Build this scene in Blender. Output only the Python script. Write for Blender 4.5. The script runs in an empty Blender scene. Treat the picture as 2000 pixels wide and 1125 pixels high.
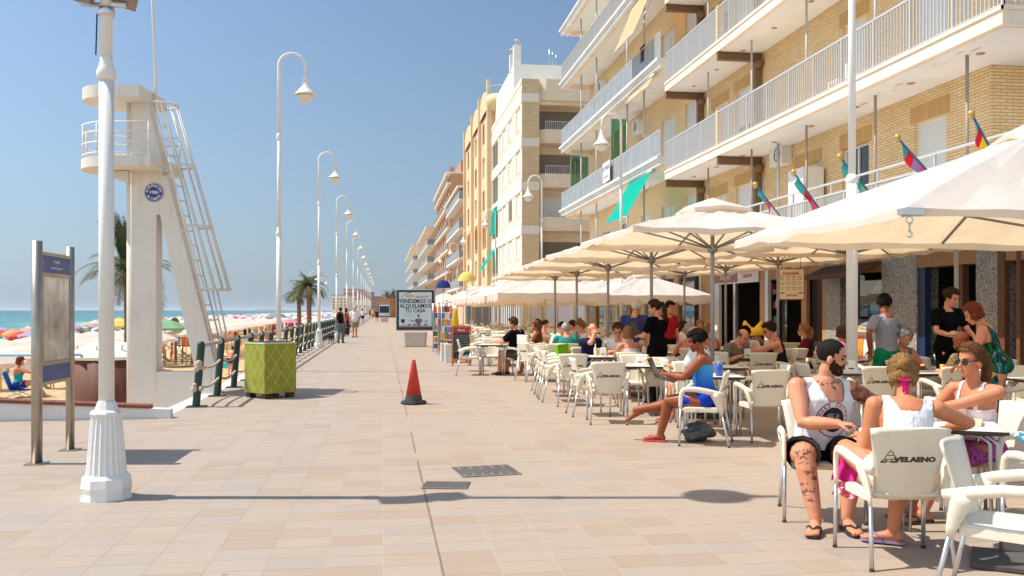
import bpy, bmesh, math, random
from mathutils import Vector, Matrix, Euler
from math import sin, cos, pi, radians as R, atan, tan, sqrt, atan2
SC = bpy.context.scene
COL = SC.collection
# ---------------------------------------------------------------- camera, sky, sun, exposure
F_PX, CX, HY, H = 1750.0, 1000.0, 606.0, 1.55       # focal length and horizon in pixels of the 2000 px photo, eye height
TH = atan(252.0 / F_PX)
ST, CT = sin(TH), cos(TH)
cam_d = bpy.data.cameras.new('camera')
cam = bpy.data.objects.new('camera', cam_d); COL.objects.link(cam)
cam_d.sensor_width = 36.0
cam_d.lens = F_PX / 2000 * 36
cam_d.shift_y = (HY - 562.5) / 2000
cam_d.clip_start, cam_d.clip_end = 0.1, 60000
cam.location = (0, 0, H)
cam.rotation_euler = (R(90), 0, -TH)
SC.camera = cam
SUN_EL = R(58)
SUN_DIR = Vector((-CT * cos(SUN_EL), ST * cos(SUN_EL), sin(SUN_EL)))     # towards the sun
sun_d = bpy.data.lights.new('sun', 'SUN'); sun = bpy.data.objects.new('sun', sun_d); COL.objects.link(sun)
sun_d.energy = 3.9; sun_d.angle = R(0.5); sun_d.color = (1.0, 0.95, 0.87)
sun.rotation_euler = SUN_DIR.to_track_quat('Z', 'Y').to_euler()
sun.location = (-20, 10, 40)
W = bpy.data.worlds.new('World'); SC.world = W; W.use_nodes = True
wn = W.node_tree; wn.nodes.clear()
sky = wn.nodes.new('ShaderNodeTexSky'); sky.sky_type = 'NISHITA'; sky.sun_disc = False
sky.sun_elevation = SUN_EL; sky.sun_rotation = atan2(SUN_DIR.x, SUN_DIR.y)
sky.altitude = 0; sky.air_density = 1.0; sky.dust_density = 0.3; sky.ozone_density = 4.0
bg = wn.nodes.new('ShaderNodeBackground'); bg.inputs[1].default_value = 0.112
wo = wn.nodes.new('ShaderNodeOutputWorld')
# sea haze: the air near the horizon is a flat pale blue-grey
tc_ = wn.nodes.new('ShaderNodeTexCoord'); sx_ = wn.nodes.new('ShaderNodeSeparateXYZ'); wn.links.new(tc_.outputs['Generated'], sx_.inputs[0])
def wmath(op, a, b):
 nd = wn.nodes.new('ShaderNodeMath'); nd.operation = op
 for i, v in enumerate((a, b)):
  if hasattr(v, 'is_linked'): wn.links.new(v, nd.inputs[i])
  else: nd.inputs[i].default_value = v
 return nd.outputs[0]
hz_ = wmath('MULTIPLY', wmath('EXPONENT', wmath('MULTIPLY', wmath('MAXIMUM', sx_.outputs[2], 0.0), -3.6), 0.0), 0.95)
mx_ = wn.nodes.new('ShaderNodeMix'); mx_.data_type = 'RGBA'; wn.links.new(hz_, mx_.inputs[0]); wn.links.new(sky.outputs[0], mx_.inputs[6]); mx_.inputs[7].default_value = (2.12, 2.80, 3.42, 1)
# sky brighter towards the sea; brighter, warmer sky behind the viewer is added fill
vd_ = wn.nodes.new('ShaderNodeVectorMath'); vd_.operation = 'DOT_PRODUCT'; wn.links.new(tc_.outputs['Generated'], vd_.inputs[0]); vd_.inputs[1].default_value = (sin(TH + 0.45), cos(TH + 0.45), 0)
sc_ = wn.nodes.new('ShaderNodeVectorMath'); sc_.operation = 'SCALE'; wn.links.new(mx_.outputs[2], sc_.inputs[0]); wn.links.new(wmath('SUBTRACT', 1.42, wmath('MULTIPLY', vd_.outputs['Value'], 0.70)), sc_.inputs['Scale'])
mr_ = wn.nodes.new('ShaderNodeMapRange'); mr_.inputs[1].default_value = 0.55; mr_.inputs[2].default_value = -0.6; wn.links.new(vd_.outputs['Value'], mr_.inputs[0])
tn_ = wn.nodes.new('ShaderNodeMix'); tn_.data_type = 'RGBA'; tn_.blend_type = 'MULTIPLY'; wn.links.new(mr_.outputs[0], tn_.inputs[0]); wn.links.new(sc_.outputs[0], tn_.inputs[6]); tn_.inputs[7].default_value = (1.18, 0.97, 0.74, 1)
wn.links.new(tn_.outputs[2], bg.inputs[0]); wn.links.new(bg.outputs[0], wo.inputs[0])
SC.view_settings.view_transform = 'Standard'
SC.view_settings.look = 'None'
SC.view_settings.exposure = 0.57
SC.view_settings.gamma = 1.0
SC.cycles.max_bounces = 9; SC.cycles.transparent_max_bounces = 10
SC.cycles.diffuse_bounces = 5; SC.cycles.glossy_bounces = 3
SC.cycles.sample_clamp_indirect = 6
SC.cycles.caustics_reflective = False; SC.cycles.caustics_refractive = False
# ---------------------------------------------------------------- measuring helpers
def c2w(lat, d):                     # metres right of and ahead of the eye -> ground x, y
 return d * ST + lat * CT, d * CT - lat * ST
def G(px, py, z=0.0):                # ground position seen at a pixel of the photo
 d = F_PX * (H - z) / (py - HY)
 return c2w((px - CX) * d / F_PX, d)
def YX(px, x):                       # y of the point on the plane X = x seen in column px
 d = x * F_PX / (CT * (px - 748.0))
 return (d - x * ST) / CT
def PD(px, d):                       # ground point in column px at depth d
 return c2w((px - CX) * d / F_PX, d)
def ZD(py, d):                       # height seen in row py at depth d
 return H + (HY - py) * d / F_PX
def DEP(x, y): return x * ST + y * CT
def HEAD(phi):                       # rotation so that local +y points phi degrees clockwise of the viewing direction
 return -(TH + R(phi))
rnd = random.Random(7)
# ---------------------------------------------------------------- objects
def link(o):
 COL.objects.link(o); return o
def tag(o, label=None, cat=None, group=None, kind=None):
 if label: o['label'] = label
 if cat: o['category'] = cat
 if group: o['group'] = group
 if kind: o['kind'] = kind
 return o
def thing(name, label, cat, loc=(0, 0, 0), rz=0.0, group=None):
 o = link(bpy.data.objects.new(name, None))
 o.location = loc if len(loc) == 3 else (loc[0], loc[1], 0); o.rotation_euler = (0, 0, rz)
 o.empty_display_size = 0.2
 return tag(o, label, cat, group)
def copy_tree(o, parent=None):
 c = o.copy(); COL.objects.link(c)
 if parent is not None: c.parent = parent
 for ch in list(o.children): copy_tree(ch, c)
 return c
class MB:
 """collects shapes; build() links them as one mesh object"""
 def __init__(s): s.v = []; s.f = []; s.m = []; s.sm = []; s.mi = 0; s.smooth = False
 def add(s, verts, faces, smooth=None):
  b = len(s.v); s.v += [tuple(p) for p in verts]
  sm = s.smooth if smooth is None else smooth
  for f in faces:
   s.f.append(tuple(b + i for i in f)); s.m.append(s.mi); s.sm.append(sm)
  return s
 def box(s, c, d, rz=0.0, rot=None):
  hx, hy, hz = d[0] / 2, d[1] / 2, d[2] / 2
  M = rot if rot is not None else Matrix.Rotation(rz, 3, 'Z')
  vs = [Vector(c) + M @ Vector((x, y, z)) for x in (-hx, hx) for y in (-hy, hy) for z in (-hz, hz)]
  return s.add(vs, [(0, 1, 3, 2), (4, 6, 7, 5), (0, 4, 5, 1), (2, 3, 7, 6), (0, 2, 6, 4), (1, 5, 7, 3)], False)
 def bx(s, x0, x1, y0, y1, z0, z1):
  return s.box(((x0 + x1) / 2, (y0 + y1) / 2, (z0 + z1) / 2), (abs(x1 - x0), abs(y1 - y0), abs(z1 - z0)))
 def tube(s, pts, r, n=8, cap=True, smooth=True, closed=False, flat=1.0, up=None):
  pts = [Vector(p) for p in pts]; k = len(pts)
  rs = r if isinstance(r, (list, tuple)) else [r] * k
  rings = []; prev = None
  for i, p in enumerate(pts):
   if closed: t = pts[(i + 1) % k] - pts[i - 1]
   else: t = pts[min(i + 1, k - 1)] - pts[max(i - 1, 0)]
   if t.length < 1e-9: t = Vector((0, 0, 1))
   t.normalize()
   if up is not None: a = Vector(up)
   elif prev is not None: a = prev
   else: a = Vector((0, 0, 1)) if abs(t.z) < 0.9 else Vector((1, 0, 0))
   u = a - t * a.dot(t)
   if u.length < 1e-6: u = t.orthogonal()
   u.normalize(); prev = u
   w = t.cross(u)
   rr = rs[i]
   rings.append([p + u * (rr * cos(2 * pi * j / n)) * flat + w * (rr * sin(2 * pi * j / n)) for j in range(n)])
  vs = [q for ring in rings for q in ring]; fs = []
  for i in range(k if closed else k - 1):
   a, b = i * n, ((i + 1) % k) * n
   for j in range(n): fs.append((a + j, a + (j + 1) % n, b + (j + 1) % n, b + j))
  s.add(vs, fs, smooth)
  if cap and not closed:
   base = len(s.v) - len(vs)
   s.f.append(tuple(base + j for j in range(n))[::-1]); s.m.append(s.mi); s.sm.append(False)
   s.f.append(tuple(base + (k - 1) * n + j for j in range(n))); s.m.append(s.mi); s.sm.append(False)
  return s
 def lathe(s, prof, c=(0, 0, 0), n=16, smooth=True, cap=True, phase=0.0, sx=1.0, sy=1.0):
  vs = []; fs = []; k = len(prof)
  for r, z in prof:
   for j in range(n):
    a = 2 * pi * j / n + phase
    vs.append((c[0] + r * cos(a) * sx, c[1] + r * sin(a) * sy, c[2] + z))
  for i in range(k - 1):
   for j in range(n): fs.append((i * n + j, i * n + (j + 1) % n, (i + 1) * n + (j + 1) % n, (i + 1) * n + j))
  if cap:
   if prof[0][0] > 1e-6: fs.append(tuple(range(n))[::-1])
   if prof[-1][0] > 1e-6: fs.append(tuple((k - 1) * n + j for j in range(n)))
  return s.add(vs, fs, smooth)
 def prism(s, poly, z0, z1, T=None):
  n = len(poly); T = T or (lambda p: p)
  vs = [T((x, y, z0)) for x, y in poly] + [T((x, y, z1)) for x, y in poly]
  fs = [tuple(range(n))[::-1], tuple(range(n, 2 * n))]
  fs += [(i, (i + 1) % n, n + (i + 1) % n, n + i) for i in range(n)]
  return s.add(vs, fs, False)
 def grid(s, fn, nu, nv, smooth=True, thick=0.0, flip=False):
  """surface fn(u, v) for u, v in 0..1, given a thickness along its normal"""
  P = [[Vector(fn(i / nu, j / nv)) for j in range(nv + 1)] for i in range(nu + 1)]
  idx = lambda i, j: i * (nv + 1) + j
  fs = [(idx(i, j), idx(i + 1, j), idx(i + 1, j + 1), idx(i, j + 1)) for i in range(nu) for j in range(nv)]
  vs = [P[i][j] for i in range(nu + 1) for j in range(nv + 1)]
  if not thick:
   return s.add(vs, [f[::-1] for f in fs] if flip else fs, smooth)
  N = []
  for i in range(nu + 1):
   for j in range(nv + 1):
    a = P[min(i + 1, nu)][j] - P[max(i - 1, 0)][j]; b = P[i][min(j + 1, nv)] - P[i][max(j - 1, 0)]
    q = a.cross(b); N.append(q.normalized() if q.length > 1e-9 else Vector((0, 0, 1)))
  n0 = len(vs)
  vs2 = vs + [v - N[i] * thick for i, v in enumerate(vs)]
  f2 = list(fs) + [tuple(n0 + i for i in f[::-1]) for f in fs]
  edge = [idx(i, 0) for i in range(nu + 1)] + [idx(nu, j) for j in range(1, nv + 1)] + [idx(i, nv) for i in range(nu - 1, -1, -1)] + [idx(0, j) for j in range(nv - 1, 0, -1)]
  for a, b in zip(edge, edge[1:] + edge[:1]): f2.append((b, a, n0 + a, n0 + b))
  return s.add(vs2, f2, smooth)
 def sphere(s, c, r, nu=12, nv=8, smooth=True):
  rx, ry, rz = r if isinstance(r, (tuple, list)) else (r, r, r)
  vs = [(c[0], c[1], c[2] - rz)]
  for i in range(1, nv):
   a = -pi / 2 + pi * i / nv
   for j in range(nu):
    b = 2 * pi * j / nu; vs.append((c[0] + rx * cos(a) * cos(b), c[1] + ry * cos(a) * sin(b), c[2] + rz * sin(a)))
  vs.append((c[0], c[1], c[2] + rz)); L = len(vs) - 1
  fs = [(0, 1 + (j + 1) % nu, 1 + j) for j in range(nu)]
  for i in range(nv - 2):
   for j in range(nu):
    a = 1 + i * nu; fs.append((a + j, a + (j + 1) % nu, a + nu + (j + 1) % nu, a + nu + j))
  a = 1 + (nv - 2) * nu
  fs += [(a + j, a + (j + 1) % nu, L) for j in range(nu)]
  return s.add(vs, fs, smooth)
 def text(s, body, size, fn, depth=0.0, align='CENTER', bold=0.0, res=2, space=1.0):
  vs, fs = text_geo(body, size, align, bold, res, space)
  s.add([fn(x, y) for x, y in vs], fs, False)
  return s
 def build(s, name, mats, parent=None, bevel=0.0, kind=None):
  me = bpy.data.meshes.new(name)
  me.from_pydata(s.v, [], s.f)
  mats = mats if isinstance(mats, (list, tuple)) else [mats]
  for m in mats: me.materials.append(m)
  me.polygons.foreach_set('material_index', s.m)
  me.polygons.foreach_set('use_smooth', s.sm)
  me.update()
  if bevel:
   bm = bmesh.new(); bm.from_mesh(me)
   bmesh.ops.bevel(bm, geom=[e for e in bm.edges if len(e.link_faces) == 2 and e.calc_face_angle(0) > 0.6], offset=bevel, segments=2, affect='EDGES', profile=0.6)
   bm.to_mesh(me); bm.free()
  o = link(bpy.data.objects.new(name, me))
  if parent is not None: o.parent = parent
  if kind: o['kind'] = kind
  return o
_TXT = {}
def text_geo(body, size, align, bold, res, space):
 key = (body, size, align, bold, res, space)
 if key in _TXT: return _TXT[key]
 cu = bpy.data.curves.new('lettering', 'FONT')
 cu.body = body; cu.size = size; cu.align_x = align; cu.align_y = 'CENTER'; cu.offset = bold; cu.resolution_u = res
 cu.space_character = space
 ob = bpy.data.objects.new('lettering', cu); COL.objects.link(ob)
 dg = bpy.context.evaluated_depsgraph_get()
 me = bpy.data.meshes.new_from_object(ob.evaluated_get(dg))
 vs = [(v.co.x, v.co.y) for v in me.vertices]; fs = [tuple(p.vertices) for p in me.polygons]
 bpy.data.objects.remove(ob); bpy.data.curves.remove(cu); bpy.data.meshes.remove(me)
 _TXT[key] = (vs, fs)
 return vs, fs
# ---------------------------------------------------------------- materials
def rgb(*c):      # sRGB 0..255 -> linear
 f = lambda x: x / 12.92 if x <= 0.04045 else ((x + 0.055) / 1.055) ** 2.4
 return tuple(f(x / 255) for x in c) + (1.0,)
class NT:
 def __init__(s, name):
  s.mat = bpy.data.materials.new(name); s.mat.use_nodes = True
  s.t = s.mat.node_tree; s.n = s.t.nodes; s.l = s.t.links
  s.b = s.n['Principled BSDF']; s.out = s.n['Material Output']
 def node(s, typ, **kw):
  nd = s.n.new(typ)
  for k, v in kw.items(): setattr(nd, k, v)
  return nd
 def coord(s, kind='Object', scale=None):
  tc = s.node('ShaderNodeTexCoord'); o = tc.outputs[kind]
  if scale:
   mp = s.node('ShaderNodeMapping'); mp.inputs['Scale'].default_value = scale
   s.l.new(o, mp.inputs['Vector']); o = mp.outputs[0]
  return o
 def noise(s, vec, scale, detail=3, rough=0.55):
  nd = s.node('ShaderNodeTexNoise'); nd.inputs['Scale'].default_value = scale
  nd.inputs['Detail'].default_value = detail; nd.inputs['Roughness'].default_value = rough
  s.l.new(vec, nd.inputs['Vector']); return nd.outputs['Fac']
 def ramp(s, fac, stops):
  nd = s.node('ShaderNodeValToRGB'); cr = nd.color_ramp
  while len(cr.elements) < len(stops): cr.elements.new(0.5)
  for e, (p, c) in zip(cr.elements, stops): e.position = p; e.color = c
  s.l.new(fac, nd.inputs[0]); return nd.outputs[0]
 def mix(s, fac, a, b, mode='MIX'):
  nd = s.node('ShaderNodeMix'); nd.data_type = 'RGBA'; nd.blend_type = mode
  for sock, v in ((nd.inputs[0], fac), (nd.inputs[6], a), (nd.inputs[7], b)):
   if hasattr(v, 'type') and hasattr(v, 'is_linked'): s.l.new(v, sock)
   else: sock.default_value = v
  return nd.outputs[2]
 def math(s, op, a, b=None, c=None):
  nd = s.node('ShaderNodeMath', operation=op)
  for i, v in enumerate((a, b, c)):
   if v is None: continue
   if hasattr(v, 'is_linked'): s.l.new(v, nd.inputs[i])
   else: nd.inputs[i].default_value = v
  return nd.outputs[0]
 def bump(s, height, strength, dist=0.01):
  nd = s.node('ShaderNodeBump'); nd.inputs['Strength'].default_value = strength; nd.inputs['Distance'].default_value = dist
  s.l.new(height, nd.inputs['Height']); s.l.new(nd.outputs[0], s.b.inputs['Normal'])
 def set(s, col=None, rough=0.6, metal=0.0, spec=None):
  if col is not None:
   if hasattr(col, 'is_linked'): s.l.new(col, s.b.inputs['Base Color'])
   else: s.b.inputs['Base Color'].default_value = col
  s.b.inputs['Roughness'].default_value = rough; s.b.inputs['Metallic'].default_value = metal
  if spec is not None: s.b.inputs['Specular IOR Level'].default_value = spec
  return s.mat
def mul(c, k): return (min(c[0] * k, 1), min(c[1] * k, 1), min(c[2] * k, 1), 1)
def plain(name, col, rough=0.6, metal=0.0, var=0.12, scale=3.0, bump=0.0, bscale=60.0, spec=None):
 t = NT(name); v = t.coord('Object')
 f = t.noise(v, scale, 5)
 c = t.ramp(f, [(0.3, mul(col, 1 - var)), (0.7, mul(col, 1 + var * 0.6))])
 if bump: t.bump(t.noise(v, bscale, 4), bump)
 return t.set(c, rough, metal, spec)
def brickmat(name, c1, c2, mortar, bw, rh, ms, rough=0.85, bias=0.0, weather=0.15):
 t = NT(name); v = t.coord('Object')
 sp = t.node('ShaderNodeSeparateXYZ'); t.l.new(v, sp.inputs[0])
 u = t.math('ADD', sp.outputs[0], sp.outputs[1])
 cb = t.node('ShaderNodeCombineXYZ'); t.l.new(u, cb.inputs[0]); t.l.new(sp.outputs[2], cb.inputs[1])
 br = t.node('ShaderNodeTexBrick'); t.l.new(cb.outputs[0], br.inputs['Vector'])
 br.inputs['Color1'].default_value = c1; br.inputs['Color2'].default_value = c2; br.inputs['Mortar'].default_value = mortar
 br.inputs['Scale'].default_value = 1.0; br.inputs['Mortar Size'].default_value = ms; br.inputs['Bias'].default_value = bias
 br.inputs['Brick Width'].default_value = bw; br.inputs['Row Height'].default_value = rh; br.inputs['Mortar Smooth'].default_value = 0.2
 n = t.noise(v, 1.3, 4)
 col = t.mix(weather, br.outputs['Color'], t.ramp(n, [(0.3, mul(c1, 0.6)), (0.75, mul(c2, 1.3))]))
 t.bump(br.outputs['Fac'], -0.4, 0.006)
 return t.set(col, rough)
M = {}
M['white_paint'] = plain('white_paint', (0.79, 0.77, 0.73, 1), 0.45, var=0.05, scale=1.5)
def grimy_white():
 t = NT('worn_white_paint'); v = t.coord('Object')
 n = t.noise(v, 6, 6, 0.65)
 c = t.ramp(n, [(0.28, (0.55, 0.50, 0.44, 1)), (0.40, (0.76, 0.75, 0.72, 1)), (1.0, (0.83, 0.82, 0.80, 1))])
 t.bump(t.noise(v, 45, 4), 0.25, 0.01)
 return t.set(c, 0.5)
M['worn_white'] = grimy_white()
def weathered(name, c, streak=rgb(150, 112, 78), amt=.45):
 t = NT(name); v = t.coord('Object')
 col = t.ramp(t.noise(v, .9, 5), [(.3, mul(c, .9)), (.7, mul(c, 1.05))])
 n = t.noise(t.coord('Object', (7, 7, .5)), 1.0, 6, .7); n2 = t.noise(v, .8, 3)
 k = t.math('MULTIPLY', t.math('MULTIPLY', t.math('SUBTRACT', n, .56), 6.0), n2)
 cl = t.node('ShaderNodeClamp'); t.l.new(k, cl.inputs[0])
 col = t.mix(t.math('MULTIPLY', cl.outputs[0], amt), col, streak)
 t.bump(t.noise(v, 40, 5), .2)
 return t.set(col, .8)
M['tower_white'] = weathered('weathered_white_render', (0.72, 0.67, 0.60, 1), rgb(150, 112, 78), .75)
M['white_paint'] = weathered('chalky_white_paint', (0.79, 0.77, 0.73, 1), rgb(150, 132, 112), .22)
M['white_wall'] = weathered('white_render', (0.74, 0.72, 0.70, 1), rgb(140, 128, 116), .35)
M['cream_fascia'] = weathered('cream_fascia_paint', rgb(243, 226, 204), rgb(176, 134, 96), .35)
M['soffit'] = plain('white_soffit_paint', (.84, .86, .88, 1), 0.85, var=0.08, scale=0.9)
M['brick'] = brickmat('buff_brick', rgb(240, 213, 168), rgb(226, 193, 144), rgb(164, 128, 86), 0.26, 0.062, 0.007)
M['ochre_stucco'] = plain('ochre_stucco', rgb(230, 200, 158), 0.9, var=0.08, scale=0.7, bump=0.15)
M['cream_tile'] = brickmat('cream_tile_cladding', rgb(238, 222, 196), rgb(228, 210, 184), rgb(206, 186, 156), 0.6, 0.14, 0.006)
M['tan_brick_end'] = brickmat('light_tan_brick', rgb(222, 196, 156), rgb(206, 180, 138), rgb(184, 156, 116), 0.4, 0.10, 0.006)
M['tan_render'] = plain('tan_render', rgb(222, 192, 154), 0.9, var=0.08, scale=0.5, bump=0.1)
M['salmon_render'] = plain('salmon_render', rgb(214, 176, 146), 0.9, var=0.08, scale=0.5)
M['rust_brick'] = brickmat('reddish_brick', rgb(196, 150, 118), rgb(186, 138, 106), rgb(160, 124, 98), 0.3, 0.08, 0.008)
M['pale_render'] = plain('pale_render', rgb(232, 220, 204), 0.9, var=0.06, scale=0.4)
M['brown_steel'] = plain('brown_painted_steel', rgb(122, 94, 66), 0.55, var=0.1)
M['brown_wood'] = plain('brown_wood', rgb(116, 72, 44), 0.6, var=0.2, scale=8)
M['alu'] = plain('aluminium', (0.62, 0.62, 0.63, 1), 0.32, 0.85, var=0.05)
M['grey_pole'] = plain('grey_anodised_pole', (0.27, 0.27, 0.285, 1), 0.4, 0.3, var=0.06)
M['beige_pole'] = plain('beige_pole', rgb(196, 176, 140), 0.55, var=0.06)
M['rail_grey'] = plain('pale_grey_railing', rgb(190, 190, 190), 0.45, 0.0, var=0.04)
M['black'] = plain('black_metal', (0.02, 0.02, 0.022, 1), 0.45, var=0.1)
M['dark_glass'] = plain('dark_window_glass', (0.03, 0.035, 0.04, 1), 0.08, var=0.1, spec=0.7)
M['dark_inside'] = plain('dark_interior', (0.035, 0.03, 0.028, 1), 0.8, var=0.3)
M['rubber'] = plain('black_rubber', (0.02, 0.02, 0.02, 1), 0.7)
def shutter(name, c):
 t = NT(name); v = t.coord('Object')
 sp = t.node('ShaderNodeSeparateXYZ'); t.l.new(v, sp.inputs[0])
 fr = t.math('FRACT', t.math('MULTIPLY', sp.outputs[2], 18.0))
 line = t.math('LESS_THAN', fr, 0.14)
 col = t.mix(line, c, mul(c, 0.6))
 t.bump(fr, 0.4, 0.006)
 return t.set(col, 0.5)
M['shutter'] = shutter('white_roller_shutter', (0.74, 0.74, 0.73, 1))
M['shutter_brown'] = shutter('brown_roller_shutter', rgb(128, 112, 96))
def frosted():
 t = NT('grey_balcony_panel'); v = t.coord('Object')
 return t.set(t.ramp(t.noise(v, 2, 3), [(0.3, rgb(140, 143, 144)), (0.7, rgb(160, 161, 160))]), 0.35)
M['rail_panel'] = frosted()
def clear_glass(name, tint, alpha):
 t = NT(name); g = t.node('ShaderNodeBsdfGlossy'); g.inputs['Roughness'].default_value = 0.03
 g.inputs['Color'].default_value = (0.9, 0.95, 0.95, 1)
 tr = t.node('ShaderNodeBsdfTransparent'); tr.inputs[0].default_value = tint
 fr = t.node('ShaderNodeFresnel'); fr.inputs[0].default_value = 1.5
 k = t.math('ADD', fr.outputs[0], alpha)
 mx = t.node('ShaderNodeMixShader'); t.l.new(k, mx.inputs[0]); t.l.new(tr.outputs[0], mx.inputs[1]); t.l.new(g.outputs[0], mx.inputs[2])
 t.l.new(mx.outputs[0], t.out.inputs[0]); return t.mat
M['glass'] = clear_glass('clear_glass', (0.93, 0.96, 0.95, 1), 0.03)
M['green_glass'] = clear_glass('green_tinted_glass', rgb(150, 205, 180), 0.10)
M['shop_glass'] = clear_glass('shop_window_glass', (0.8, 0.85, 0.85, 1), 0.12)
def canvas(name, c, trans=0.45):
 t = NT(name); v = t.coord('Object')
 n = t.noise(v, 2.5, 4)
 col = t.ramp(n, [(0.25, mul(c, 0.92)), (0.75, mul(c, 1.04))])
 d = t.node('ShaderNodeBsdfDiffuse'); tr = t.node('ShaderNodeBsdfTranslucent')
 bp = t.node('ShaderNodeBump'); bp.inputs['Strength'].default_value = 0.55; bp.inputs['Distance'].default_value = 0.03
 t.l.new(t.noise(v, 3.2, 5, .62), bp.inputs['Height'])
 st_ = t.noise(v, 1.1, 6, .75)
 col = t.mix(t.math('MULTIPLY', t.math('GREATER_THAN', st_, .60), .10), col, mul(c, .62))
 t.l.new(bp.outputs[0], d.inputs['Normal']); t.l.new(bp.outputs[0], tr.inputs['Normal'])
 t.l.new(col, d.inputs[0])
 t.l.new(t.mix(1.0, col, (1.0, 0.77, 0.49, 1), 'MULTIPLY'), tr.inputs[0])
 mx = t.node('ShaderNodeMixShader'); mx.inputs[0].default_value = trans
 t.l.new(d.outputs[0], mx.inputs[1]); t.l.new(tr.outputs[0], mx.inputs[2]); t.l.new(mx.outputs[0], t.out.inputs[0])
 return t.mat
M['canvas'] = canvas('cream_canvas', (0.88, 0.86, 0.82, 1), 0.48)
M['canvas_beige'] = canvas('beige_canvas', (0.80, 0.70, 0.55, 1), 0.45)
M['awning_teal'] = canvas('teal_awning_cloth', rgb(40, 190, 170), 0.4)
M['awning_cream'] = canvas('cream_awning_cloth', rgb(236, 206, 166), 0.4)
M['yellow_cloth'] = canvas('yellow_cloth', rgb(240, 214, 70), 0.4)
M['blue_cloth'] = canvas('blue_cloth', rgb(60, 90, 170), 0.3)
M['plastic'] = None
def chair_plastic():
 t = NT('cream_chair_plastic'); v = t.coord('Object')
 c = t.ramp(t.noise(v, 4, 4), [(0.3, (0.76, 0.69, 0.55, 1)), (0.7, (0.81, 0.75, 0.62, 1))])
 oi = t.node('ShaderNodeObjectInfo')
 c = t.mix(t.math('MULTIPLY', oi.outputs['Random'], 0.35), c, (0.68, 0.60, 0.46, 1))
 c = t.mix(t.math('MULTIPLY', t.math('GREATER_THAN', t.noise(v, 17, 5, .75), .63), .22), c, (0.36, 0.30, 0.22, 1))
 t.bump(t.noise(v, 260, 2), 0.06, 0.002)
 t.b.inputs['Subsurface Weight'].default_value = 0.0
 return t.set(c, 0.38)
M['plastic'] = chair_plastic()
M['table_white'] = plain('white_table_top', (0.76, 0.74, 0.69, 1), 0.3, var=0.05)
M['table_edge'] = plain('dark_brown_edge', rgb(60, 42, 34), 0.5)
def paving():
 t = NT('promenade_paving'); v = t.coord('Object')
 sp = t.node('ShaderNodeSeparateXYZ'); t.l.new(v, sp.inputs[0])
 TX, TY = 0.35, 0.25
 ux = t.math('DIVIDE', t.math('ADD', sp.outputs[0], 0.0), TX); uy = t.math('DIVIDE', sp.outputs[1], TY)
 ix = t.math('FLOOR', ux)
 # each column is laid with its own small shift
 wn0 = t.node('ShaderNodeTexWhiteNoise', noise_dimensions='1D'); t.l.new(ix, wn0.inputs['W'])
 uy2 = t.math('ADD', uy, t.math('MULTIPLY', wn0.outputs[0], 0.14))
 iy = t.math('FLOOR', uy2)
 cb = t.node('ShaderNodeCombineXYZ'); t.l.new(ix, cb.inputs[0]); t.l.new(iy, cb.inputs[1])
 wn = t.node('ShaderNodeTexWhiteNoise', noise_dimensions='2D'); t.l.new(cb.outputs[0], wn.inputs['Vector'])
 cb2 = t.node('ShaderNodeCombineXYZ'); t.l.new(t.math('FLOOR', t.math('DIVIDE', ix, 3.0)), cb2.inputs[0]); t.l.new(t.math('FLOOR', t.math('DIVIDE', iy, 2.0)), cb2.inputs[1])
 wn2 = t.node('ShaderNodeTexWhiteNoise', noise_dimensions='2D'); t.l.new(cb2.outputs[0], wn2.inputs['Vector'])
 big = t.noise(v, 0.22, 3)
 k = t.math('ADD', t.math('MULTIPLY', wn.outputs[0], 0.62), t.math('MULTIPLY', t.math('ADD', t.math('MULTIPLY', wn2.outputs[0], 0.34), t.math('MULTIPLY', big, 0.45)), 1.0))
 col = t.ramp(k, [(0.12, rgb(148, 141, 136)), (0.34, rgb(162, 151, 141)), (0.55, rgb(171, 156, 142)), (0.78, rgb(174, 156, 137)), (1.0, rgb(165, 143, 122))])
 # slab face grain, dirt and a few darker stains
 gr = t.noise(t.coord('Object', (6, 14, 6)), 3.0, 6, 0.65)
 col = t.mix(0.32, col, t.mix(gr, mul(rgb(164, 149, 136), 0.70), mul(rgb(176, 162, 148), 1.12)), 'MIX')
 st = t.noise(v, 0.9, 6, 0.7)
 col = t.mix(t.math('MULTIPLY', t.math('GREATER_THAN', st, 0.62), 0.14), col, rgb(116, 98, 84))
 gum = t.node('ShaderNodeTexVoronoi'); gum.inputs['Scale'].default_value = 1.7; t.l.new(v, gum.inputs['Vector'])
 col = t.mix(t.math('MULTIPLY', t.math('LESS_THAN', gum.outputs['Distance'], t.math('MULTIPLY', t.noise(v, 0.7, 2), 0.055)), 0.5), col, rgb(84, 74, 68))
 fx = t.math('FRACT', ux); fy = t.math('FRACT', uy2)
 ex = t.math('MULTIPLY', t.math('MINIMUM', fx, t.math('SUBTRACT', 1.0, fx)), TX)
 ey = t.math('MULTIPLY', t.math('MINIMUM', fy, t.math('SUBTRACT', 1.0, fy)), TY)
 jn = t.noise(v, 2.2, 4)
 jx = t.math('LESS_THAN', ex, t.math('MULTIPLY', jn, 0.0065)); jy = t.math('LESS_THAN', ey, t.math('MULTIPLY', jn, 0.0075))
 # long joints are mortar, light in the café half and dark towards the sea
 side = t.node('ShaderNodeMapRange'); side.inputs[1].default_value = -0.6; side.inputs[2].default_value = 0.6; t.l.new(t.math('ADD', sp.outputs[0], t.math('MULTIPLY', jn, 0.8)), side.inputs[0])
 jc = t.mix(side.outputs[0], rgb(100, 92, 84), rgb(196, 180, 164))
 col = t.mix(t.math('MULTIPLY', side.outputs[0], 0.55), col, t.mix(1.0, col, (1.04, 0.965, 0.88, 1), 'MULTIPLY'))
 col = t.mix(t.math('MULTIPLY', jx, 0.42), col, jc)
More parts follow.
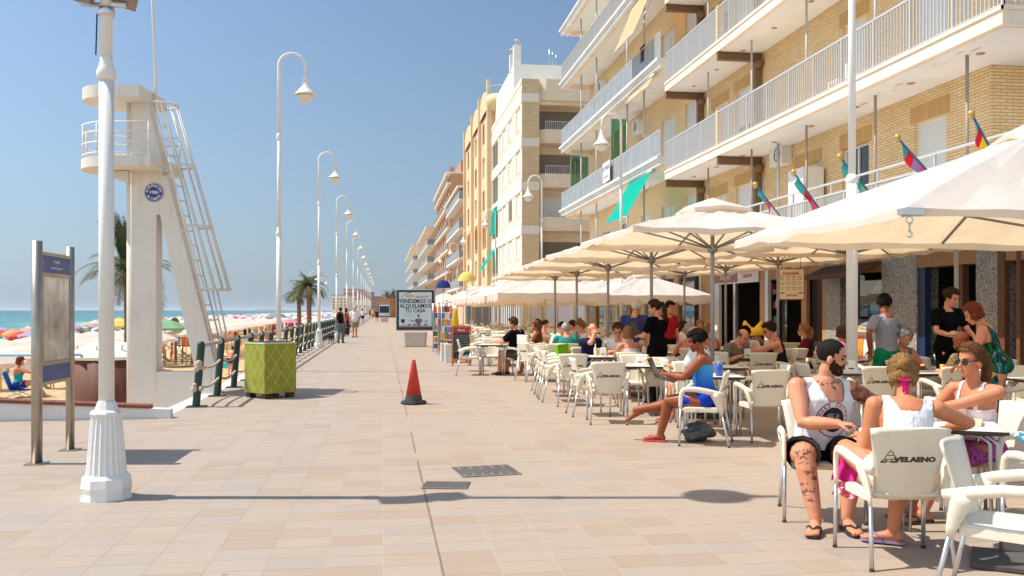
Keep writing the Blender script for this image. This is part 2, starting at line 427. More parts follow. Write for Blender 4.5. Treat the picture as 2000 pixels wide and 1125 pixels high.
 col = t.mix(t.math('MULTIPLY', jy, 0.6), col, rgb(120, 98, 82))
 # movement joints: one long dark seam near the middle and cross seams every few metres
 wob = t.math('MULTIPLY', t.math('SUBTRACT', jn, 0.5), 0.012)
 sm = t.math('LESS_THAN', t.math('ABSOLUTE', t.math('ADD', t.math('SUBTRACT', sp.outputs[0], 0.352), wob)), t.math('MULTIPLY', t.noise(v, 0.9, 3), 0.016))
 fy5 = t.math('FRACT', t.math('DIVIDE', t.math('ADD', sp.outputs[1], 3.95), 5.2))
 cs = t.math('LESS_THAN', t.math('ABSOLUTE', t.math('SUBTRACT', fy5, 0.5)), t.math('MULTIPLY', t.noise(v, 1.6, 3), 0.0026))
 col = t.mix(t.math('MULTIPLY', t.math('MAXIMUM', t.math('MULTIPLY', sm, t.math('GREATER_THAN', t.noise(v, 0.45, 2), 0.44)), cs), 0.75), col, rgb(92, 80, 70))
 wear = t.noise(t.coord('Object', (1.3, .16, 1)), 1.0, 5, .6)
 col = t.mix(t.math('MULTIPLY', t.math('SUBTRACT', 1.0, wear), 0.34), col, mul(rgb(150, 136, 122), 0.8))
 hgt = t.math('MULTIPLY', t.math('SUBTRACT', 1.0, t.math('MAXIMUM', jx, jy)), t.math('ADD', 0.6, t.math('MULTIPLY', gr, 0.4)))
 t.bump(hgt, 0.35, 0.004)
 return t.set(col, 0.72, spec=0.3)
M['paving'] = paving()
def sandmat():
 t = NT('beach_sand_grains'); v = t.coord('Object')
 n = t.noise(v, 0.25, 6, 0.6); f = t.noise(v, 4.0, 5, 0.7)
 c = t.mix(0.5, t.ramp(n, [(0.3, rgb(188, 156, 116)), (0.7, rgb(208, 180, 140))]), t.ramp(f, [(0.3, rgb(168, 138, 100)), (0.6, rgb(212, 184, 144))]))
 t.bump(f, 0.8, 0.15)
 return t.set(c, 0.95, spec=0.1)
M['sand'] = sandmat()
def seamat():
 t = NT('sea_water'); v = t.coord('Object', (1, 1, 1))
 sp = t.node('ShaderNodeSeparateXYZ'); t.l.new(v, sp.inputs[0])
 n = t.noise(t.coord('Object', (0.02, 0.006, 1)), 1.0, 4)
 mr = t.node('ShaderNodeMapRange'); mr.inputs[1].default_value = -2500; mr.inputs[2].default_value = -36; t.l.new(sp.outputs[0], mr.inputs[0])
 c = t.ramp(t.math('ADD', mr.outputs[0], t.math('MULTIPLY', t.math('SUBTRACT', n, 0.5), 0.25)), [(0.0, rgb(26, 76, 94)), (0.75, rgb(38, 100, 110)), (0.97, rgb(74, 130, 130)), (1.0, rgb(130, 162, 152))])
 t.bump(t.noise(t.coord('Object', (1.0, 0.35, 1)), 0.8, 5), 0.5, 0.3)
 return t.set(c, 0.35, spec=0.25)
M['sea'] = seamat()
def granite():
 t = NT('speckled_granite'); v = t.coord('Object')
 vo = t.node('ShaderNodeTexVoronoi'); vo.inputs['Scale'].default_value = 55; t.l.new(v, vo.inputs['Vector'])
 sp = t.node('ShaderNodeSeparateColor'); t.l.new(vo.outputs['Color'], sp.inputs[0])
 c = t.ramp(sp.outputs[0], [(0.1, (0.10, 0.095, 0.085, 1)), (0.4, (0.30, 0.28, 0.24, 1)), (0.7, (0.45, 0.43, 0.38, 1)), (0.95, (0.62, 0.6, 0.55, 1))])
 return t.set(c, 0.55)
M['granite'] = granite()
# ---------------------------------------------------------------- ground, beach, sea
SHORE0 = -30.0
Z_B = -2.1
def build_ground():
 m = MB()
 # promenade paving; the seaward edge runs along x = -3.12 beyond the low wall
 m.add([(-60, -30, 0), (40, -30, 0), (40, 13.62, 0), (-60, 13.62, 0)], [(0, 1, 2, 3)])
 m.add([(-3.12, 13.62, 0), (40, 13.62, 0), (40, 900, 0), (-3.12, 900, 0)], [(0, 1, 2, 3)])
 p = m.build('pavement', M['paving'], kind='structure')
 m = MB(); m.mi = 0
 m.bx(-3.42, -3.125, 14.3, 900, -3, -0.02)
 m.bx(-60, -3.3, 13.62, 13.66, -3, -0.02)
 m.build('promenade_edge', M['white_wall'], kind='structure')
 # sand: gently rolling sheet
 m = MB()
 r = random.Random(3)
 ys = [13.6, 16, 19, 22, 26, 30, 35, 40, 46, 54, 62, 72, 84, 98, 115, 135, 160, 190, 230, 280, 340, 420, 520, 650, 800, 1000, 1300, 1700]
 nx = 26
 vs = []
 for y in ys:
  xs0 = SHORE0 - 2 - 0.05 * y - 5 * sin(y / 130.0)
  if y > 650: xs0 += (y - 650) * 0.25
  for i in range(nx + 1):
   t = i / nx
   x = -3.3 + (xs0 + 3.3) * t
   z = Z_B + (r.random() - 0.5) * 0.12 + (-0.55 * max(0, (t - 0.8) / 0.2))
   vs.append((x, y, z))
 fs = []
 for j in range(len(ys) - 1):
  for i in range(nx):
   a = j * (nx + 1) + i
   fs.append((a, a + nx + 1, a + nx + 2, a + 1))
 m.add(vs, fs, True)
 m.build('beach_sand', M['sand'], kind='structure')
 m = MB()
 m.add([(-30000, -3000, -2.45), (200, -3000, -2.45), (200, 40000, -2.45), (-30000, 40000, -2.45)], [(0, 1, 2, 3)])
 m.build('sea', M['sea'], kind='structure')
 # inland ground behind the houses
 m = MB()
 m.add([(40, -30, -0.01), (2500, -30, -0.01), (2500, 2500, -0.01), (40, 2500, -0.01)], [(0, 1, 2, 3)])
 m.add([(-3.12, 900, -0.01), (40, 900, -0.01), (40, 2500, -0.01), (-150, 2500, -0.01)], [(0, 1, 2, 3)])
 m.build('ground', plain('dry_ground', rgb(196, 170, 138), 0.95), kind='structure')
 # faint headland across the bay
 m = MB()
 r = random.Random(5)
 pts = []
 n = 60
 for i in range(n + 1):
  t = i / n
  h = 30 * sin(pi * t) ** 0.8 * (0.55 + 0.45 * sin(6.0 * t + 0.8)) + 5 * r.random() * sin(pi * t)
  x, y = PD(470 + 120 * t, 9000)
  pts.append((x, y, max(h, 0) - 3))
 vs = []
 for x, y, h in pts: vs += [(x, y, -4), (x + 60, y + 300, h), (x + 200, y + 900, -4)]
 fs = []
 for i in range(n): a = 3 * i; fs += [(a, a + 3, a + 4, a + 1), (a + 1, a + 4, a + 5, a + 2)]
 m.add(vs, fs, True)
 m.build('hills', plain('dry_hillside', rgb(132, 122, 98), 0.95), kind='structure')
build_ground()
# ---------------------------------------------------------------- low wall with brown coping beside the beach ramp
def build_wall():
 t = thing('boundary_wall', 'low white rendered wall with brown tile coping along the beach ramp', 'wall', (-3.0, 13.5, 0))
 m = MB()
 prof = [(-30, 0.40), (-4.9, 0.38), (-4.2, 0.36), (-0.02, 0.13)]
 for (xa, za), (xb, zb) in zip(prof, prof[1:]):
  vs = [(xa, -.09, 0), (xb, -.09, 0), (xb, .09, 0), (xa, .09, 0), (xa, -.09, za), (xb, -.09, zb), (xb, .09, zb), (xa, .09, za)]
  m.add(vs, [(0, 1, 2, 3)[::-1], (4, 5, 6, 7), (0, 1, 5, 4), (1, 2, 6, 5), (2, 3, 7, 6), (3, 0, 4, 7)])
 m.build('wall_body', M['white_wall'], t)
 m = MB()
 r = random.Random(2)
 x = -30.0
 def zt(x):
  for (xa, za), (xb, zb) in zip(prof, prof[1:]):
   if xa <= x <= xb: return za + (zb - za) * (x - xa) / (xb - xa)
  return prof[-1][1]
 while x < -0.35:
  x2 = x + 0.33
  za, zb = zt(x) + 0.002, zt(x2) + 0.002
  vs = [(x, -.12, za), (x2 - .006, -.12, zb), (x2 - .006, .12, zb), (x, .12, za), (x, -.12, za + .045), (x2 - .006, -.12, zb + .045), (x2 - .006, .12, zb + .045), (x, .12, za + .045)]
  m.add(vs, [(0, 1, 2, 3)[::-1], (4, 5, 6, 7), (0, 1, 5, 4), (1, 2, 6, 5), (2, 3, 7, 6), (3, 0, 4, 7)])
  x = x2
 m.build('coping', plain('brown_coping_tile', rgb(128, 70, 48), 0.6, var=0.25, scale=4), t)
build_wall()
# ---------------------------------------------------------------- lifeguard tower
def build_tower():
 D0 = 17.0
 x0, y0 = PD(290, D0)
 t = thing('lifeguard_tower', 'tall white concrete lifeguard tower with round platform and caged ladder on slanted leg', 'watchtower', (x0, y0, 0), HEAD(0))
 S = D0 / F_PX
 X = lambda px: (px - 290) * S
 Z = lambda py: ZD(py, D0)
 dep = 0.30
 m = MB()
 # column, slanted leg and base read from one side outline, built with their real depth
 def slab(poly, ya, yb):
  n = len(poly)
  vs = [(X(a), ya, Z(b)) for a, b in poly] + [(X(a), yb, Z(b)) for a, b in poly]
  m.add(vs, [tuple(range(n))[::-1] if False else tuple(range(n)), tuple(range(n, 2 * n))[::-1]] + [(i, n + i, n + (i + 1) % n, (i + 1) % n) for i in range(n)])
 slab([(263, 970), (263, 202), (297, 202), (301, 232), (322, 318), (323, 345), (318, 420), (311, 421), (311, 724), (311, 970)], -dep / 2, dep / 2)
 slab([(318, 419), (323, 346), (332, 346), (428, 724), (428, 970), (311, 970), (311, 725), (387, 725)], -dep / 2 + .002, dep / 2 - .002)
 m.lathe([(0.15, 0), (0.15, Z(202) - Z(970))], (X(264), 0, Z(970)), 18, cap=True)
 m.build('concrete_frame', M['tower_white'], t)
 # platform and roof discs
 m = MB()
 def disc(pxl, pxr, ztop, zbot, hw):
  poly = []
  xl, xr = X(pxl), X(pxr)
  for i in range(25):
   a = pi / 2 + pi * i / 24
   poly.append((xl + hw + hw * cos(a), hw * sin(a)))
  poly += [(xr, -hw), (xr, hw)]
  m.prism(poly, zbot, ztop)
  return poly
 plat = disc(167, 327, Z(318), Z(337), 0.80)
 m.build('platform', M['tower_white'], t)
 m = MB()
 for sgn in (-1, 1):
  vs = []
  for yy in (-.07, .07): vs += [(X(262), yy + sgn * .2, Z(338)), (X(206), yy + sgn * .2, Z(338)), (X(206), yy + sgn * .2, Z(342)), (X(262), yy + sgn * .2, Z(362))]
  m.add(vs, [(0, 1, 2, 3), (7, 6, 5, 4), (0, 4, 5, 1), (1, 5, 6, 2), (2, 6, 7, 3), (3, 7, 4, 0)])
 m.build('bracket', M['tower_white'], t)
 m = MB(); disc(168, 299, Z(181), Z(204), 0.66)
 m.sphere((X(272), 0, Z(181)), (.13, .13, .12), 12, 8)
 m.build('roof', M['tower_white'], t)
 # platform railing
 m = MB()
 xl, xr = X(169), X(322); hw = 0.77
 path = [(xr, -hw), ] + [(xl + hw + hw * cos(-pi / 2 - pi * i / 20), hw * sin(-pi / 2 - pi * i / 20)) for i in range(21)] + [(xr, hw)]
 for py in (254, 271, 291, 311):
  m.tube([(a, b, Z(py)) for a, b in path], 0.017, 6)
 for k in (0, 3, 7, 11, 15, 19, 22):
  a, b = path[k]; m.tube([(a, b, Z(330)), (a, b, Z(253))], 0.016, 6)
 m.build('railing', M['white_paint'], t)
 # caged ladder along the slanted edge
 m = MB()
 top, bot = Vector((X(302), 0, Z(206))), Vector((X(421), 0, Z(700)))
 dirv = (bot - top).normalized(); out = Vector((dirv.z * -1, 0, dirv.x)); out = Vector((-dirv.z, 0, dirv.x))
 for w in (-.2, .2):
  m.tube([top + Vector((0, w, 0)) + out * .09, bot + Vector((0, w, 0)) + out * .09], 0.017, 6)
 L = (bot - top).length; n = int(L / 0.28)
 for i in range(n):
  p = top + dirv * (L * (i + .5) / n) + out * .09
  m.tube([p + Vector((0, -.2, 0)), p + Vector((0, .2, 0))], 0.013, 5)
  if i % 4 == 0: m.tube([p + Vector((0, -.2, 0)) - out * .12, p + Vector((0, -.2, 0))], 0.016, 5)
 m.build('ladder', M['tower_white'], t)
 m = MB()
 tc = Vector((X(308), 0, Z(206))); bc = Vector((X(411), 0, Z(566)))
 rad = .32
 def hoop(p, rr=.018, k=16):
  pts = []
  for i in range(k + 1):
   a = -pi / 2 + pi * i / k
   pts.append(p + Vector((rad * 1.15 * cos(a), rad * sin(a), 0)))
  m.tube(pts, rr, 6, up=(0, 0, 1))
 for f in (0, 0.33, 0.66, 1.0): hoop(tc + (bc - tc) * f, .02)
 for i in range(8):
  a = -pi / 2 + pi * i / 7
  o = Vector((rad * 1.15 * cos(a), rad * sin(a), 0))
  m.tube([tc + o, bc + o], 0.012, 5)
 for w in (-.14, .14):
  e = bc + Vector((.08, w, 0)); g = Vector((X(441), w, Z(668)))
  m.tube([e, e + (g - e) * .85, g, g + Vector((-.12, 0, .0))], 0.017, 6)
 m.build('ladder_cage', M['tower_white'], t)
 m = MB(); m.tube([(X(306), 0, Z(210)), (X(291), 0, Z(-160))], [.03, .02], 8)
 m.tube([(X(308), -.02, Z(214)), (X(297), -.02, Z(-140))], .005, 4)
 m.build('mast', M['white_paint'], t)
 # round emblem
 ex, ez, er = X(307), Z(378), 18.5 * S
 m = MB()
 m.mi = 0
 yy = -dep / 2 - .012
 pl = lambda x, z, d=0: (ex + x, yy - d, ez + z)
 n = 40
 m.add([pl(er * cos(2 * pi * i / n), er * sin(2 * pi * i / n)) for i in range(n)] + [(ex + er * cos(2 * pi * i / n), -dep / 2 - .003, ez + er * sin(2 * pi * i / n)) for i in range(n)], [tuple(range(n))] + [(i, n + i, n + (i + 1) % n, (i + 1) % n) for i in range(n)])
 m.mi = 1
 def ring(r0, r1):
  m.add([pl(r * cos(2 * pi * i / n), r * sin(2 * pi * i / n), .003) for r in (r0, r1) for i in range(n)], [(i, (i + 1) % n, n + (i + 1) % n, n + i) for i in range(n)])
 ring(er * .93, er * .97)
 def arc(word, r, a0, a1, flip=False):
  for i, ch in enumerate(word):
   a = a0 + (a1 - a0) * (i / (len(word) - 1))
   ca, sa = cos(a), sin(a)
   if not flip: fn = lambda x, y: pl(ca * (r + y) + sa * x, sa * (r + y) - ca * x, .003)
   else: fn = lambda x, y: pl(ca * (r - y) - sa * x, sa * (r - y) + ca * x, .003)
   m.text(ch, er * .36, fn, bold=.0015)
 arc('DIPUTACION', er * .70, R(168), R(12))
 arc('ALICANTE', er * .70, R(212), R(328), True)
 m.text('1986', er * .46, lambda x, y: pl(x, y, .003), bold=.002)
 m.build('emblem', [plain('emblem_blue', rgb(34, 66, 140), 0.5), M['white_paint']], t)
build_tower()
# ---------------------------------------------------------------- round beach hut behind the wall
def build_hut():
 x0, y0 = PD(213, 21.0)
 t = thing('beach_kiosk', 'round brown slatted kiosk with domed white roof beside the lifeguard tower', 'kiosk', (x0, y0, -2.1))
 S = 21.0 / F_PX
 r = 72 * S
 m = MB(); m.lathe([(r, 0), (r, ZD(697, 21) + 2.1)], (0, 0, 0), 48)
 def wood():
  q = NT('dark_brown_slats'); v = q.coord('Object')
  sp = q.node('ShaderNodeSeparateXYZ'); q.l.new(v, sp.inputs[0])
  a = q.math('ARCTAN2', sp.outputs[1], sp.outputs[0])
  f = q.math('FRACT', q.math('MULTIPLY', a, 14.0))
  c = q.mix(q.math('LESS_THAN', f, 0.08), q.ramp(q.noise(q.coord('Object', (3, 3, .4)), 4, 4), [(0.3, rgb(84, 42, 26)), (0.7, rgb(112, 60, 38))]), rgb(60, 30, 20))
  q.bump(f, .3, .01); return q.set(c, 0.65)
 m.build('slatted_wall', wood(), t)
 m = MB()
 zt = ZD(697, 21) + 2.1
 m.lathe([(r + .02, zt - .04), (r + .06, zt + .03), (r * .8, zt + .19), (r * .45, zt + .33), (0.01, zt + .39)], (0, 0, 0), 16, smooth=False)
 m.build('domed_roof', M['worn_white'], t)
 for a in (0.4, 2.2, 3.6, 4.6, 5.4):
  m = MB(); m.tube([(r * .78 * cos(a), r * .78 * sin(a), zt + .12), (r * .78 * cos(a), r * .78 * sin(a), zt + .30)], .02, 6); m.build('vent_pipe', M['alu'], t)
build_hut()
# ---------------------------------------------------------------- street lamps
def lamp_profile_base(m):
 m.lathe([(.205, 0), (.195, .05), (.205, .10), (.195, .17), (.165, .20)], n=10, smooth=False)
 n = 40; vs = []; fs = []
 for z, r in ((.20, .158), (.68, .118)):
  for j in range(n):
   rr = r - (.012 if j % 2 else 0)
   a = 2 * pi * j / n; vs.append((rr * cos(a), rr * sin(a), z))
 for j in range(n): fs.append((j, (j + 1) % n, n + (j + 1) % n, n + j))
 m.add(vs, fs, False)
 m.lathe([(.125, .68), (.132, .70), (.125, .715), (.095, .73), (.078, .78), (.07, .80)], n=10, smooth=False)
def make_lamp(label, loc, rz, height=8.1, side=1, group=None, foot=True):
 t = thing('street_lamp', label, 'street lamp', loc, rz, group)
 m = MB(); lamp_profile_base(m); m.build('base', M['worn_white'], t)
 m = MB()
 z2 = height * .73
 m.tube([(0, 0, .79), (0, 0, 3.45)], [.062, .058], 14)
 m.lathe([(.06, 3.45), (.075, 3.47), (.078, 3.52), (.062, 3.56), (.05, 3.60), (.047, 3.66)], n=14)
 m.tube([(0, 0, 3.6), (0, 0, z2)], [.048, .042], 12)
 m.lathe([(.05, z2 - .05), (.062, z2), (.062, z2 + .08), (.05, z2 + .13)], n=12)
 m.build('pole', M['white_paint'], t)
 m = MB()
 rr = .33
 pts = [(0, 0, z2)] + [(side * (rr - rr * cos(pi * i / 14)), 0, height - rr + rr * sin(pi * i / 14)) for i in range(15)] + [(side * 2 * rr, 0, height - rr - .25)]
 m.tube(pts, [.042] * 6 + [.034] * (len(pts) - 6), 10)
 m.build('curved_arm', M['white_paint'], t)
 m = MB()
 zz = height - rr - .25
 m.lathe([(.045, .04), (.06, 0), (.055, -.05), (.075, -.12), (.13, -.27), (.21, -.39), (.285, -.46), (.285, -.475), (.2, -.47)], (side * 2 * rr, 0, zz), 20, cap=False)
 sh = m.build('lamp_shade', M['white_paint'], t)
 m = MB(); m.lathe([(.195, -.465), (.19, -.54), (.15, -.62), (.08, -.67), (.01, -.68)], (side * 2 * rr, 0, zz), 16)
 m.build('globe', plain('opal_globe', rgb(226, 216, 200), 0.3), t)
 return t
LX = -2.62
lamp_ys = [23.4] + [23.4 + 14.45 * i for i in range(1, 13)]
ordn = ['first', 'second', 'third', 'fourth', 'fifth', 'sixth', 'seventh', 'eighth', 'ninth', 'tenth', 'eleventh', 'twelfth', 'thirteenth']
lp = make_lamp('tall white swan-neck street lamp rising behind the lime green tiled planter', (LX, lamp_ys[0], 0), 0, group='swan-neck lamps along the beach railing')
for i, y in enumerate(lamp_ys[1:], 1):
 c = copy_tree(lp); c.location = (LX, y, 0)
 c['label'] = ('white swan-neck street lamp at the railing just behind the small dog' if i == 2 else
                  'white swan-neck street lamp in the railing row, %s along from the planter' % ordn[i])
# the big one in front, with floodlights and speaker strapped to it
x0, y0 = G(208, 972)
big = make_lamp('large fluted white lamp post in the foreground carrying floodlights', (x0, y0, 0), R(-3))
def foreground_fittings():
 m = MB()
 m.lathe([(.061, 3.98), (.066, 4.0), (.066, 4.03), (.061, 4.05)], n=12)
 m.bx(-.2, .16, -.02, .02, 4.06, 4.09)
 m.build('clamp', M['alu'], big)
 # floodlight on the sea side: box with glass front, tilted
 for name, cx, cy, ry, rz in (('floodlight', -.19, -.06, R(14), R(12)), ('floodlight', .12, .02, R(-14), R(200))):
  rot = Euler((0, ry, rz)).to_matrix()
  m = MB(); m.mi = 0
  T = lambda p: Vector((cx, cy, 4.20)) + rot @ Vector(p)
  w, h, d = (.13, .17, .14)
  vs = [(-w, -d, -h * .5), (w * .8, -d * .8, -h * .62), (w * .8, d * .8, -h * .62), (-w, d, -h * .5), (-w, -d, h), (w, -d, h), (w, d, h), (-w, d, h)]
  m.add([T(v) for v in vs], [(3, 2, 1, 0), (4, 5, 6, 7), (0, 1, 5, 4), (1, 2, 6, 5), (2, 3, 7, 6), (3, 0, 4, 7)])
  m.mi = 1
  m.add([T(v) for v in ((-w * .85, -d - .004, -h * .4), (w * .7, -d * .83 - .004, -h * .5), (w * .85, -d - .004, h * .9), (-w * .85, -d - .004, h * .9))], [(0, 1, 2, 3)])
  m.build(name, [plain('rusty_lamp_housing', rgb(150, 132, 116), 0.5, var=0.3, scale=9), M['dark_glass']], big)
 m = MB(); m.tube([(-.075, 0, 4.0), (-.085, 0, 3.66)], .006, 5); m.build('antenna', M['black'], big)
foreground_fittings()
# lamps on the house side of the promenade
for i, (px, d, lab) in enumerate(((1213, 29.9, 'white swan-neck lamp in front of the ochre house with grey balcony panels'),
                                  (1058, 43.6, 'white swan-neck lamp in front of the cream tiled apartment block'),
                                  (968, 58.3, 'white swan-neck lamp in front of the teal window awnings'),
                                  (921, 72.8, 'white swan-neck lamp in front of the tan block with arched parapets'),
                                  (893, 87.5, 'white swan-neck lamp in front of the rust coloured block'), (871, 102.0, 'white swan-neck lamp farthest along the house side'))):
 x, y = PD(px, d)
 c = copy_tree(lp); c.location = (x, y, 0); c.rotation_euler.z = pi
 c['label'] = lab; c['group'] = 'swan-neck lamps by the houses'
# tall straight lamp post between the café parasols
def straight_post():
 x, y = PD(1664, 12.2)
 t = thing('lamp_post', 'straight tall white post rising between the nearest café parasols', 'lamp post', (x, y, 0))
 m = MB(); lamp_profile_base(m); m.build('base', M['worn_white'], t)
 m = MB(); m.tube([(0, 0, .79), (0, 0, 3.3)], .075, 14); m.lathe([(.076, 3.28), (.085, 3.30), (.085, 3.34), (.055, 3.40)], n=14)
 m.tube([(0, 0, 3.4), (0, 0, 7.2)], [.05, .045], 12); m.build('pole', M['white_paint'], t)
straight_post()
# ---------------------------------------------------------------- rope railing along the beach edge
def build_railing():
 t = thing('promenade_railing', 'dark green post railing with thick ropes and pale handrail along the beach', 'railing', (-2.95, 0, 0))
 green = plain('dark_green_paint', (0.012, 0.04, 0.036, 1), 0.4)
 rope = plain('hemp_rope', rgb(196, 180, 156), 0.9, var=0.2, scale=30, bump=0.6, bscale=120)
 ys = [14.95 + 1.83 * i for i in range(90)]
 lean = .07
 m0 = MB()
 m0.tube([(-.02, 0, .0), (lean - .01, 0, .96)], .062, 12, cap=False)
 m0.lathe([(.062, .96), (.062, .99), (.052, 1.03), (.03, 1.05), (.001, 1.055)], (lean - .01, 0, 0), 12)
 m0.bx(-.16, .14, -.12, .12, .003, .018)
 p0 = m0.build('post', green, t); p0.location = (0, ys[0], 0)
 for y in ys[1:]:
  c = p0.copy(); COL.objects.link(c); c.parent = t; c.location = (0, y, 0)
 m = MB(); m.tube([(lean - .01, ys[0] + .02, .985), (lean - .01, ys[-1], .985)], .036, 10)
 m.build('handrail', plain('pale_handrail', rgb(178, 176, 172), 0.5), t)
 for z, sag in ((.60, .075), (.28, .075)):
  m = MB(); pts = []; lx = lean * z
  for a, b in zip(ys[:70], ys[1:71]):
   for i in range(6):
    s_ = i / 6
    pts.append((lx, a + (b - a) * s_, z + .06 - sag * 4 * s_ * (1 - s_)))
  m.tube(pts, .022, 7)
  if True:
   r = random.Random(int(z * 100))
   for i in range(9):
    m.sphere((lx + (r.random() - .5) * .12, ys[0] - .03 + (r.random() - .5) * .1, z + .06 + (r.random() - .5) * .12), .035 + .02 * r.random(), 8, 6)
  m.build('rope', rope, t)
build_railing()
# ---------------------------------------------------------------- tiled planter
def build_planter():
 d = 16.0
 x, y = PD(528, d)
 t = thing('planter', 'square planter clad in lime green diamond tiles beside the beach railing', 'planter', (x, y, 0), HEAD(42))
 def tiles():
  q = NT('lime_diamond_tiles'); v = q.coord('Object')
  sp = q.node('ShaderNodeSeparateXYZ'); q.l.new(v, sp.inputs[0])
  nm = q.node('ShaderNodeNewGeometry')
  u = q.math('ADD', sp.outputs[0], sp.outputs[1])
  a = q.math('ADD', q.math('DIVIDE', u, 0.22), q.math('DIVIDE', sp.outputs[2], 0.30))
  b = q.math('SUBTRACT', q.math('DIVIDE', u, 0.22), q.math('DIVIDE', sp.outputs[2], 0.30))
  fa = q.math('FRACT', q.math('ADD', a, 20.0)); fb = q.math('FRACT', q.math('ADD', b, 20.0))
  g = q.math('MAXIMUM', q.math('LESS_THAN', fa, 0.045), q.math('LESS_THAN', fb, 0.045))
  cb = q.node('ShaderNodeCombineXYZ'); q.l.new(q.math('FLOOR', a), cb.inputs[0]); q.l.new(q.math('FLOOR', b), cb.inputs[1])
  w = q.node('ShaderNodeTexWhiteNoise', noise_dimensions='2D'); q.l.new(cb.outputs[0], w.inputs['Vector'])
  c = q.ramp(w.outputs[0], [(0, rgb(132, 136, 26)), (1, rgb(148, 152, 38))])
  c = q.mix(g, c, rgb(180, 180, 124))
  c = q.mix(q.math('MULTIPLY', q.math('GREATER_THAN', q.noise(v, 5, 6, .7), .56), .28), c, rgb(84, 82, 40))
  q.bump(g, -.3, .004)
  return q.set(c, 0.38)
 hw = .325
 m = MB(); m.bx(-hw, hw, -hw, hw, .09, .955); m.build('tiled_body', tiles(), t, bevel=.012)
 m = MB()
 m.bx(-hw - .006, hw + .006, -hw - .006, -hw + .05, .957, .985); m.bx(-hw - .006, hw + .006, hw - .05, hw + .006, .957, .985)
 m.bx(-hw - .006, -hw + .05, -hw + .052, hw - .052, .957, .985); m.bx(hw - .05, hw + .006, -hw + .052, hw - .052, .957, .985)
 m.build('rim', plain('pale_rim', rgb(196, 196, 160), 0.5), t)
 m = MB(); m.bx(-.26, .26, -.26, .26, .93, 1.0); m.build('soil_tray', M['black'], t)
 m = MB()
 for sx in (-1, 1):
  for sy in (-1, 1): m.bx(sx * .24 - .06, sx * .24 + .06, sy * .24 - .06, sy * .24 + .06, 0, .088)
 m.build('foot_blocks', plain('dark_brown_feet', rgb(70, 36, 26), 0.6), t)
build_planter()
# ---------------------------------------------------------------- stainless information totem
def build_totem():
 xa, ya = G(72, 906); xb, yb = G(137, 879)
 dx, dy = xb - xa, yb - ya; L = sqrt(dx * dx + dy * dy)
 t = thing('information_totem', 'tall stainless steel information panel with blue header and yellowed map', 'sign', (xa, ya, 0), atan2(dy, dx))
 steel = plain('brushed_stainless', (0.42, 0.37, 0.31, 1), 0.36, 0.85, var=0.15, scale=7)
 for x in (0, L):
  m = MB(); m.tube([(x, 0, 0.012), (x, 0, 2.25)], .052 if x == 0 else .045, 20); m.bx(x - .1, x + .1, -.09, .09, .002, .012)
  m.build('post', steel, t)
 m = MB()
 x0, x1 = .06, L - .055
 for z in (.80, 1.0, 1.92, 2.13): m.bx(x0, x1, -.03, .03, z - .018, z + .018)
 for x in (x0, x1 - .03): m.bx(x, x + .03, -.032, .032, .985, 1.935)
 m.build('panel_frame', steel, t)
 def panel(z0, z1, name, mats, extra=None):
  m = MB(); m.mi = 0; m.bx(x0 + .002, x1 - .002, -.022, .022, z0, z1); m.mi = 1
  if extra: extra(m, lambda x, y: (x, -.0245, y))
  return m.build(name, mats, t)
 blue = plain('sign_blue', rgb(52, 78, 140), 0.4)
 cx = (x0 + x1) / 2
 def hdr(m, P):
  m.text('TURISMO', .04, lambda x, y: P(cx + x, 2.055 + y), bold=.001)
  m.text('GUARDAMAR DEL SEGURA', .026, lambda x, y: P(cx + x, 1.99 + y), bold=.0008)
  m.mi = 2
  m.add([P(x0 + .035 + .016 * cos(a * pi / 6), 2.03 + .035 * sin(a * pi / 6)) for a in range(12)], [tuple(range(12))])
  m.mi = 1
  m.add([P(x1 - .05, 1.96), P(x1 - .04, 1.96), P(x1 - .042, 2.06), P(x1 - .048, 2.06)], [(0, 1, 2, 3)])
 panel(1.94, 2.11, 'header_panel', [blue, M['white_paint'], plain('sign_orange', rgb(210, 140, 70), .5)], hdr)
 def mapmat():
  q = NT('sun_yellowed_map'); v = q.coord('Object')
  n = q.noise(q.coord('Object', (3, 3, 1.4)), 2.4, 6, 0.6)
  s2 = q.noise(q.coord('Object', (9, 9, .8)), 3.0, 3)
  c = q.ramp(n, [(0.30, rgb(118, 112, 104)), (0.45, rgb(172, 164, 150)), (0.60, rgb(206, 200, 190)), (0.8, rgb(168, 156, 140))])
  c = q.mix(.12, c, q.ramp(s2, [(.35, rgb(120, 112, 104)), (.65, rgb(214, 208, 200))]))
  q.b.inputs['Coat Weight'].default_value = .6
  return q.set(c, .25)
 panel(1.02, 1.90, 'map_panel', [mapmat(), M['white_paint']])
 panel(.82, .98, 'lower_panel', [blue, M['white_paint']])
build_totem()
# ---------------------------------------------------------------- traffic cone
def build_cone():
 x, y = G(808, 789)
 t = thing('traffic_cone', 'faded red traffic cone with black foot alone on the paving', 'traffic cone', (x, y, 0), .4)
 red = plain('faded_red_plastic', rgb(196, 58, 40), .5, var=.15, scale=7)
 m = MB(); m.lathe([(.128, .15), (.030, .72), (.024, .735), (.024, .715)], n=24); m.build('cone_body', red, t)
 m = MB(); m.lathe([(.152, .04), (.129, .15)], n=24, cap=False)
 m.build('black_band', plain('dark_band', rgb(62, 56, 52), .6, var=.2, scale=12), t)
 m = MB(); n = 28; pf = []
 for r_, z in ((.21, .0), (.215, .025), (.20, .055), (.15, .065)): pf.append((r_, z))
 m.lathe(pf, n=8, smooth=False, phase=pi / 8); m.build('foot', M['rubber'], t)
 m = MB(); m.lathe([(.022, 0), (.022, .0015), (.001, .002)], (0, 0, 0), 8); 
build_cone()
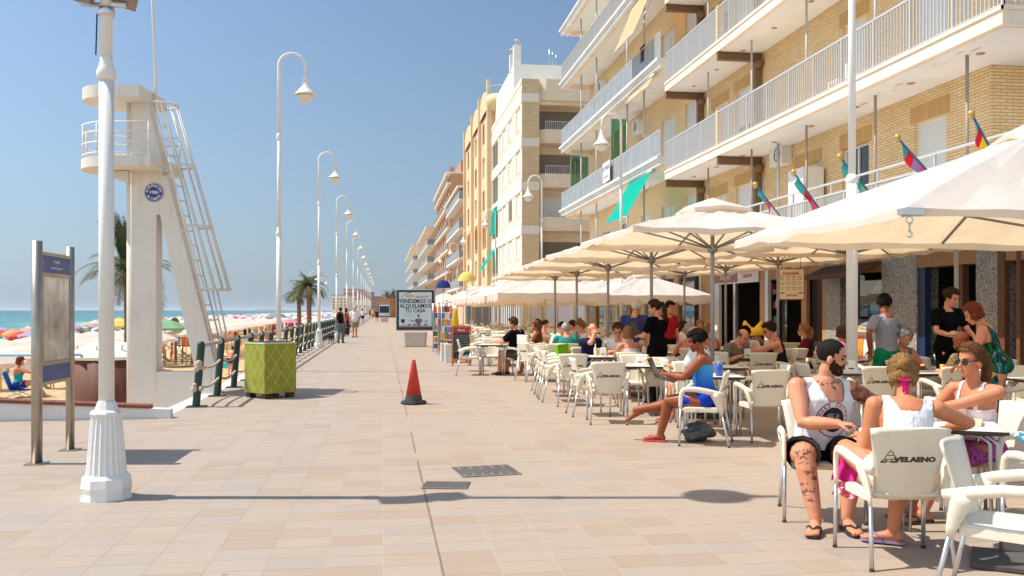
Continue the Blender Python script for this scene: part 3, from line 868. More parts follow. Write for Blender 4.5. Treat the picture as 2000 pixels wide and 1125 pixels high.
# ---------------------------------------------------------------- drain covers
def build_drains():
 for k, (pa, pb, pc, pd_, lab) in enumerate((((893, 913), (1007, 909), (1020, 927), (905, 933), 'worn grey metal cover with cross ribs set in the paving'),
            ((819, 941), (908, 942), (912, 956), (822, 955), 'narrow dark drain grate with parallel slots beside the lamp shadow'))):
  P = [G(*q) for q in (pa, pb, pc, pd_)]
  o = P[3]
  ux = Vector((P[2][0] - o[0], P[2][1] - o[1])); L = ux.length; rz = atan2(ux.y, ux.x)
  wy = (Vector(P[0]) - Vector(o)).length
  t = thing('drain_cover', lab, 'drain cover', (o[0], o[1], .004), rz)
  m = MB(); m.bx(0, L, 0, wy, 0, .004); m.build('frame', plain('worn_iron', rgb(132, 122, 112), .6, .2, var=.25, scale=14), t)
  m = MB(); n = 26 if k == 0 else 24
  for i in range(n):
   x = L * (i + .5) / n
   if k == 0: m.bx(x - L / n * .22, x + L / n * .22, wy * .08 + (wy * .2 if i % 4 == 1 else 0), wy * .92 - (wy * .25 if i % 5 == 2 else 0), .0045, .007)
   else: m.bx(x - L / n * .27, x + L / n * .27, wy * .10, wy * .90, .0045, .006)
  m.build('slots', plain('dark_slots', rgb(74, 66, 62), .8), t)
build_drains()
# ---------------------------------------------------------------- illuminated advertising panel
def build_billboard(px, py, sc, main=True, label='', face=0.0):
 x, y = G(px, py)
 t = thing('advertising_panel', label, 'billboard', (x, y, 0), HEAD(face))
 con = plain('grey_concrete', rgb(190, 178, 166), .85, var=.1, scale=5, bump=.3)
 m = MB(); m.prism([(-.50 * sc, -.2), (.50 * sc, -.2), (.50 * sc, .2), (-.50 * sc, .2)], .0, .03)
 m.add([(a * sc, b, z) for z, k in ((.03, .42), (.62, .46)) for a, b in ((-k, -.24), (k, -.24), (k, .24), (-k, .24))], [(0, 1, 5, 4), (1, 2, 6, 5), (2, 3, 7, 6), (3, 0, 4, 7), (4, 5, 6, 7)])
 m.build('plinth', con, t, bevel=.015)
 w, z0, z1 = .84 * sc, .68, 2.44
 m = MB(); m.bx(-w, w, -.10, .10, z0, z1); m.build('case', plain('grey_case', rgb(150, 158, 160), .4), t, bevel=.02)
 m = MB(); m.mi = 0
 w2 = w * .94
 f = .012
 m.bx(-w2, w2, -.112, -.102, z0 + .04, z1 - .04); m.build('black_surround', M['black'], t)
 m = MB(); m.mi = 0
 w3 = w * .83
 m.bx(-w3, w3, -.120, -.113, z0 + .15, z1 - .12)
 P = lambda x, z, d=0: (x, -.1225 - d, z)
 if main:
  zc = (z0 + z1) / 2
  m.mi = 1
  m.text('VENDEMOS O', .235, lambda x, y: P(x * .93, 1.93 + y), bold=.006)
  m.text('ALQUILAMOS', .235, lambda x, y: P(x * .93, 1.73 + y), bold=.006)
  m.text('TU CASA', .225, lambda x, y: P(x * .95, 1.53 + y), bold=.005)
  m.text('+34 865 501 161', .155, lambda x, y: P(.14 + x * .78, 1.09 + y), bold=.002)
  m.bx(-w3 + .09, -w3 + .24, -.1235, -.1205, 1.02, 1.17)
  m.mi = 5
  for i in range(3): m.bx(-.52, -.52 + (.42, .36, .40)[i], -.1235, -.1205, 1.40 - .05 * i, 1.405 - .05 * i)
  m.mi = 2       # sunrise logo: half disc, sea line and arc
  m.add([P(-.24 + .20 * cos(a * pi / 12), 2.115 + .10 * sin(a * pi / 12)) for a in range(13)], [tuple(range(13))])
  m.mi = 4
  m.add([P(-.36, 2.01), P(-.14, 2.01), P(-.18, 2.04), P(-.32, 2.04)], [(0, 1, 2, 3)])
  m.add([P(-.30, 1.97), P(-.20, 1.97), P(-.22, 1.99), P(-.28, 1.99)], [(0, 1, 2, 3)])
  m.mi = 5
  for a in range(10):
   a0, a1 = R(95 + a * 7), R(95 + (a + 1) * 7)
   r0, r1 = .62, .66 - .004 * a
   m.add([P(-.10 + r0 * cos(a0), 1.68 + r0 * sin(a0)), P(-.10 + r0 * cos(a1), 1.68 + r0 * sin(a1)), P(-.10 + r1 * cos(a1), 1.68 + r1 * sin(a1)), P(-.10 + r1 * cos(a0), 1.68 + r1 * sin(a0))], [(0, 1, 2, 3)])
  m.mi = 3
  m.text('Abrisamar', .145, lambda x, y: P(.30 + x + y * .3, 2.13 + y + x * .06), bold=.002)
  # pictured salesman and a row of houses at the bottom
  m.mi = 6
  m.add([P(.13 + .055 * cos(a * pi / 8), 1.32 + .08 * sin(a * pi / 8)) for a in range(16)], [tuple(range(16))])
  m.add([P(.0, 1.2), P(.28, 1.2), P(.2, .9), P(.17, .84), P(.1, .84), P(.07, .9)], [(0, 5, 4, 3, 2, 1)])
  for i in range(5):
   m.mi = (2, 3, 6, 2, 3)[i]; xx = -.50 + .235 * i
   m.add([P(xx + .09 * cos(a * pi / 8), .935 + .04 * sin(a * pi / 8)) for a in range(16)], [tuple(range(16))])
  m.mi = 5; m.bx(-w3, w3, -.1235, -.1205, z0 + .155, z0 + .20)
 else:
  m.mi = 1
  m.bx(-w3 * .9, w3 * .9, -.1235, -.1205, 1.2, 2.1)
  m.mi = 4; m.bx(w3 * .2, w3 * .7, -.1235, -.1205, .98, 1.06)
 m.build('poster', [plain('poster_paper', rgb(200, 212, 220), .35, var=.05), plain('poster_ink', rgb(26, 28, 34), .5), plain('poster_orange', rgb(236, 152, 44), .5), plain('poster_red', rgb(186, 48, 56), .5), plain('poster_teal', rgb(40, 150, 176), .5), plain('poster_grey', rgb(90, 104, 122), .5), plain('poster_flesh', rgb(112, 110, 130), .5)], t)
 return t
build_billboard(812, 677, 1.0, True, 'black framed advertising panel reading vendemos o alquilamos on concrete plinth', 2)
build_billboard(751, 629, 1.0, False, 'smaller advertising panel with dark poster farther along the promenade', 2)
# ---------------------------------------------------------------- building helpers (fronts face the sea, -x)
def wall_front(m, x, y0, y1, z0, z1, holes, dep=.16):
 ys = sorted({y0, y1} | {h[0] for h in holes} | {h[1] for h in holes}); zs = sorted({z0, z1} | {h[2] for h in holes} | {h[3] for h in holes})
 ys = [y for y in ys if y0 <= y <= y1]; zs = [z for z in zs if z0 <= z <= z1]
 for a, b in zip(ys, ys[1:]):
  for c, d in zip(zs, zs[1:]):
   cy, cz = (a + b) / 2, (c + d) / 2
   if any(h[0] < cy < h[1] and h[2] < cz < h[3] for h in holes): continue
   m.add([(x, a, c), (x, a, d), (x, b, d), (x, b, c)], [(0, 1, 2, 3)], False)
 for a, b, c, d in holes:
  X = x + dep
  m.add([(x, a, c), (X, a, c), (X, a, d), (x, a, d)], [(0, 1, 2, 3)], False)
  m.add([(x, b, c), (x, b, d), (X, b, d), (X, b, c)], [(0, 1, 2, 3)], False)
  m.add([(x, a, d), (X, a, d), (X, b, d), (x, b, d)], [(0, 1, 2, 3)], False)
  m.add([(x, a, c), (x, b, c), (X, b, c), (X, a, c)], [(0, 1, 2, 3)], False)
def house_body(m, x, x2, y0, y1, z0, z1, holes, dep=.16):
 wall_front(m, x, y0, y1, z0, z1, holes, dep)
 q = x + dep
 # body behind, its front skin set back to the depth of the reveals
 m.add([(q, y0 + .001, z0), (x2, y0 + .001, z0), (x2, y1 - .001, z0), (q, y1 - .001, z0), (q, y0 + .001, z1), (x2, y0 + .001, z1), (x2, y1 - .001, z1), (q, y1 - .001, z1)],
          [(3, 2, 1, 0), (4, 5, 6, 7), (0, 1, 5, 4), (1, 2, 6, 5), (2, 3, 7, 6), (3, 0, 4, 7)], False)
 for y, k in ((y0, 1), (y1, -1)):
  m.add([(x, y, z0), (q, y, z0), (q, y, z1), (x, y, z1)], [(0, 1, 2, 3)[::k]], False)
 m.add([(x, y0, z1), (q, y0, z1), (q, y1, z1), (x, y1, z1)], [(0, 1, 2, 3)], False)
def window(b, x, h, kind='shutter', dep=.13, frame=True):
 a, c, z0, z1 = h
 m = MB()
 if kind == 'shutter': m.bx(x + dep - .03, x + dep, a + .04, c - .04, z0 + .03, z1 - .04); w = m.build('window', M['shutter'], b)
 elif kind == 'brown': m.bx(x + dep - .03, x + dep, a + .04, c - .04, z0 + .03, z1 - .04); w = m.build('window', M['shutter_brown'], b)
 elif kind == 'half':
  zm = z0 + (z1 - z0) * .45
  m.mi = 0; m.bx(x + dep - .03, x + dep, a + .04, c - .04, zm, z1 - .04); m.mi = 1; m.bx(x + dep - .01, x + dep, a + .04, c - .04, z0 + .03, zm - .002)
  w = m.build('window', [M['shutter'], M['dark_glass']], b)
 else: m.bx(x + dep - .01, x + dep, a + .04, c - .04, z0 + .03, z1 - .04); w = m.build('window', M['dark_glass'], b)
 if frame:
  m = MB(); f = .05
  xf0, xf1 = x + dep - .05, x + dep - .005
  m.bx(xf0, xf1, a + .001, a + f, z0 + .001, z1 - .001); m.bx(xf0, xf1, c - f, c - .001, z0 + .001, z1 - .001)
  m.bx(xf0, xf1, a + f, c - f, z1 - f, z1 - .001); m.bx(xf0, xf1, a + f, c - f, z0 + .001, z0 + f)
  if c - a > 1.2: m.bx(xf0 + .003, xf1 - .003, (a + c) / 2 - .025, (a + c) / 2 + .025, z0 + f, z1 - f)
  m.build('frame', M['white_paint'], w)
  m = MB(); m.bx(x - .03, x + .05, a - .05, c + .05, z0 - .05, z0 - .002); m.build('sill', M['cream_fascia'], w)
 return w
def bars(m, x, y0, y1, z0, z1, step=.11, r=.011, post=1.25, axis='y'):
 L = abs(y1 - y0); n = max(1, int(L / step))
 P = (lambda t, w, za, zb: m.bx(x - w, x + w, t - w, t + w, za, zb)) if axis == 'y' else (lambda t, w, za, zb: m.bx(t - w, t + w, x - w, x + w, za, zb))
 every = max(1, int(round(post / step)))
 for i in range(n + 1):
  t = y0 + (y1 - y0) * i / n
  if i % every == 0: P(t, .022, z0, z1)
  else: P(t, r, z0 + .052, z1 - .042)
 if axis == 'y':
  m.bx(x - .025, x + .025, min(y0, y1), max(y0, y1), z1 - .04, z1); m.bx(x - .015, x + .015, min(y0, y1), max(y0, y1), z0 + .03, z0 + .05)
 else:
  m.bx(min(y0, y1), max(y0, y1), x - .025, x + .025, z1 - .04, z1); m.bx(min(y0, y1), max(y0, y1), x - .015, x + .015, z0 + .03, z0 + .05)
# ---------------------------------------------------------------- nearest block: buff brick, long balconies
AX, AW = 9.72, 11.1
AY0, AY1, AYW = 12.95, 30.15, 15.1
AF = [3.42, 6.39, 9.46, 12.5, 15.5]
def build_brick_block():
 t = thing('apartment_building', 'nearest buff brick apartment block with long railed balconies above the cafés', 'building', (0, 0, 0))
 holes = []; kinds = []
 def win(f, pa, pb, top, kind, bot=0.04):
  a, b = YX(pb, AW), YX(pa, AW)
  holes.append((a, b, AF[f] + bot, AF[f] + top)); kinds.append(kind)
 win(0, 1785, 1848, 2.06, 'shutter'); win(0, 1645, 1697, 2.04, 'glass'); win(0, 1556, 1600, 1.95, 'shutter')
 win(0, 1437, 1492, 2.05, 'shutter'); win(0, 1388, 1418, 1.95, 'shutter', .5)
 win(1, 1786, 1850, 2.06, 'shutter'); win(1, 1645, 1692, 2.06, 'shutter'); win(1, 1437, 1487, 2.06, 'half'); win(1, 1392, 1421, 2.0, 'shutter', .6)
 win(2, 1786, 1850, 2.06, 'shutter'); win(2, 1640, 1690, 2.06, 'shutter'); win(2, 1530, 1562, 2.06, 'shutter'); win(2, 1437, 1487, 2.06, 'half'); win(2, 1392, 1421, 2.0, 'glass', .5)
 win(3, 1640, 1690, 2.06, 'shutter'); win(3, 1437, 1487, 2.06, 'shutter')
 m = MB(); house_body(m, AW, 24, AYW, AY1 + .02, AF[0] + .002, AF[4] + 1.2, holes); m.build('brick_wall', M['brick'], t)
 lint = MB()
 for h, k in zip(holes, kinds):
  w = window(t, AW, h, k)
 sold = brickmat('soldier_course_brick', rgb(214, 172, 114), rgb(200, 158, 102), rgb(150, 112, 70), .06, .6, .006)
 for h in holes:
  m = MB(); m.bx(AW - .012, AW - .001, h[0] - .12, h[1] + .12, h[3] + .002, min(h[3] + .36, h[3] + .36)); m.build('lintel', sold, t)
 # floors, fascias, soffits, railings
 for i, zt in enumerate(AF):
  zb = zt - .30
  first = (i == 0)
  x0 = AX if not first else AX + .1
  m = MB(); m.bx(x0, 14.5, AY0, AYW - .002, zb, zt); m.bx(x0, AW - .002, AYW - .002, AY1, zb, zt)
  m.bx(x0 - .03, x0 - .001, AY0 - .03, AY1, zt - .065, zt - .005); m.bx(x0 - .03, 14.5, AY0 - .03, AY0 - .001, zt - .065, zt - .005)
  m.build('balcony_slab', M['cream_fascia'], t)
  m = MB(); m.bx(x0 + .12, 14.4, AY0 + .12, AYW - .01, zb - .012, zb - .001); m.bx(x0 + .12, AW - .01, AYW - .01, AY1 - .08, zb - .012, zb - .001)
  r = random.Random(i + 20)
  so = m.build('soffit', M['soffit'], t)
  ring = plain('terracotta_lamp_ring', rgb(196, 150, 120), .6)
  for k in range(8):
   m = MB(); m.lathe([(.07, -.012), (.075, -.03), (.05, -.035)], (AX + .7, AY0 + 1.5 + k * 2.1, zb), 10); m.build('ceiling_light', ring, so)
  m = MB()
  if not first:
   bars(m, x0 + .03, AY0 + .03, 25.18, zt, zt + 1.0, .105, .0105); bars(m, x0 + .03, 25.32, AY1 - .03, zt, zt + 1.0, .075, .015)
   bars(m, AY0 + .03, x0 + .05, 14.4, zt, zt + 1.0, .105, .0105, axis='x')
  else:
   bars(m, x0 + .03, AY0 + .03, AY1 - .03, zt, zt + .72, .085, .011); m.bx(x0 + .005, x0 + .055, AY0 + .03, AY1 - .03, zt + .93, zt + .97)
   for k in range(10): m.bx(x0 + .01, x0 + .05, AY0 + .05 + k * 1.88, AY0 + .09 + k * 1.88, zt + .68, zt + .94)
  m.build('railing', M['rail_grey'], t)
  if i:
   pm = plain('taupe_post', rgb(166, 150, 138), .6) if i < 2 else M['rail_grey']
   for yy in (14.6, 17.6, 20.7, 24.0, 27.4): m = MB(); m.tube([(AX + .55, yy, AF[i - 1] + .001), (AX + .55, yy, zb - .013)], .03, 8); m.build('balcony_post', pm, t)
   for yy in (25.24, AY1 - .06):
    m = MB(); m.bx(AX + .02, AW - .02, yy - .05, yy + .05, zb - .22, zb - .013); m.bx(AX + .02, AW - .02, yy - .09, yy + .09, zb - .245, zb - .222)
    m.bx(AX + .02, AW - .02, yy - .09, yy + .09, zb - .034, zb - .0125)
    m.build('steel_beam', M['brown_steel'], t)
    m = MB(); m.bx(AW - .22, AW - .003, yy - .09, yy + .09, AF[i - 1] + .002, zb - .246); m.lathe([(.11, 0), (.17, .12), (.17, .2)], (AW - .12, yy - .1, zb - .46), 12)
    m.build('steel_column', M['brown_steel'], t)
  if i in (1, 2):
   m = MB(); m.bx(AX + .0, AX + .22, 25.19, 25.31, zt + .002, zt + 1.06); m.build('brick_pillar', M['brick'], t)
 # white cupboard on the first floor balcony, downpipe
 y = YX(1562, AX + .9)
 m = MB(); m.bx(AX + .75, AX + 1.3, y - .5, y + .35, AF[0] + .003, AF[0] + 1.75); m.build('balcony_cupboard', M['white_paint'], t)
 m = MB(); m.tube([(AX + .9, YX(1520, AX + .9), AF[0]), (AX + .9, YX(1520, AX + .9), AF[1] - .31)], .04, 8); m.build('downpipe', M['alu'], t)
 # peeling plaster on the lowest soffit
 r = random.Random(4); pm = plain('bare_plaster_patch', rgb(206, 196, 184), .95, var=.1)
 zb = AF[1] - .314
 for k in range(16):
  m = MB()
  yy = 14.2 + r.random() * 4.5; xx = AX + .25 + .25 * r.random() + (yy - 14.2) * .08
  n = 7; rr = .03 + .10 * r.random() ** 2
  m.add([(xx + rr * .4 * cos(2 * pi * q / n) * (.6 + .6 * r.random()), yy + rr * 1.6 * sin(2 * pi * q / n) * (.6 + .6 * r.random()), zb - .0005 * k / 5 - .001) for q in range(n)], [tuple(range(n))[::-1]])
  m.build('peeling_patch', pm, t)
 # ---- shop fronts at street level
 gx = AW
 def pier(pa, pb, mat, name='pier', z=3.10, x0=gx, x1=None):
  m = MB(); m.bx(x0, x1 or gx + (.10 if name == 'door_frame' else .5), YX(pb, gx), YX(pa, gx), .0, z); return m.build(name, mat, t)
 m = MB(); m.bx(gx + .02, gx + .42, 11.5, AY1, 2.44, 3.095); m.build('shop_lintel', plain('tan_fascia', rgb(176, 134, 92), .8), t)
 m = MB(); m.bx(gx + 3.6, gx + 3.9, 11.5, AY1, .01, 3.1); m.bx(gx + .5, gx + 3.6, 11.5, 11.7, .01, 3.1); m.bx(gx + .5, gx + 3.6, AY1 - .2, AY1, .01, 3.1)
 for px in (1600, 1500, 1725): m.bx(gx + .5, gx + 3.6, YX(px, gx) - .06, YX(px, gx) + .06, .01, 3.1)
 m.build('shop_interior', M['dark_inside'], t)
 m = MB(); m.bx(gx + .0, gx + 3.9, 11.5, AY1, .004, .012); m.build('shop_floor', plain('shop_floor_tile', rgb(120, 104, 90), .5), t)
 pier(1906, 1948, M['granite'], 'granite_pier'); pier(1722, 1790, M['granite'], 'granite_pier'); pier(1614, 1641, M['granite'], 'granite_pier')
 tanw = plain('tan_timber_frame', rgb(186, 138, 92), .6, var=.1)
 pier(1572, 1613, plain('dark_brown_door', rgb(58, 40, 32), .55), 'door', 2.4, gx + .2, gx + .26)
 pier(1565, 1575, tanw, 'door_frame'); pier(1606, 1614, tanw, 'door_frame'); pier(1484, 1494, tanw, 'door_frame'); pier(1494, 1500, M['white_paint'], 'door_frame')
 pier(1432, 1436, M['alu'], 'door_frame'); pier(1388, 1404, M['white_paint'], 'door_frame'); pier(1376, 1388, tanw, 'door_frame')
 blue = plain('dark_blue_frame', rgb(34, 54, 92), .5)
 pier(1790, 1803, blue, 'blue_frame', 2.62, gx + .04, gx + .18); pier(1868, 1876, M['brown_wood'], 'door_frame', 2.62, gx + .04, gx + .18); pier(1948, 1962, M['brown_wood'], 'door_frame'); pier(1985, 1992, M['brown_wood'], 'door_frame')
 for pa, pb in ((1878, 1904), (1963, 1984), (1993, 2080), (1502, 1520), (1642, 1714)):
  m = MB(); m.bx(gx + .26, gx + .275, YX(pb, gx), YX(pa, gx), .02 if pa != 1642 else 1.4, 2.6); m.build('shop_pane', M['shop_glass'], t)
 m = MB()
 r = random.Random(8)
 cols = [plain('goods_%s' % n, rgb(*c), .6) for n, c in (('red', (190, 50, 44)), ('yellow', (226, 178, 50)), ('blue', (50, 90, 160)), ('green', (70, 130, 70)), ('pink', (220, 130, 150)), ('white', (220, 216, 206)), ('orange', (220, 120, 50)))]
 # shelves and goods seen in the shops
 m = MB()
 for z in (.7, 1.15, 1.6, 2.05): m.bx(gx + 1.2, gx + 1.6, YX(1482, gx), YX(1438, gx), z, z + .03)
 m.bx(gx + 1.2, gx + 1.6, YX(1712, gx), YX(1645, gx), 1.75, 1.78)
 m.build('shelf', M['brown_wood'], t)
 m = MB()
 for z in (.7, 1.15, 1.6, 2.05):
  y = YX(1480, gx)
  while y < YX(1440, gx):
   w = .08 + .18 * r.random(); m.mi = r.randrange(7); m.bx(gx + 1.2, gx + 1.45, y, y + w, z + .032, z + .032 + .1 + .28 * r.random()); y += w + .02
 for k in range(7):
  m.mi = (5, 5, 0)[k % 3]; y = YX(1700, gx) + k * .11; m.bx(gx + 1.25, gx + 1.33, y, y + .06, 1.79, 2.12)
 m.build('shelf_goods', cols, t)
 m = MB(); m.mi = 0; m.bx(gx - .06, gx - .01, YX(1484, gx), YX(1392, gx), 2.40, 2.80); m.mi = 1
 m.bx(gx - .066, gx - .061, YX(1480, gx), YX(1448, gx), 2.44, 2.76); m.mi = 2
 m.bx(gx - .067, gx - .062, YX(1444, gx), YX(1396, gx), 2.44, 2.76)
 m.mi = 3
 m.text('SOUVENIRS', .16, lambda x, y: (gx - .072, YX(1420, gx) - x, 2.60 + y), bold=.004)
 m.mi = 4; m.text('HELADOS', .15, lambda x, y: (gx - .072, YX(1464, gx) - x, 2.60 + y), bold=.004)
 m.build('shop_sign', [M['white_paint'], plain('sign_pale', rgb(226, 206, 196), .5), plain('sign_maroon', rgb(150, 90, 92), .5), plain('sign_cream', rgb(240, 226, 200), .5), plain('sign_red', rgb(180, 50, 44), .5)], t)
 m = MB()
 y0_, y1_ = YX(1722, gx), YX(1612, gx)
 m.add([(gx - .55, y0_, 2.42), (gx - .55, y1_, 2.42), (gx, y1_, 2.66), (gx, y0_, 2.66), (gx - .55, y0_, 2.30), (gx - .55, y1_, 2.30)], [(0, 1, 2, 3), (0, 4, 5, 1)])
 m.build('small_canopy', plain('brown_canopy_cloth', rgb(96, 66, 52), .8), t)
build_brick_block()
# ---------------------------------------------------------------- ochre block with moulded cornices
BX, BW, BY0, BY1 = 9.55, 11.05, 30.2, 47.3
BZ = [3.25, 6.67, 10.1, 13.57]
def build_ochre_block():
 t = thing('apartment_building', 'ochre stuccoed apartment block with white moulded balcony edges and teal awning', 'building', (0, 0, 0))
 holes = []; kinds = []
 top = [z + .27 for z in BZ]
 def win(f, pa, pb, z0, z1, kind):
  holes.append((YX(pb, BW), YX(pa, BW), top[f] + z0, top[f] + z1)); kinds.append(kind)
 for f in (0, 1, 2, 3):
  win(f, 1338, 1360, .05, 2.2, 'shutter'); win(f, 1292, 1318, .05, 2.15, 'shutter'); win(f, 1252, 1268, .9, 2.1, 'shutter')
  win(f, 1176, 1190, .9, 2.0, 'glass' if f == 0 else 'shutter'); win(f, 1208, 1226, .05, 2.1, 'brown')
 m = MB(); house_body(m, BW, 24, BY0, BY1, .0, 16.9, holes); m.build('stucco_wall', M['ochre_stucco'], t)
 for h, k in zip(holes, kinds): window(t, BW, h, k)
 for i, zb in enumerate(BZ + [16.45]):
  m = MB(); zt = zb + .27
  m.bx(BX + .06, BW - .002, BY0 + .01, BY1 + .45, zb + .02, zt)
  m.bx(BX - .02, BX + .058, BY0 + .01, BY1 + .5, zb + .10, zt + .04); m.bx(BX - .09, BX - .022, BY0 + .01, BY1 + .56, zb + .19, zt + .02); m.bx(BX + .02, BX + .058, BY0 + .01, BY1 + .5, zb - .02, zb + .098)
  m.bx(BX + .06, BW + .8, BY1 + .452, BY1 + .53, zb + .05, zt + .03)
  m.build('moulded_slab', M['white_paint'], t)
  m = MB(); m.bx(BX + .08, BW - .01, BY0 + .02, BY1 + .4, zb + .004, zb + .0195); m.build('soffit', M['soffit'], t)
  m = MB(); m.bx(BX + .35, BW - .01, BY1 - .5, BY1 - .3, zb - .24, zb + .003); m.bx(BX + .2, BX + .34, BY0 + .1, BY1 + .2, zb - .10, zb + .003); m.build('beam', M['cream_fascia'], t)
  if i < 4:
   m = MB()
   if i in (0, 3):
    bars(m, BX + .05, BY0 + .05, BY1 + .45, zt + .04, zt + .95, .10, .012)
    m.build('railing', M['rail_grey'], t)
   else:
    m.bx(BX + .035, BX + .045, BY0 + .05, (38.5 if i == 1 else 40), zt + .09, zt + .88); m.bx(BX + .035, BX + .045, (38.6 if i == 1 else 40.1), BY1 + .4, zt + .09, zt + .88)
    m.build('railing_panel', M['rail_panel'], t)
    m = MB(); bars(m, BX + .05, BY0 + .05, BY1 + .45, zt + .04, zt + .94, .30, .014); m.build('railing', M['rail_grey'], t)
   for px in (1165, 1135, 1225, 1258):
    yy = YX(px, BX + .5)
    if yy < BY1: m = MB(); m.tube([(BX + .5, yy, zt), (BX + .5, yy, ((BZ + [16.45])[i + 1]) + .003)], .04, 8); m.build('balcony_post', M['rail_grey'], t)
 # brick pier at the near end, green glass screens, teal roller awning, striped awning, for sale banner
 for px, z0, z1, w in ((1126, top[1] + .0, top[1] + 2.55, .9), (1207, top[1] + .9, top[1] + 2.75, .7)):
  yy = YX(px, BX + .4)
  m = MB(); m.bx(BX + .10, BX + .10 + w, yy - .02, yy, z0 + .05, z1); s_ = m.build('glass_screen', M['green_glass'], t)
  m = MB(); m.bx(BX + .08, BX + .12, yy - .03, yy + .01, z0 + .0, z1 + .04); m.bx(BX + .08 + w, BX + .12 + w, yy - .03, yy + .01, z0, z1 + .04); m.bx(BX + .12, BX + .08 + w, yy - .03, yy + .01, z1 + .002, z1 + .04)
  m.build('frame', plain('green_frame', rgb(120, 170, 140), .5), s_)
 def awning(ya, yb, ztop, zbot, out, mat, xs=BX + .05, name='awning', roller=True):
  m = MB(); r = random.Random(int(ya * 10))
  def fn(u, v):
   s_ = sin(u * 23 + 2) * .012 + sin(u * 9) * .02
   return (xs - out * v - s_ * v, ya + (yb - ya) * u, ztop + (zbot - ztop) * v - .08 * sin(pi * v) * .5 + s_ * v * .5)
  m.grid(fn, 14, 8, True)
  o = m.build(name, mat, t)
  m = MB(); m.tube([(xs, ya - .03, ztop + .01), (xs, yb + .03, ztop + .01)], .045, 8); m.tube([(xs - out, ya, zbot), (xs - out, yb, zbot)], .02, 6)
  for y in (ya, yb): m.tube([(xs, y, ztop - .5), (xs - out, y, zbot)], .014, 6)
  m.build('roller', M['alu'], o)
  return o
 awning(YX(1270, BX), YX(1226, BX), BZ[1] - .10, BZ[1] - 1.75, .95, M['awning_teal'])
 awning(YX(1275, BX), YX(1232, BX), BZ[3] - .25, BZ[3] - 2.1, .75, M['awning_cream'])
 awning(YX(1274, BX), YX(1228, BX), BZ[2] - .12, BZ[2] - .55, .25, M['awning_cream'])
 m = MB(); y = YX(1186, BX)
 m.mi = 0; m.bx(BX - .115, BX - .10, y - .85, y + .35, top[1] + .1, top[1] + .95); m.mi = 1
 m.text('SE VENDE', .25, lambda x, yy: (BX - .118, y - .25 - x, top[1] + .68 + yy), bold=.008)
 m.text('965 728 141', .17, lambda x, yy: (BX - .118, y - .25 - x, top[1] + .3 + yy), bold=.004)
 m.build('banner', [M['white_paint'], plain('banner_blue', rgb(70, 80, 150), .5)], t)
 # brown drum and washing on the third balcony
 m = MB(); yy = YX(1268, BX + .3); m.bx(BX + .03, BX + .075, yy - .25, yy + .3, top[2] + .45, top[2] + 1.05); m.build('hanging_towel', plain('dark_towel', rgb(60, 40, 50), .9), t)
 # street level bays
 gx = 10.95
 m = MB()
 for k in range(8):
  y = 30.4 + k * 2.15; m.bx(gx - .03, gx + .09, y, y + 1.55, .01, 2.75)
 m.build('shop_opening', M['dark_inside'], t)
 for k in range(8):
  y = 30.4 + k * 2.15
  m = MB(); m.bx(gx - .14, gx - .035, y + 1.6, y + 2.08, .005, 2.9); m.build('pier', M['white_wall'] if k % 3 else plain('tan_pier', rgb(196, 150, 96), .7), t)
  m = MB(); m.bx(gx - .05, gx - .032, y + .05, y + 1.5, .1, 2.6); m.build('shop_pane', M['shop_glass'], t)
build_ochre_block()
# things that hang and stand on the balconies
def balcony_clutter():
 r = random.Random(31)
 for x, y, z, lab in ((AW - .16, 23.6, AF[0] + 2.15, 'white air conditioner above the first floor balcony of the brick block'), (BW - .16, 37.5, BZ[1] + 2.5, 'white air conditioner on the ochre wall beside the shutters'), (BW - .16, 44.0, BZ[2] + 2.4, 'white air conditioner high on the far end of the ochre wall')):
  t = thing('air_conditioner', lab, 'air conditioner', (x, y, z))
  m = MB(); m.bx(-.15, .15, -.4, .4, 0, .55); m.build('case', M['white_paint'], t, bevel=.015)
  m = MB(); m.tube([(-.155, .18 * cos(a * pi / 8) - .12, .28 + .18 * sin(a * pi / 8)) for a in range(16)], .012, 5, closed=True); m.tube([(-.155, -.12, .12), (-.155, -.12, .44)], .01, 5); m.tube([(-.155, -.28, .28), (-.155, .04, .28)], .01, 5); m.build('fan_grille', M['black'], t)
 for y, z, c, lab in ((33.5, BZ[3] + .27, (60, 90, 130), 'navy towel hung over the top railing of the ochre block'),):
  xr = (AX if y < 30 else BX) + .03
  m = MB(); m.grid(lambda u, v: (xr - .035 - .02 * sin(u * 7) * v, y + .7 * u, z + 1.01 - .62 * v), 6, 5, True, .01); o = m.build('towel', plain('towel_%d' % int(y * 10), rgb(*c), .9)); tag(o, lab, 'towel')
 for y, z, lab in ((19.4, AF[1], 'white plastic chair on the second floor balcony of the brick block'), (28.3, AF[1], 'white plastic chair on the balcony beyond the brick pillar')):
  t = thing('garden_chair', lab, 'chair', (AX + .75, y, z))
  m = MB(); m.bx(-.22, .22, -.22, .22, .42, .45); m.build('seat', M['white_paint'], t); m = MB(); m.bx(.19, .22, -.22, .22, .452, .9); m.build('backrest', M['white_paint'], t)
  for a in (-.2, .2):
   for b in (-.2, .2): m = MB(); m.tube([(a, b, 0), (a, b, .42)], .018, 6); m.build('leg', M['white_paint'], t)
balcony_clutter()
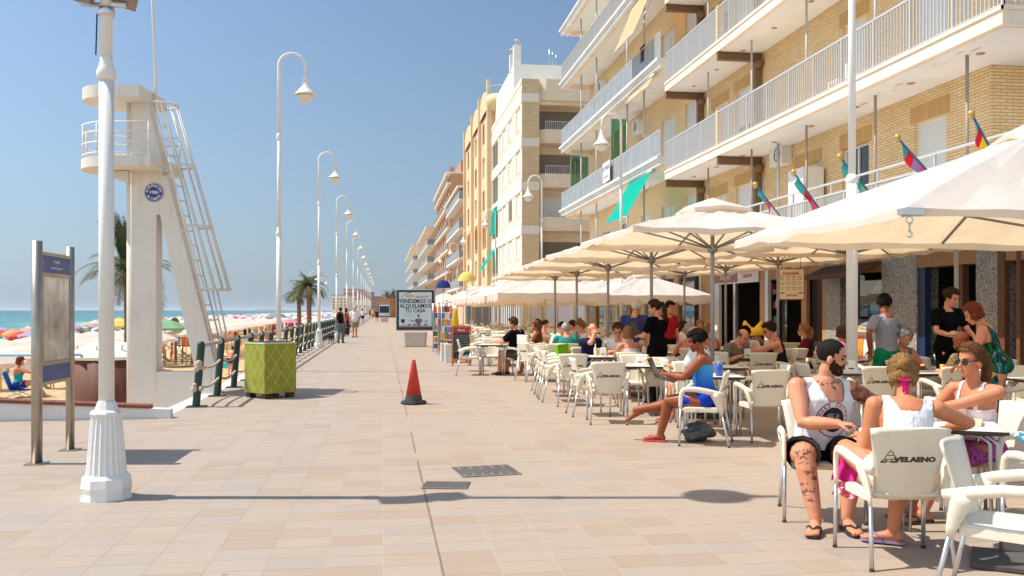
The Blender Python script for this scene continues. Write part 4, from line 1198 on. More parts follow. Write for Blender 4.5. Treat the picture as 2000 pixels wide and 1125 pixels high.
# ---------------------------------------------------------------- cream tiled block with rounded corner balconies
def build_cream_block():
 X0 = 9.39; y0, y1 = 60.5, 77.6; zt = 17.4
 t = thing('apartment_building', 'cream tiled apartment block with corner balconies and white penthouse', 'building', (0, 0, 0))
 holes = []
 for pa, pb in ((974, 980), (981.5, 988), (993, 1000), (1007.5, 1016)):
  for zb in (5.15, 8.15, 11.15, 14.15): holes.append((YX(pb, X0), YX(pa, X0), zb, zb + 1.55))
 rec = []
 for zb in (4.6, 7.6, 10.6, 13.6): rec.append((YX(973, X0) + .2, y1 - .4, zb, zb + 2.1))
 m = MB(); house_body(m, X0, 10.6, y0, y1, 3.2, zt, holes + rec, .14)
 m.bx(10.6, 24, y0 + 1.7, y1 - .01, 3.2, zt - .01)
 m.build('tiled_wall', M['cream_tile'], t)
 for i, h in enumerate(holes): window(t, X0, h, 'shutter' if i != 9 else 'glass', .1)
 m = MB(); m.bx(X0 + .02, 10.58, y0 - .03, y0 - .003, 3.2, zt - .02); m.build('brick_end', M['tan_brick_end'], t)
 m = MB()
 for zb in (3.3, 6.75, 9.75, 12.75, 15.8, 17.1): m.bx(X0 - .03, X0 - .002, y0 - .06, y1, zb, zb + .8 if zb < 17 else zb + .35); 
 for zb in (3.3, 6.75, 9.75, 12.75, 15.8): m.bx(X0 - .03, 10.6, y0 - .06, y0 - .032, zb, zb + .6)
 m.build('floor_band', M['pale_render'], t)
 for h in rec: window(t, X0, h, 'glass', .12)
 # teal awnings of the recess
 for za, zb2, out in ((10.25, 7.9, .15), (6.75, 4.9, 1.2)):
  m = MB(); ya, yb = rec[0][0] + .1, rec[0][1] - .1
  m.grid(lambda u, v: (X0 - .05 - out * v, ya + (yb - ya) * u, za + (zb2 - za) * v), 8, 6)
  m.build('awning', M['awning_teal'], t)
 # stacked balconies on the side towards the viewer
 for i, zb in enumerate((3.9, 7.05, 10.05, 13.1)):
  def outline(e): return [(10.62, 61.0 - e), (11.1, 60.72 - e), (14.2, 60.72 - e), (14.6, 61.2), (14.6, 62.17), (10.62, 62.17)]
  m = MB(); a = outline(-.14); b = outline(0)
  n = len(a); vs = [(x, y, zb) for x, y in a] + [(x, y, zb + .3) for x, y in b] + [(x, y, zb + .92) for x, y in b]
  m.add(vs, [tuple(range(n))[::-1], tuple(range(2 * n, 3 * n))] + [(k * n + i2, k * n + (i2 + 1) % n, (k + 1) * n + (i2 + 1) % n, (k + 1) * n + i2) for k in range(2) for i2 in range(n)])
  m.build('balcony', M['cream_tile'], t)
  m = MB(); bars(m, 60.78, 11.1, 14.2, zb + .92, zb + 1.5, .14, .014, axis='x'); m.build('railing', M['rail_grey'], t)
  m = MB(); m.bx(10.9, 13.9, 62.13, 62.19, zb + .93, zb + 2.45); m.build('window', M['shutter_brown'] if i != 1 else M['shutter'], t)
 m = MB(); m.prism([(10.62, 60.9), (11.1, 60.6), (14.6, 60.6), (14.6, 62.17), (10.62, 62.17)], 16.0, 17.45); m.bx(10.65, 14.6, 60.9, 62.16, 15.75, 16.0)
 m.build('top_parapet', M['cream_tile'], t)
 m = MB(); m.bx(9.65, 13.3, 66, 77, zt - .005, 19.9); m.build('penthouse', M['white_paint'], t)
 for x, y, w, h in ((9.95, 66.5, .55, 21.4), (9.75, 67.6, .4, 21.0)):
  m = MB(); m.bx(x - w / 2, x + w / 2, y - w / 2, y + w / 2, 19.7, h); c = m.build('chimney', M['white_paint'], t)
  m = MB(); m.lathe([(.14, 0), (.14, .3), (.2, .3), (.2, .42), (.02, .5)], (x, y, h), 10); m.build('chimney_cowl', M['rail_grey'], c)
 m = MB()
 for k in range(3): m.tube([(12.4 + k * .25, 66.4, 19.9), (12.4 + k * .25, 66.4, 21.2 - .2 * k)], .02, 5)
 m.build('antenna', M['alu'], t)
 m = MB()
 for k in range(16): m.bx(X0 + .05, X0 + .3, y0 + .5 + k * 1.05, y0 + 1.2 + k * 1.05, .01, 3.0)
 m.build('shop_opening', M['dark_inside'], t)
 m = MB()
 for k in range(17): m.bx(X0, X0 + .4, y0 + .1 + k * 1.05, y0 + .48 + k * 1.05, .01, 3.19)
 m.bx(X0 + .41, 20, y0, y1, .01, 3.19)
 m.build('arcade', M['white_wall'], t)
build_cream_block()
# ---------------------------------------------------------------- tan block with pilasters and arched parapets
def build_tan_block():
 X0 = 9.3; y0, y1 = 77.7, 102.0; zt = 19.4
 t = thing('apartment_building', 'tan apartment block with tall pilasters and arched parapet tops', 'building', (0, 0, 0))
 bays = [(78.8, 85.0), (85.9, 92.0), (93.2, 100.6)]
 holes = []
 for a, b in bays:
  c = (a + b) / 2
  for zb in (4.6, 7.7, 10.8, 13.9, 17.0):
   holes.append((a + .7, a + 2.0, zb, zb + 1.7)); holes.append((c + .5, c + 2.2, zb, zb + 1.9))
 m = MB(); house_body(m, X0, 24, y0, y1, 3.0, zt, holes, .3); m.build('rendered_wall', M['tan_render'], t)
 kinds = ['shutter', 'shutter', 'glass', 'brown']
 for i, h in enumerate(holes): window(t, X0, h, kinds[i * 7 % 4], .2, False)
 for y in (78.2, 85.45, 92.6, 101.3):
  m = MB(); m.bx(X0 - .28, X0 - .002, y - .3, y + .3, 3.0, zt + 2.4); m.build('pilaster', M['tan_render'], t)
 for a, b in bays:
  m = MB(); n = 14; c = (a + b) / 2; r = (b - a) / 2 - .1
  m.add([(X0 + dx, c + r * cos(pi * k / n), zt + .002 + 2.0 * sin(pi * k / n) ** .6) for dx in (-.2, .25) for k in range(n + 1)], [tuple(range(n + 1))[::-1], tuple(range(n + 1, 2 * n + 2))] + [(k, k + 1, n + 2 + k, n + 1 + k) for k in range(n)])
  m.build('arched_parapet', M['tan_render'], t)
 m = MB(); m.lathe([(1.1, 18.9), (1.5, 19.6), (1.5, 20.2), (1.42, 20.2)], (10.4, 77.6, 0), 24); m.build('round_terrace', M['tan_render'], t)
 m = MB(); m.tube([(10.4 + 1.4 * cos(a * pi / 14 + pi * .6), 77.6 + 1.4 * sin(a * pi / 14 + pi * .6), 20.9) for a in range(24)], .03, 6); m.build('terrace_rail', M['rail_grey'], t)
 for k, (a, b) in enumerate(bays):
  for zb in ((9.6,), (9.6,), (9.5,))[k]:
   m = MB(); m.grid(lambda u, v: (X0 - .06 - 1.1 * v, a + .5 + (b - a - 1.2) * u, zb + .5 - 1.0 * v), 8, 4); m.build('awning', M['awning_cream'], t)
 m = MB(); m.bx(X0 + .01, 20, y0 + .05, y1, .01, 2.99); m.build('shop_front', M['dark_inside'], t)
build_tan_block()
def far_block(label, y0, y1, X0, zt, wall, floors, f0, fh, proj, rail, recess=False, roof=True, side=True):
 t = thing('apartment_building', label, 'building', (0, 0, 0))
 holes = []; n = max(1, int((y1 - y0) / 4.2)); w = (y1 - y0) / n
 for k in range(n):
  a = y0 + k * w
  for f in range(floors): zb = f0 + f * fh; holes.append((a + .5, a + w * .62, zb + .1, zb + 2.2))
 m = MB(); house_body(m, X0, X0 + 13, y0, y1, 0, zt, holes, .5 if recess else .2)
 if side: m.bx(X0 + 1.5, X0 + 6, y0 + 2, y1 - 2, zt - .01, zt + 2.2)
 m.build('wall', wall, t)
 for i, h in enumerate(holes): window(t, X0, h, ('glass', 'brown', 'shutter')[i % 3], .42 if recess else .15, False)
 for f in range(floors):
  zb = f0 + f * fh
  m = MB(); m.bx(X0 - proj, X0 - .003, y0 + .4, y1 - .4, zb - .22, zb); m.build('balcony_slab', M['white_paint'] if rail == 'panel' else M['cream_fascia'], t)
  m = MB()
  if rail == 'panel': m.bx(X0 - proj + .03, X0 - proj + .06, y0 + .45, y1 - .45, zb + .08, zb + .95); m.bx(X0 - proj + .03, X0 - .01, y0 + .42, y0 + .45, zb + .08, zb + .95)
  else: bars(m, X0 - proj + .05, y0 + .45, y1 - .45, zb, zb + .95, .5, .02); bars(m, y0 + .45, X0 - proj + .05, X0 - .05, zb, zb + .95, .3, .02, axis='x')
  m.build('railing', M['rail_panel'] if rail == 'panel' else M['rail_grey'], t)
 if roof:
  m = MB(); m.bx(X0 - proj - .2, X0 + 3, y0 + .2, y1 - .2, zt + .002, zt + .25); m.build('roof_eave', M['cream_fascia'], t)
 return t
far_block('narrow block with white balcony fronts beside the tan arched building', 102.1, 124.5, 9.6, 15.6, M['salmon_render'], 4, 4.2, 3.4, 1.0, 'panel')
far_block('tall rust coloured block with recessed balconies', 124.6, 158, 9.4, 20.6, M['rust_brick'], 6, 3.9, 3.1, .5, 'bars', True)
far_block('peach block with projecting balconies beyond the rust coloured block', 160, 205, 9.4, 16.3, M['salmon_render'], 4, 4.0, 3.1, 1.6, 'panel', True, True, False)
far_block('farthest block of the seafront row with a flat projecting roof', 212, 285, 9.0, 16.8, M['pale_render'], 4, 4.2, 3.1, 2.0, 'panel', True, True, False)
# ---------------------------------------------------------------- low town at the end of the promenade
def town_block(label, px0, px1, d, ytop, wall, rows, cols, dep=25, flat=True):
 (xa, ya), (xb, yb) = PD(px0, d), PD(px1, d)
 t = thing('house', label, 'building', (xa, ya, 0), atan2(yb - ya, xb - xa))
 L = sqrt((xb - xa) ** 2 + (yb - ya) ** 2); z = ZD(ytop, d)
 m = MB(); m.bx(0, L, 0, dep, -3, z); m.build('wall', wall, t)
 m = MB()
 for r in range(rows):
  for c in range(cols):
   w = L / cols; zz = 2.2 + (z - 3.0) * r / max(rows, 1)
   m.bx(c * w + w * .25, c * w + w * .75, -.08, -.005, zz, zz + (z - 3) / rows * .55)
 m.build('window', M['shutter_brown'], t)
 m = MB(); m.bx(-.3, L + .3, -.3, dep + .3, z + .002, z + .5); m.build('roof', plain('roof_tan', rgb(170, 140, 124), .9), t)
 return t
for a in (('pale distant block behind the lamp row with green scaffold net on its roof', 648, 678, 430, 577, M['pale_render'], 4, 4),
          ('tall pink and white distant block behind the lamp row', 671, 697, 470, 566, plain('pink_render', rgb(204, 170, 160), .9), 6, 4),
          ('grey brown distant block right of the lamp row', 698, 718, 520, 571, plain('greyish_render', rgb(158, 150, 146), .9), 5, 3),
          ('low distant house with reddish roof right of the lamps', 722, 744, 560, 580, plain('dusky_render', rgb(168, 136, 128), .9), 2, 3),
          ('long low pavilion with vertical fins at the end of the promenade', 716, 738, 210, 590, plain('fin_grey', rgb(150, 146, 138), .8), 1, 12),
          ('white flat roofed kiosk at the end of the promenade', 693, 716, 260, 586, M['white_wall'], 1, 3),
          ('low tan terrace house under the distant palms', 748, 780, 300, 578, M['salmon_render'], 2, 5),
          ('orange roofed shop beside the smaller advertising panel', 738, 762, 190, 588, plain('orange_shop', rgb(206, 150, 90), .8), 1, 4)):
 town_block(*a)
# ---------------------------------------------------------------- café parasols
def umbrella(label, x, y, hx, hy, ze, za, rz=0.0, zh=None, pole=None, cloth=None, group='cream café parasols', val=.07, hook=False, vent=True, seed=0, pr=.03, detail=True, pole_off=(0, 0)):
 t = thing('parasol', label, 'parasol', (x, y, 0), rz, group)
 pole = pole or M['grey_pole']; cloth = cloth or M['canvas']
 r = random.Random(seed + 11)
 def zc(a, b):
  k = max(abs(a) / hx, abs(b) / hy)
  return za - (za - ze) * k
 per = []
 N = 12
 for i in range(N): per.append((-hx + 2 * hx * i / N, -hy))
 for i in range(N): per.append((hx, -hy + 2 * hy * i / N))
 for i in range(N): per.append((hx - 2 * hx * i / N, hy))
 for i in range(N): per.append((-hx, hy - 2 * hy * i / N))
 n = len(per); K = 7
 vs = []; fs = []
 ph = r.random() * 6
 for k in range(1, K + 1):
  f = k / K
  for j, (a, b) in enumerate(per):
   q = (j % (N // 2)) / (N / 2)          # 0 at a rib
   sag = -.06 * sin(pi * q) * f * (1.15 - f) * 2 + .012 * sin(j * 2.1 + ph + k)
   pull = 1 - .018 * sin(pi * q) * f
   vs.append((a * f * pull, b * f * pull, zc(a * f, b * f) + sag))
 top = len(vs); vs.append((0, 0, za))
 for j in range(n): fs.append((top, j, (j + 1) % n))
 for k in range(K - 1):
  for j in range(n): fs.append((k * n + j, (k + 1) * n + j, (k + 1) * n + (j + 1) % n, k * n + (j + 1) % n))
 b0 = len(vs)
 for j, (a, b) in enumerate(per):
  p = vs[(K - 1) * n + j]; w = val * (1 + .25 * sin(j * 1.7 + ph))
  vs.append((p[0] * 1.002, p[1] * 1.002, p[2] - w))
 for j in range(n): fs.append(((K - 1) * n + j, b0 + j, b0 + (j + 1) % n, (K - 1) * n + (j + 1) % n))
 m = MB(); m.add(vs, fs, False); cn = m.build('canopy', cloth, t)
 if vent:
  m = MB(); e = .42
  pts = [(0, 0, za + .11)]
  for a, b in ((-1, -1), (0, -1), (1, -1), (1, 0), (1, 1), (0, 1), (-1, 1), (-1, 0)): pts.append((a * e * min(1, hx / 1.6), b * e, zc(a * e, b * e) + .065 + (.02 if a * b == 0 else -.02)))
  m.add(pts, [(0, i, i % 8 + 1) for i in range(1, 9)], False)
  m.add([(p[0], p[1], p[2] - .05) for p in pts[1:]] + pts[1:], [(i, (i + 1) % 8, 8 + (i + 1) % 8, 8 + i) for i in range(8)], False)
  m.build('vent', cloth, cn)
 zh = zh or ze - .06
 px_, py_ = pole_off
 m = MB(); m.tube([(px_, py_, .05), (px_, py_, za - .01)], pr, 14); m.build('pole', pole, t)
 m = MB(); m.lathe([(pr + .012, zh - .07), (pr + .045, zh - .05), (pr + .045, zh + .03), (pr + .012, zh + .05)], (px_, py_, 0), 12)
 m.build('hub', pole, t)
 if detail:
  tips = [(-hx, -hy), (0, -hy), (hx, -hy), (hx, 0), (hx, hy), (0, hy), (-hx, hy), (-hx, 0)]
  for a, b in tips:
   m = MB(); m.tube([(a * .03, b * .03, za - .06), (a * .97, b * .97, ze - .01)], .017, 6)
   rb = m.build('rib', pole, t)
   m = MB(); m.tube([(a / hx * .05 + px_, b / hy * .05 + py_, zh), (a * .56, b * .56, zc(a * .56, b * .56) - .045)], .014, 6)
   m.build('strut', pole, rb)
 m = MB(); m.bx(px_ - .3, px_ + .3, py_ - .3, py_ + .3, .0045, .06); m.build('base', plain('dark_base_slab', rgb(74, 72, 70), .8, var=.2, scale=9), t, bevel=.01)
 if hook:
  m = MB(); a, b, z = -hx * .99, -hy * .99, ze - .03
  m.bx(a - .06, a + .12, b - .03, b + .05, z - .035, z + .015)
  ring = lambda c, r_, nx: [(c[0] + r_ * cos(2 * pi * i / 14) * nx, c[1] + r_ * cos(2 * pi * i / 14) * (1 - nx), c[2] + r_ * sin(2 * pi * i / 14)) for i in range(14)]
  m.tube(ring((a, b - .02, z - .075), .028, 1), .006, 6, closed=True)
  m.tube([(a, b - .02, z - .10), (a, b - .02, z - .165)], .009, 6)
  m.tube([(a, b - .02, z - .165)] + [(a + .022 * sin(i * pi / 6), b - .02, z - .187 + .022 * cos(i * pi / 6)) for i in range(0, 9)], .007, 6)
  m.build('hook', M['alu'], t)
 return t
um = umbrella
um('nearest big cream parasol with a metal hook hanging from its corner', 6.62, 8.2, 2.58, 1.72, 2.36, 3.42, 0, hook=True, seed=1, pr=.04, pole_off=(.62, 0))
fr_lab = ['front parasol with a raised vent cap above the woman in blue', 'second front parasol back from the woman in blue', 'third front parasol back from the woman in blue', 'fourth front parasol back, over the man with sunglasses and white shirt', 'fifth front parasol back, last before the lower white canopies']
for i, (x, y) in enumerate(((4.75, 12.5), (4.75, 15.5), (4.72, 18.5), (4.72, 21.6), (4.72, 24.4))):
 um('cream ' + fr_lab[i], x, y, 1.62, 1.50, 2.62 - .03 * i, 3.08 - .02 * i, R((0, 1, -1, 2, -1)[i]), zh=2.46, seed=i + 2)
bk_lab = ['parasol in front of the dark doorway with the waitress', 'parasol before the ice cream window, beside the straight lamp post', 'parasol whose pole stands left of the menu board', 'parasol before the shop with the ball machine', 'rear parasol farthest along before the low white canopies']
for i, (x, y) in enumerate(((8.2, 11.9), (8.2, 14.9), (8.2, 17.8), (8.2, 20.7), (8.2, 23.7))):
 um('cream ' + bk_lab[i], x, y, 1.62, 1.48, 2.66, 3.12, R((1, -1, 1, 0, -1)[i]), zh=2.56, seed=i + 9)
# the neighbouring café's low canopies farther along
r = random.Random(12)
k = 0
for j, x in enumerate((5.3, 8.6)):
 for i in range(9):
  y = 29.2 + 3.7 * i
  um('low white parasol with drooping beige valance at the farther café', x + r.uniform(-.1, .1), y, 1.75, 1.84, 2.08 + r.uniform(-.05, .05), 2.82 + r.uniform(-.06, .12), R(r.uniform(-2, 2)), zh=2.1,
           pole=M['beige_pole'], cloth=M['canvas'], group='low white parasols of the farther café', val=.24, vent=(i % 3 == 0), seed=30 + k, detail=(i < 4)); k += 1
for i in range(5):
 um('white parasol of the cafés beyond the souvenir stand', 4.7 + r.uniform(-.4, .4), 64 + 8.5 * i, 1.8, 1.9, 2.15, 2.8, R(r.uniform(-3, 3)), pole=M['beige_pole'], group='white parasols far along the promenade', val=.2, vent=False, seed=60 + i, detail=False)
# ---------------------------------------------------------------- cream plastic armchair with aluminium legs
def back_pt(u, v, off=0.0):
 """point on the backrest: u 0..1 across, v 0..1 upwards; off = metres behind the rear face"""
 w = .185 + .055 * v ** 1.6
 x = (u - .5) * 2 * w
 z = .405 + .445 * v
 curve = .045 * (1 - (2 * u - 1) ** 2)
 y = -.205 - .085 * v - .02 * v * v + .035 * (2 * u - 1) ** 2
 return (x, y - off, z - .012 * (2 * u - 1) ** 4 * v)
def make_chair(label, group):
 t = thing('armchair', label, 'chair', (0, 0, 0), 0, group)
 pl = M['plastic']
 m = MB()
 def seat(u, v):
  x = (u - .5) * 2 * (.205 + .025 * v)
  y = -.205 + .425 * v
  z = .445 - .018 * sin(pi * u) * sin(pi * min(1, v * 1.1)) + (.0 if v < .85 else -.5 * (v - .85) ** 1.6 * 1.6)
  return (x, y, z)
 m.grid(seat, 10, 12, True, .022, flip=False)
 # apron below the seat edge
 for a, b in (((-.22, .195), (.22, .195)), ((-.225, .19), (-.205, -.19)), ((.205, -.19), (.225, .19))):
  d = Vector((b[0] - a[0], b[1] - a[1])).normalized(); nrm = (d.y * .007, -d.x * .007)
  vs = [(p[0] + s * nrm[0], p[1] + s * nrm[1], z) for z in (.385, .43) for p in (a, b) for s in (-1, 1)]
  m.add(vs, [(0, 2, 3, 1), (4, 5, 7, 6), (0, 4, 6, 2), (1, 3, 7, 5), (0, 1, 5, 4), (2, 6, 7, 3)])
 m.build('seat', pl, t)
 m = MB(); m.grid(lambda u, v: back_pt(u, v), 10, 12, True, .016)
 bk = m.build('backrest', pl, t, bevel=0)
 # printed mark: a little sailing boat and the café's name
 m = MB()
 P = lambda x, z: back_pt(.5 + x / (2 * (.185 + .055 * ((z - .405) / .445) ** 1.6)), (z - .405) / .445, .0012)
 zc = .655
 m.text('VELAENO', .052, lambda x, y: P(.035 + x * 1.1, zc + y * .8), bold=.0035)
 def seg(a, b, w=.0022):
  d = Vector((b[0] - a[0], b[1] - a[1])); n = Vector((-d.y, d.x)).normalized() * w
  m.add([P(a[0] + n.x, a[1] + n.y), P(b[0] + n.x, b[1] + n.y), P(b[0] - n.x, b[1] - n.y), P(a[0] - n.x, a[1] - n.y)], [(0, 1, 2, 3)])
 bx = -.115
 for a, b in (((-.05, -.018), (.04, -.018)), ((-.045, -.012), (.035, -.012)), ((-.05, -.018), (-.035, .0)), ((-.035, .0), (.03, .004)), ((-.028, .004), (-.022, .024)), ((-.022, .024), (.024, .028)), ((.024, .028), (.032, -.01)),
                 ((-.014, .028), (-.012, .046)), ((-.012, .046), (.014, .048)), ((.014, .048), (.018, .03)), ((0, .05), (.001, .064)), ((-.032, .0), (-.01, -.01)), ((.0, .004), (.02, -.01))):
  seg((bx + a[0], zc + a[1]), (bx + b[0], zc + b[1]))
 m.add([P(bx - .05, zc - .019), P(bx + .045, zc - .019), P(bx + .038, zc - .012), P(bx - .045, zc - .012)], [(0, 1, 2, 3)])
 m.build('logo', plain('dark_brown_print', rgb(66, 52, 42), .6), bk)
 for s in (-1, 1):
  m = MB()
  path = [(s * .218, -.262, .585), (s * .247, -.20, .60), (s * .272, -.10, .625), (s * .284, .02, .648), (s * .287, .12, .655), (s * .287, .175, .648), (s * .286, .205, .62), (s * .285, .217, .57), (s * .283, .222, .47), (s * .281, .224, .41)]
  m.tube(path, [.03, .032, .034, .033, .031, .030, .028, .025, .023, .019], 10, up=(1, 0, 0), flat=.62)
  # gusset running from the back of the arm down to the rear leg socket
  m.tube([(s * .258, -.15, .612), (s * .25, -.175, .56), (s * .235, -.20, .49), (s * .226, -.222, .42), (s * .224, -.235, .355)], [.052, .050, .042, .030, .019], 10, up=(1, 0, 0), flat=.45)
  m.build('armrest', pl, t)
 for s in (-1, 1):
  m = MB(); m.tube([(s * .281, .224, .425), (s * .285, .235, .012)], .0135, 10); m.mi = 1; m.tube([(s * .285, .235, 0), (s * .285, .235, .014)], .0155, 10); m.build('leg', [M['alu'], M['rubber']], t)
  m = MB(); m.tube([(s * .224, -.235, .37), (s * .245, -.315, .012)], .0135, 10); m.mi = 1; m.tube([(s * .245, -.315, 0), (s * .245, -.315, .014)], .0155, 10); m.build('leg', [M['alu'], M['rubber']], t)
 return t
CH_GROUP = 'cream armchairs of the café'
chair0 = None
def chair(lat, d, phi, label, group=CH_GROUP, z=0.0, world=None):
 global chair0
 x, y = world if world else c2w(lat, d)
 rz = HEAD(phi) if world is None else phi
 if chair0 is None: chair0 = make_chair(label, group); c = chair0
 else: c = copy_tree(chair0)
 c.location = (x, y, z); c.rotation_euler = (0, 0, rz); c['label'] = label; c['group'] = group
 return c
# ---------------------------------------------------------------- square café tables
table0 = None
def make_table(label):
 t = thing('cafe_table', label, 'table', (0, 0, 0), 0, 'white café tables')
 h = .35
 m = MB(); m.bx(-h, h, -h, h, .715, .733); m.build('tabletop', M['table_white'], t, bevel=.004)
 m = MB()
 m.bx(-h - .004, h + .004, -h - .004, -h - .0005, .708, .731); m.bx(-h - .004, h + .004, h + .0005, h + .004, .708, .731)
 m.bx(-h - .004, -h - .0005, -h, h, .708, .731); m.bx(h + .0005, h + .004, -h, h, .708, .731)
 m.bx(-h + .02, h - .02, -h + .02, h - .02, .700, .7145)
 m.build('dark_edge', M['table_edge'], t)
 for sx in (-1, 1):
  for sy in (-1, 1):
   m = MB()
   for o in (0, .045):
    m.tube([(sx * (.10 + o * .5), sy * .24, .69), (sx * (.20 + o), sy * .27, .685), (sx * (.245 + o), sy * .285, .64), (sx * (.255 + o), sy * .29, .012)], .0135, 8)
   m.build('leg', M['alu'], t)
 return t
def table(lat, d, phi, label, world=None):
 global table0
 x, y = world if world else c2w(lat, d)
 if table0 is None: table0 = make_table(label); c = table0
 else: c = copy_tree(table0)
 c.location = (x, y, 0); c.rotation_euler = (0, 0, HEAD(phi) if world is None else phi); c['label'] = label
 return c
SIDES = {0: 'back to the viewer', 90: 'back to the sea', 180: 'facing the viewer', -90: 'facing the sea'}
def setting(lat, d, phrase, sides, phi=0.0, dist=.52, jit=None, skip_table=False):
 if not skip_table: table(lat, d, phi, 'square white table %s' % phrase)
 for s in sides:
  a = R(s)      # chair faces the table: heading s, so it stands on the opposite side
  q = .06 * (rnd.random() - .5)
  chair(lat - sin(a) * (dist + q), d - cos(a) * (dist + q), s + (rnd.random() - .5) * 14, 'armchair at the table %s, %s' % (phrase, SIDES[s]))
# nearest group
chair(2.39, 5.62, 2, 'nearest cream armchair with boat logo, under the woman in a white vest')
chair(2.31, 6.74, 189, 'cream armchair under the tattooed man')
chair(3.62, 6.72, -104, 'cream armchair under the woman with a long ponytail')
chair(2.60, 4.70, 128, 'empty cream armchair at the very front, turned sideways')
chair(3.42, 5.50, -18, 'cream armchair holding a shoulder bag and a cloth')
table(3.12, 6.45, 20, 'square white table between the tattooed man and the two women')
# woman in blue
chair(2.22, 10.42, -72, 'cream armchair under the woman in the blue dress')
table(2.52, 11.32, 2, 'square white table with a blue bottle behind the woman in blue')
chair(3.02, 10.78, -4, 'empty cream armchair with logo right of the woman in blue, back to the viewer')
chair(3.25, 11.55, -88, 'cream armchair at the blue bottle table, facing the sea')
chair(2.45, 12.05, 176, 'cream armchair at the blue bottle table, facing the viewer')
# front edge of the terrace, left of her
chair(1.33, 12.42, 4, 'empty cream armchair with logo at the terrace edge, back square to the viewer')
chair(1.16, 13.30, 82, 'empty cream armchair seen side on behind the square-backed front one')
table(1.95, 13.40, 3, 'square white table with a napkin holder left of the woman in blue')
chair(2.48, 13.25, -86, 'cream armchair at the napkin holder table, facing the sea')
chair(1.95, 14.02, 178, 'cream armchair at the napkin holder table, facing the viewer')
chair(2.22, 13.62, 6, 'empty cream armchair standing right in front of the ponytailed waitress')
chair(1.02, 14.66, 8, 'empty cream armchair with logo, third along the terrace edge')
chair(.80, 15.35, 84, 'empty cream armchair seen side on, fourth along the terrace edge')
chair(.74, 16.25, 86, 'empty cream armchair seen side on, fifth along the terrace edge')
chair(.72, 17.10, 84, 'empty cream armchair seen side on, sixth along the terrace edge')
table(1.72, 16.00, 3, 'square white table with a green bottle')
chair(2.02, 15.30, 8, 'cream armchair under the woman in the white off-shoulder dress')
chair(1.98, 16.78, 184, 'cream armchair under the man in sunglasses and white shirt')
chair(1.45, 16.80, 150, 'cream armchair under the bald man drinking')
# stack of chairs and black shirt table
for k in range(4):
 chair(.46, 19.75 + .055 * k, 62, 'cream armchair in the stack beside the man in black, %s from the bottom' % ('lowest', 'second', 'third', 'topmost')[k] if k else 'lowest cream armchair in the stack beside the man in black', 'stacked cream armchairs', .052 * k)
table(-.46, 21.5, 4, 'square white table of the man in the black shirt')
chair(.14, 21.4, -70, 'cream armchair under the man in the black shirt')
chair(-1.02, 21.5, 88, 'cream armchair across the table from the man in black, back to the sea')
chair(-.5, 22.1, 178, 'cream armchair at the far side of the table of the man in black')
setting(3.0, 13.05, 'of the bald man with sunglasses', (180, 90))
chair(2.62, 12.55, -60, 'cream armchair under the bald man with sunglasses')
setting(4.15, 15.6, 'of the reading couple', (0, 90))
chair(4.62, 15.5, -82, 'cream armchair under the man in the dark vest')
chair(4.2, 16.35, 178, 'cream armchair under the man in the pink shirt')
chair(3.72, 15.3, 60, 'cream armchair under the bald man reading')
setting(5.2, 17.2, 'of the woman in maroon', (0, 90))
chair(5.55, 17.1, -78, 'cream armchair under the woman in maroon')
setting(4.62, 11.95, 'in front of the man in green shorts', (0, 90, 180))
setting(5.55, 11.9, 'beside the waitress in black', (0, 180))
setting(6.35, 10.6, 'of the two women at the right edge', (90, 180, 0))
setting(3.35, 10.0 + 7.4, 'of the grey haired couple', (0, 90, 180))
setting(1.15, 19.6, 'of the man with the lime green bag', (0, 90, 180))
setting(1.15, 23.3, 'behind the second slim grey pole', (0, 90, 180, -90))
setting(2.75, 20.4, 'of the standing man in navy', (0, 90, 180, -90))
setting(4.6, 21.5, 'before the shop with the ball machine', (0, 90, 180, -90))
setting(-.35, 25.2, 'two behind the man in black', (0, 90, 180, -90))
setting(1.4, 26.6, 'below the last high parasol', (0, 90, 180, -90))
setting(3.2, 25.0, 'of the man in the brown shirt', (0, 90, 180, -90))
for a_ in ((2.9, 18.7, 'behind the ponytailed waitress', (0, 90, 180)), (5.9, 15.0, 'before the ice cream counter', (0, 90, 180, -90)), (7.0, 13.6, 'beside the granite pier', (0, 90, 180)), (4.7, 19.0, 'under the menu board', (0, 90, -90)), (6.0, 20.2, 'against the brown door', (0, 90, 180)), (.3, 28.0, 'first along the low canopies', (0, 90, 180, -90)), (2.2, 28.6, 'second along the low canopies', (0, 90, 180, -90)), (.9, 24.6, 'between the last two slim grey poles', (0, 180)), (3.9, 23.2, 'behind the waiter in red', (90, 180, -90))): setting(*a_)
# farther café: rows of beige chairs
beige = None
for i in range(7):
 for j in range(3):
  x, y = 4.0 + 2.1 * j + rnd.uniform(-.2, .2), 29.5 + 3.3 * i + rnd.uniform(-.3, .3)
  table(0, 0, 0, 'square white table under the low canopies of the farther café', world=(x, y))['group'] = 'tables of the farther café'
  for s in (0, 90, 180, 270):
   a = R(s + rnd.uniform(-10, 10))
   chair(0, 0, -a, 'cream armchair under the low canopies of the farther café', 'armchairs of the farther café', world=(x - sin(R(s)) * .55, y - cos(R(s)) * .55))
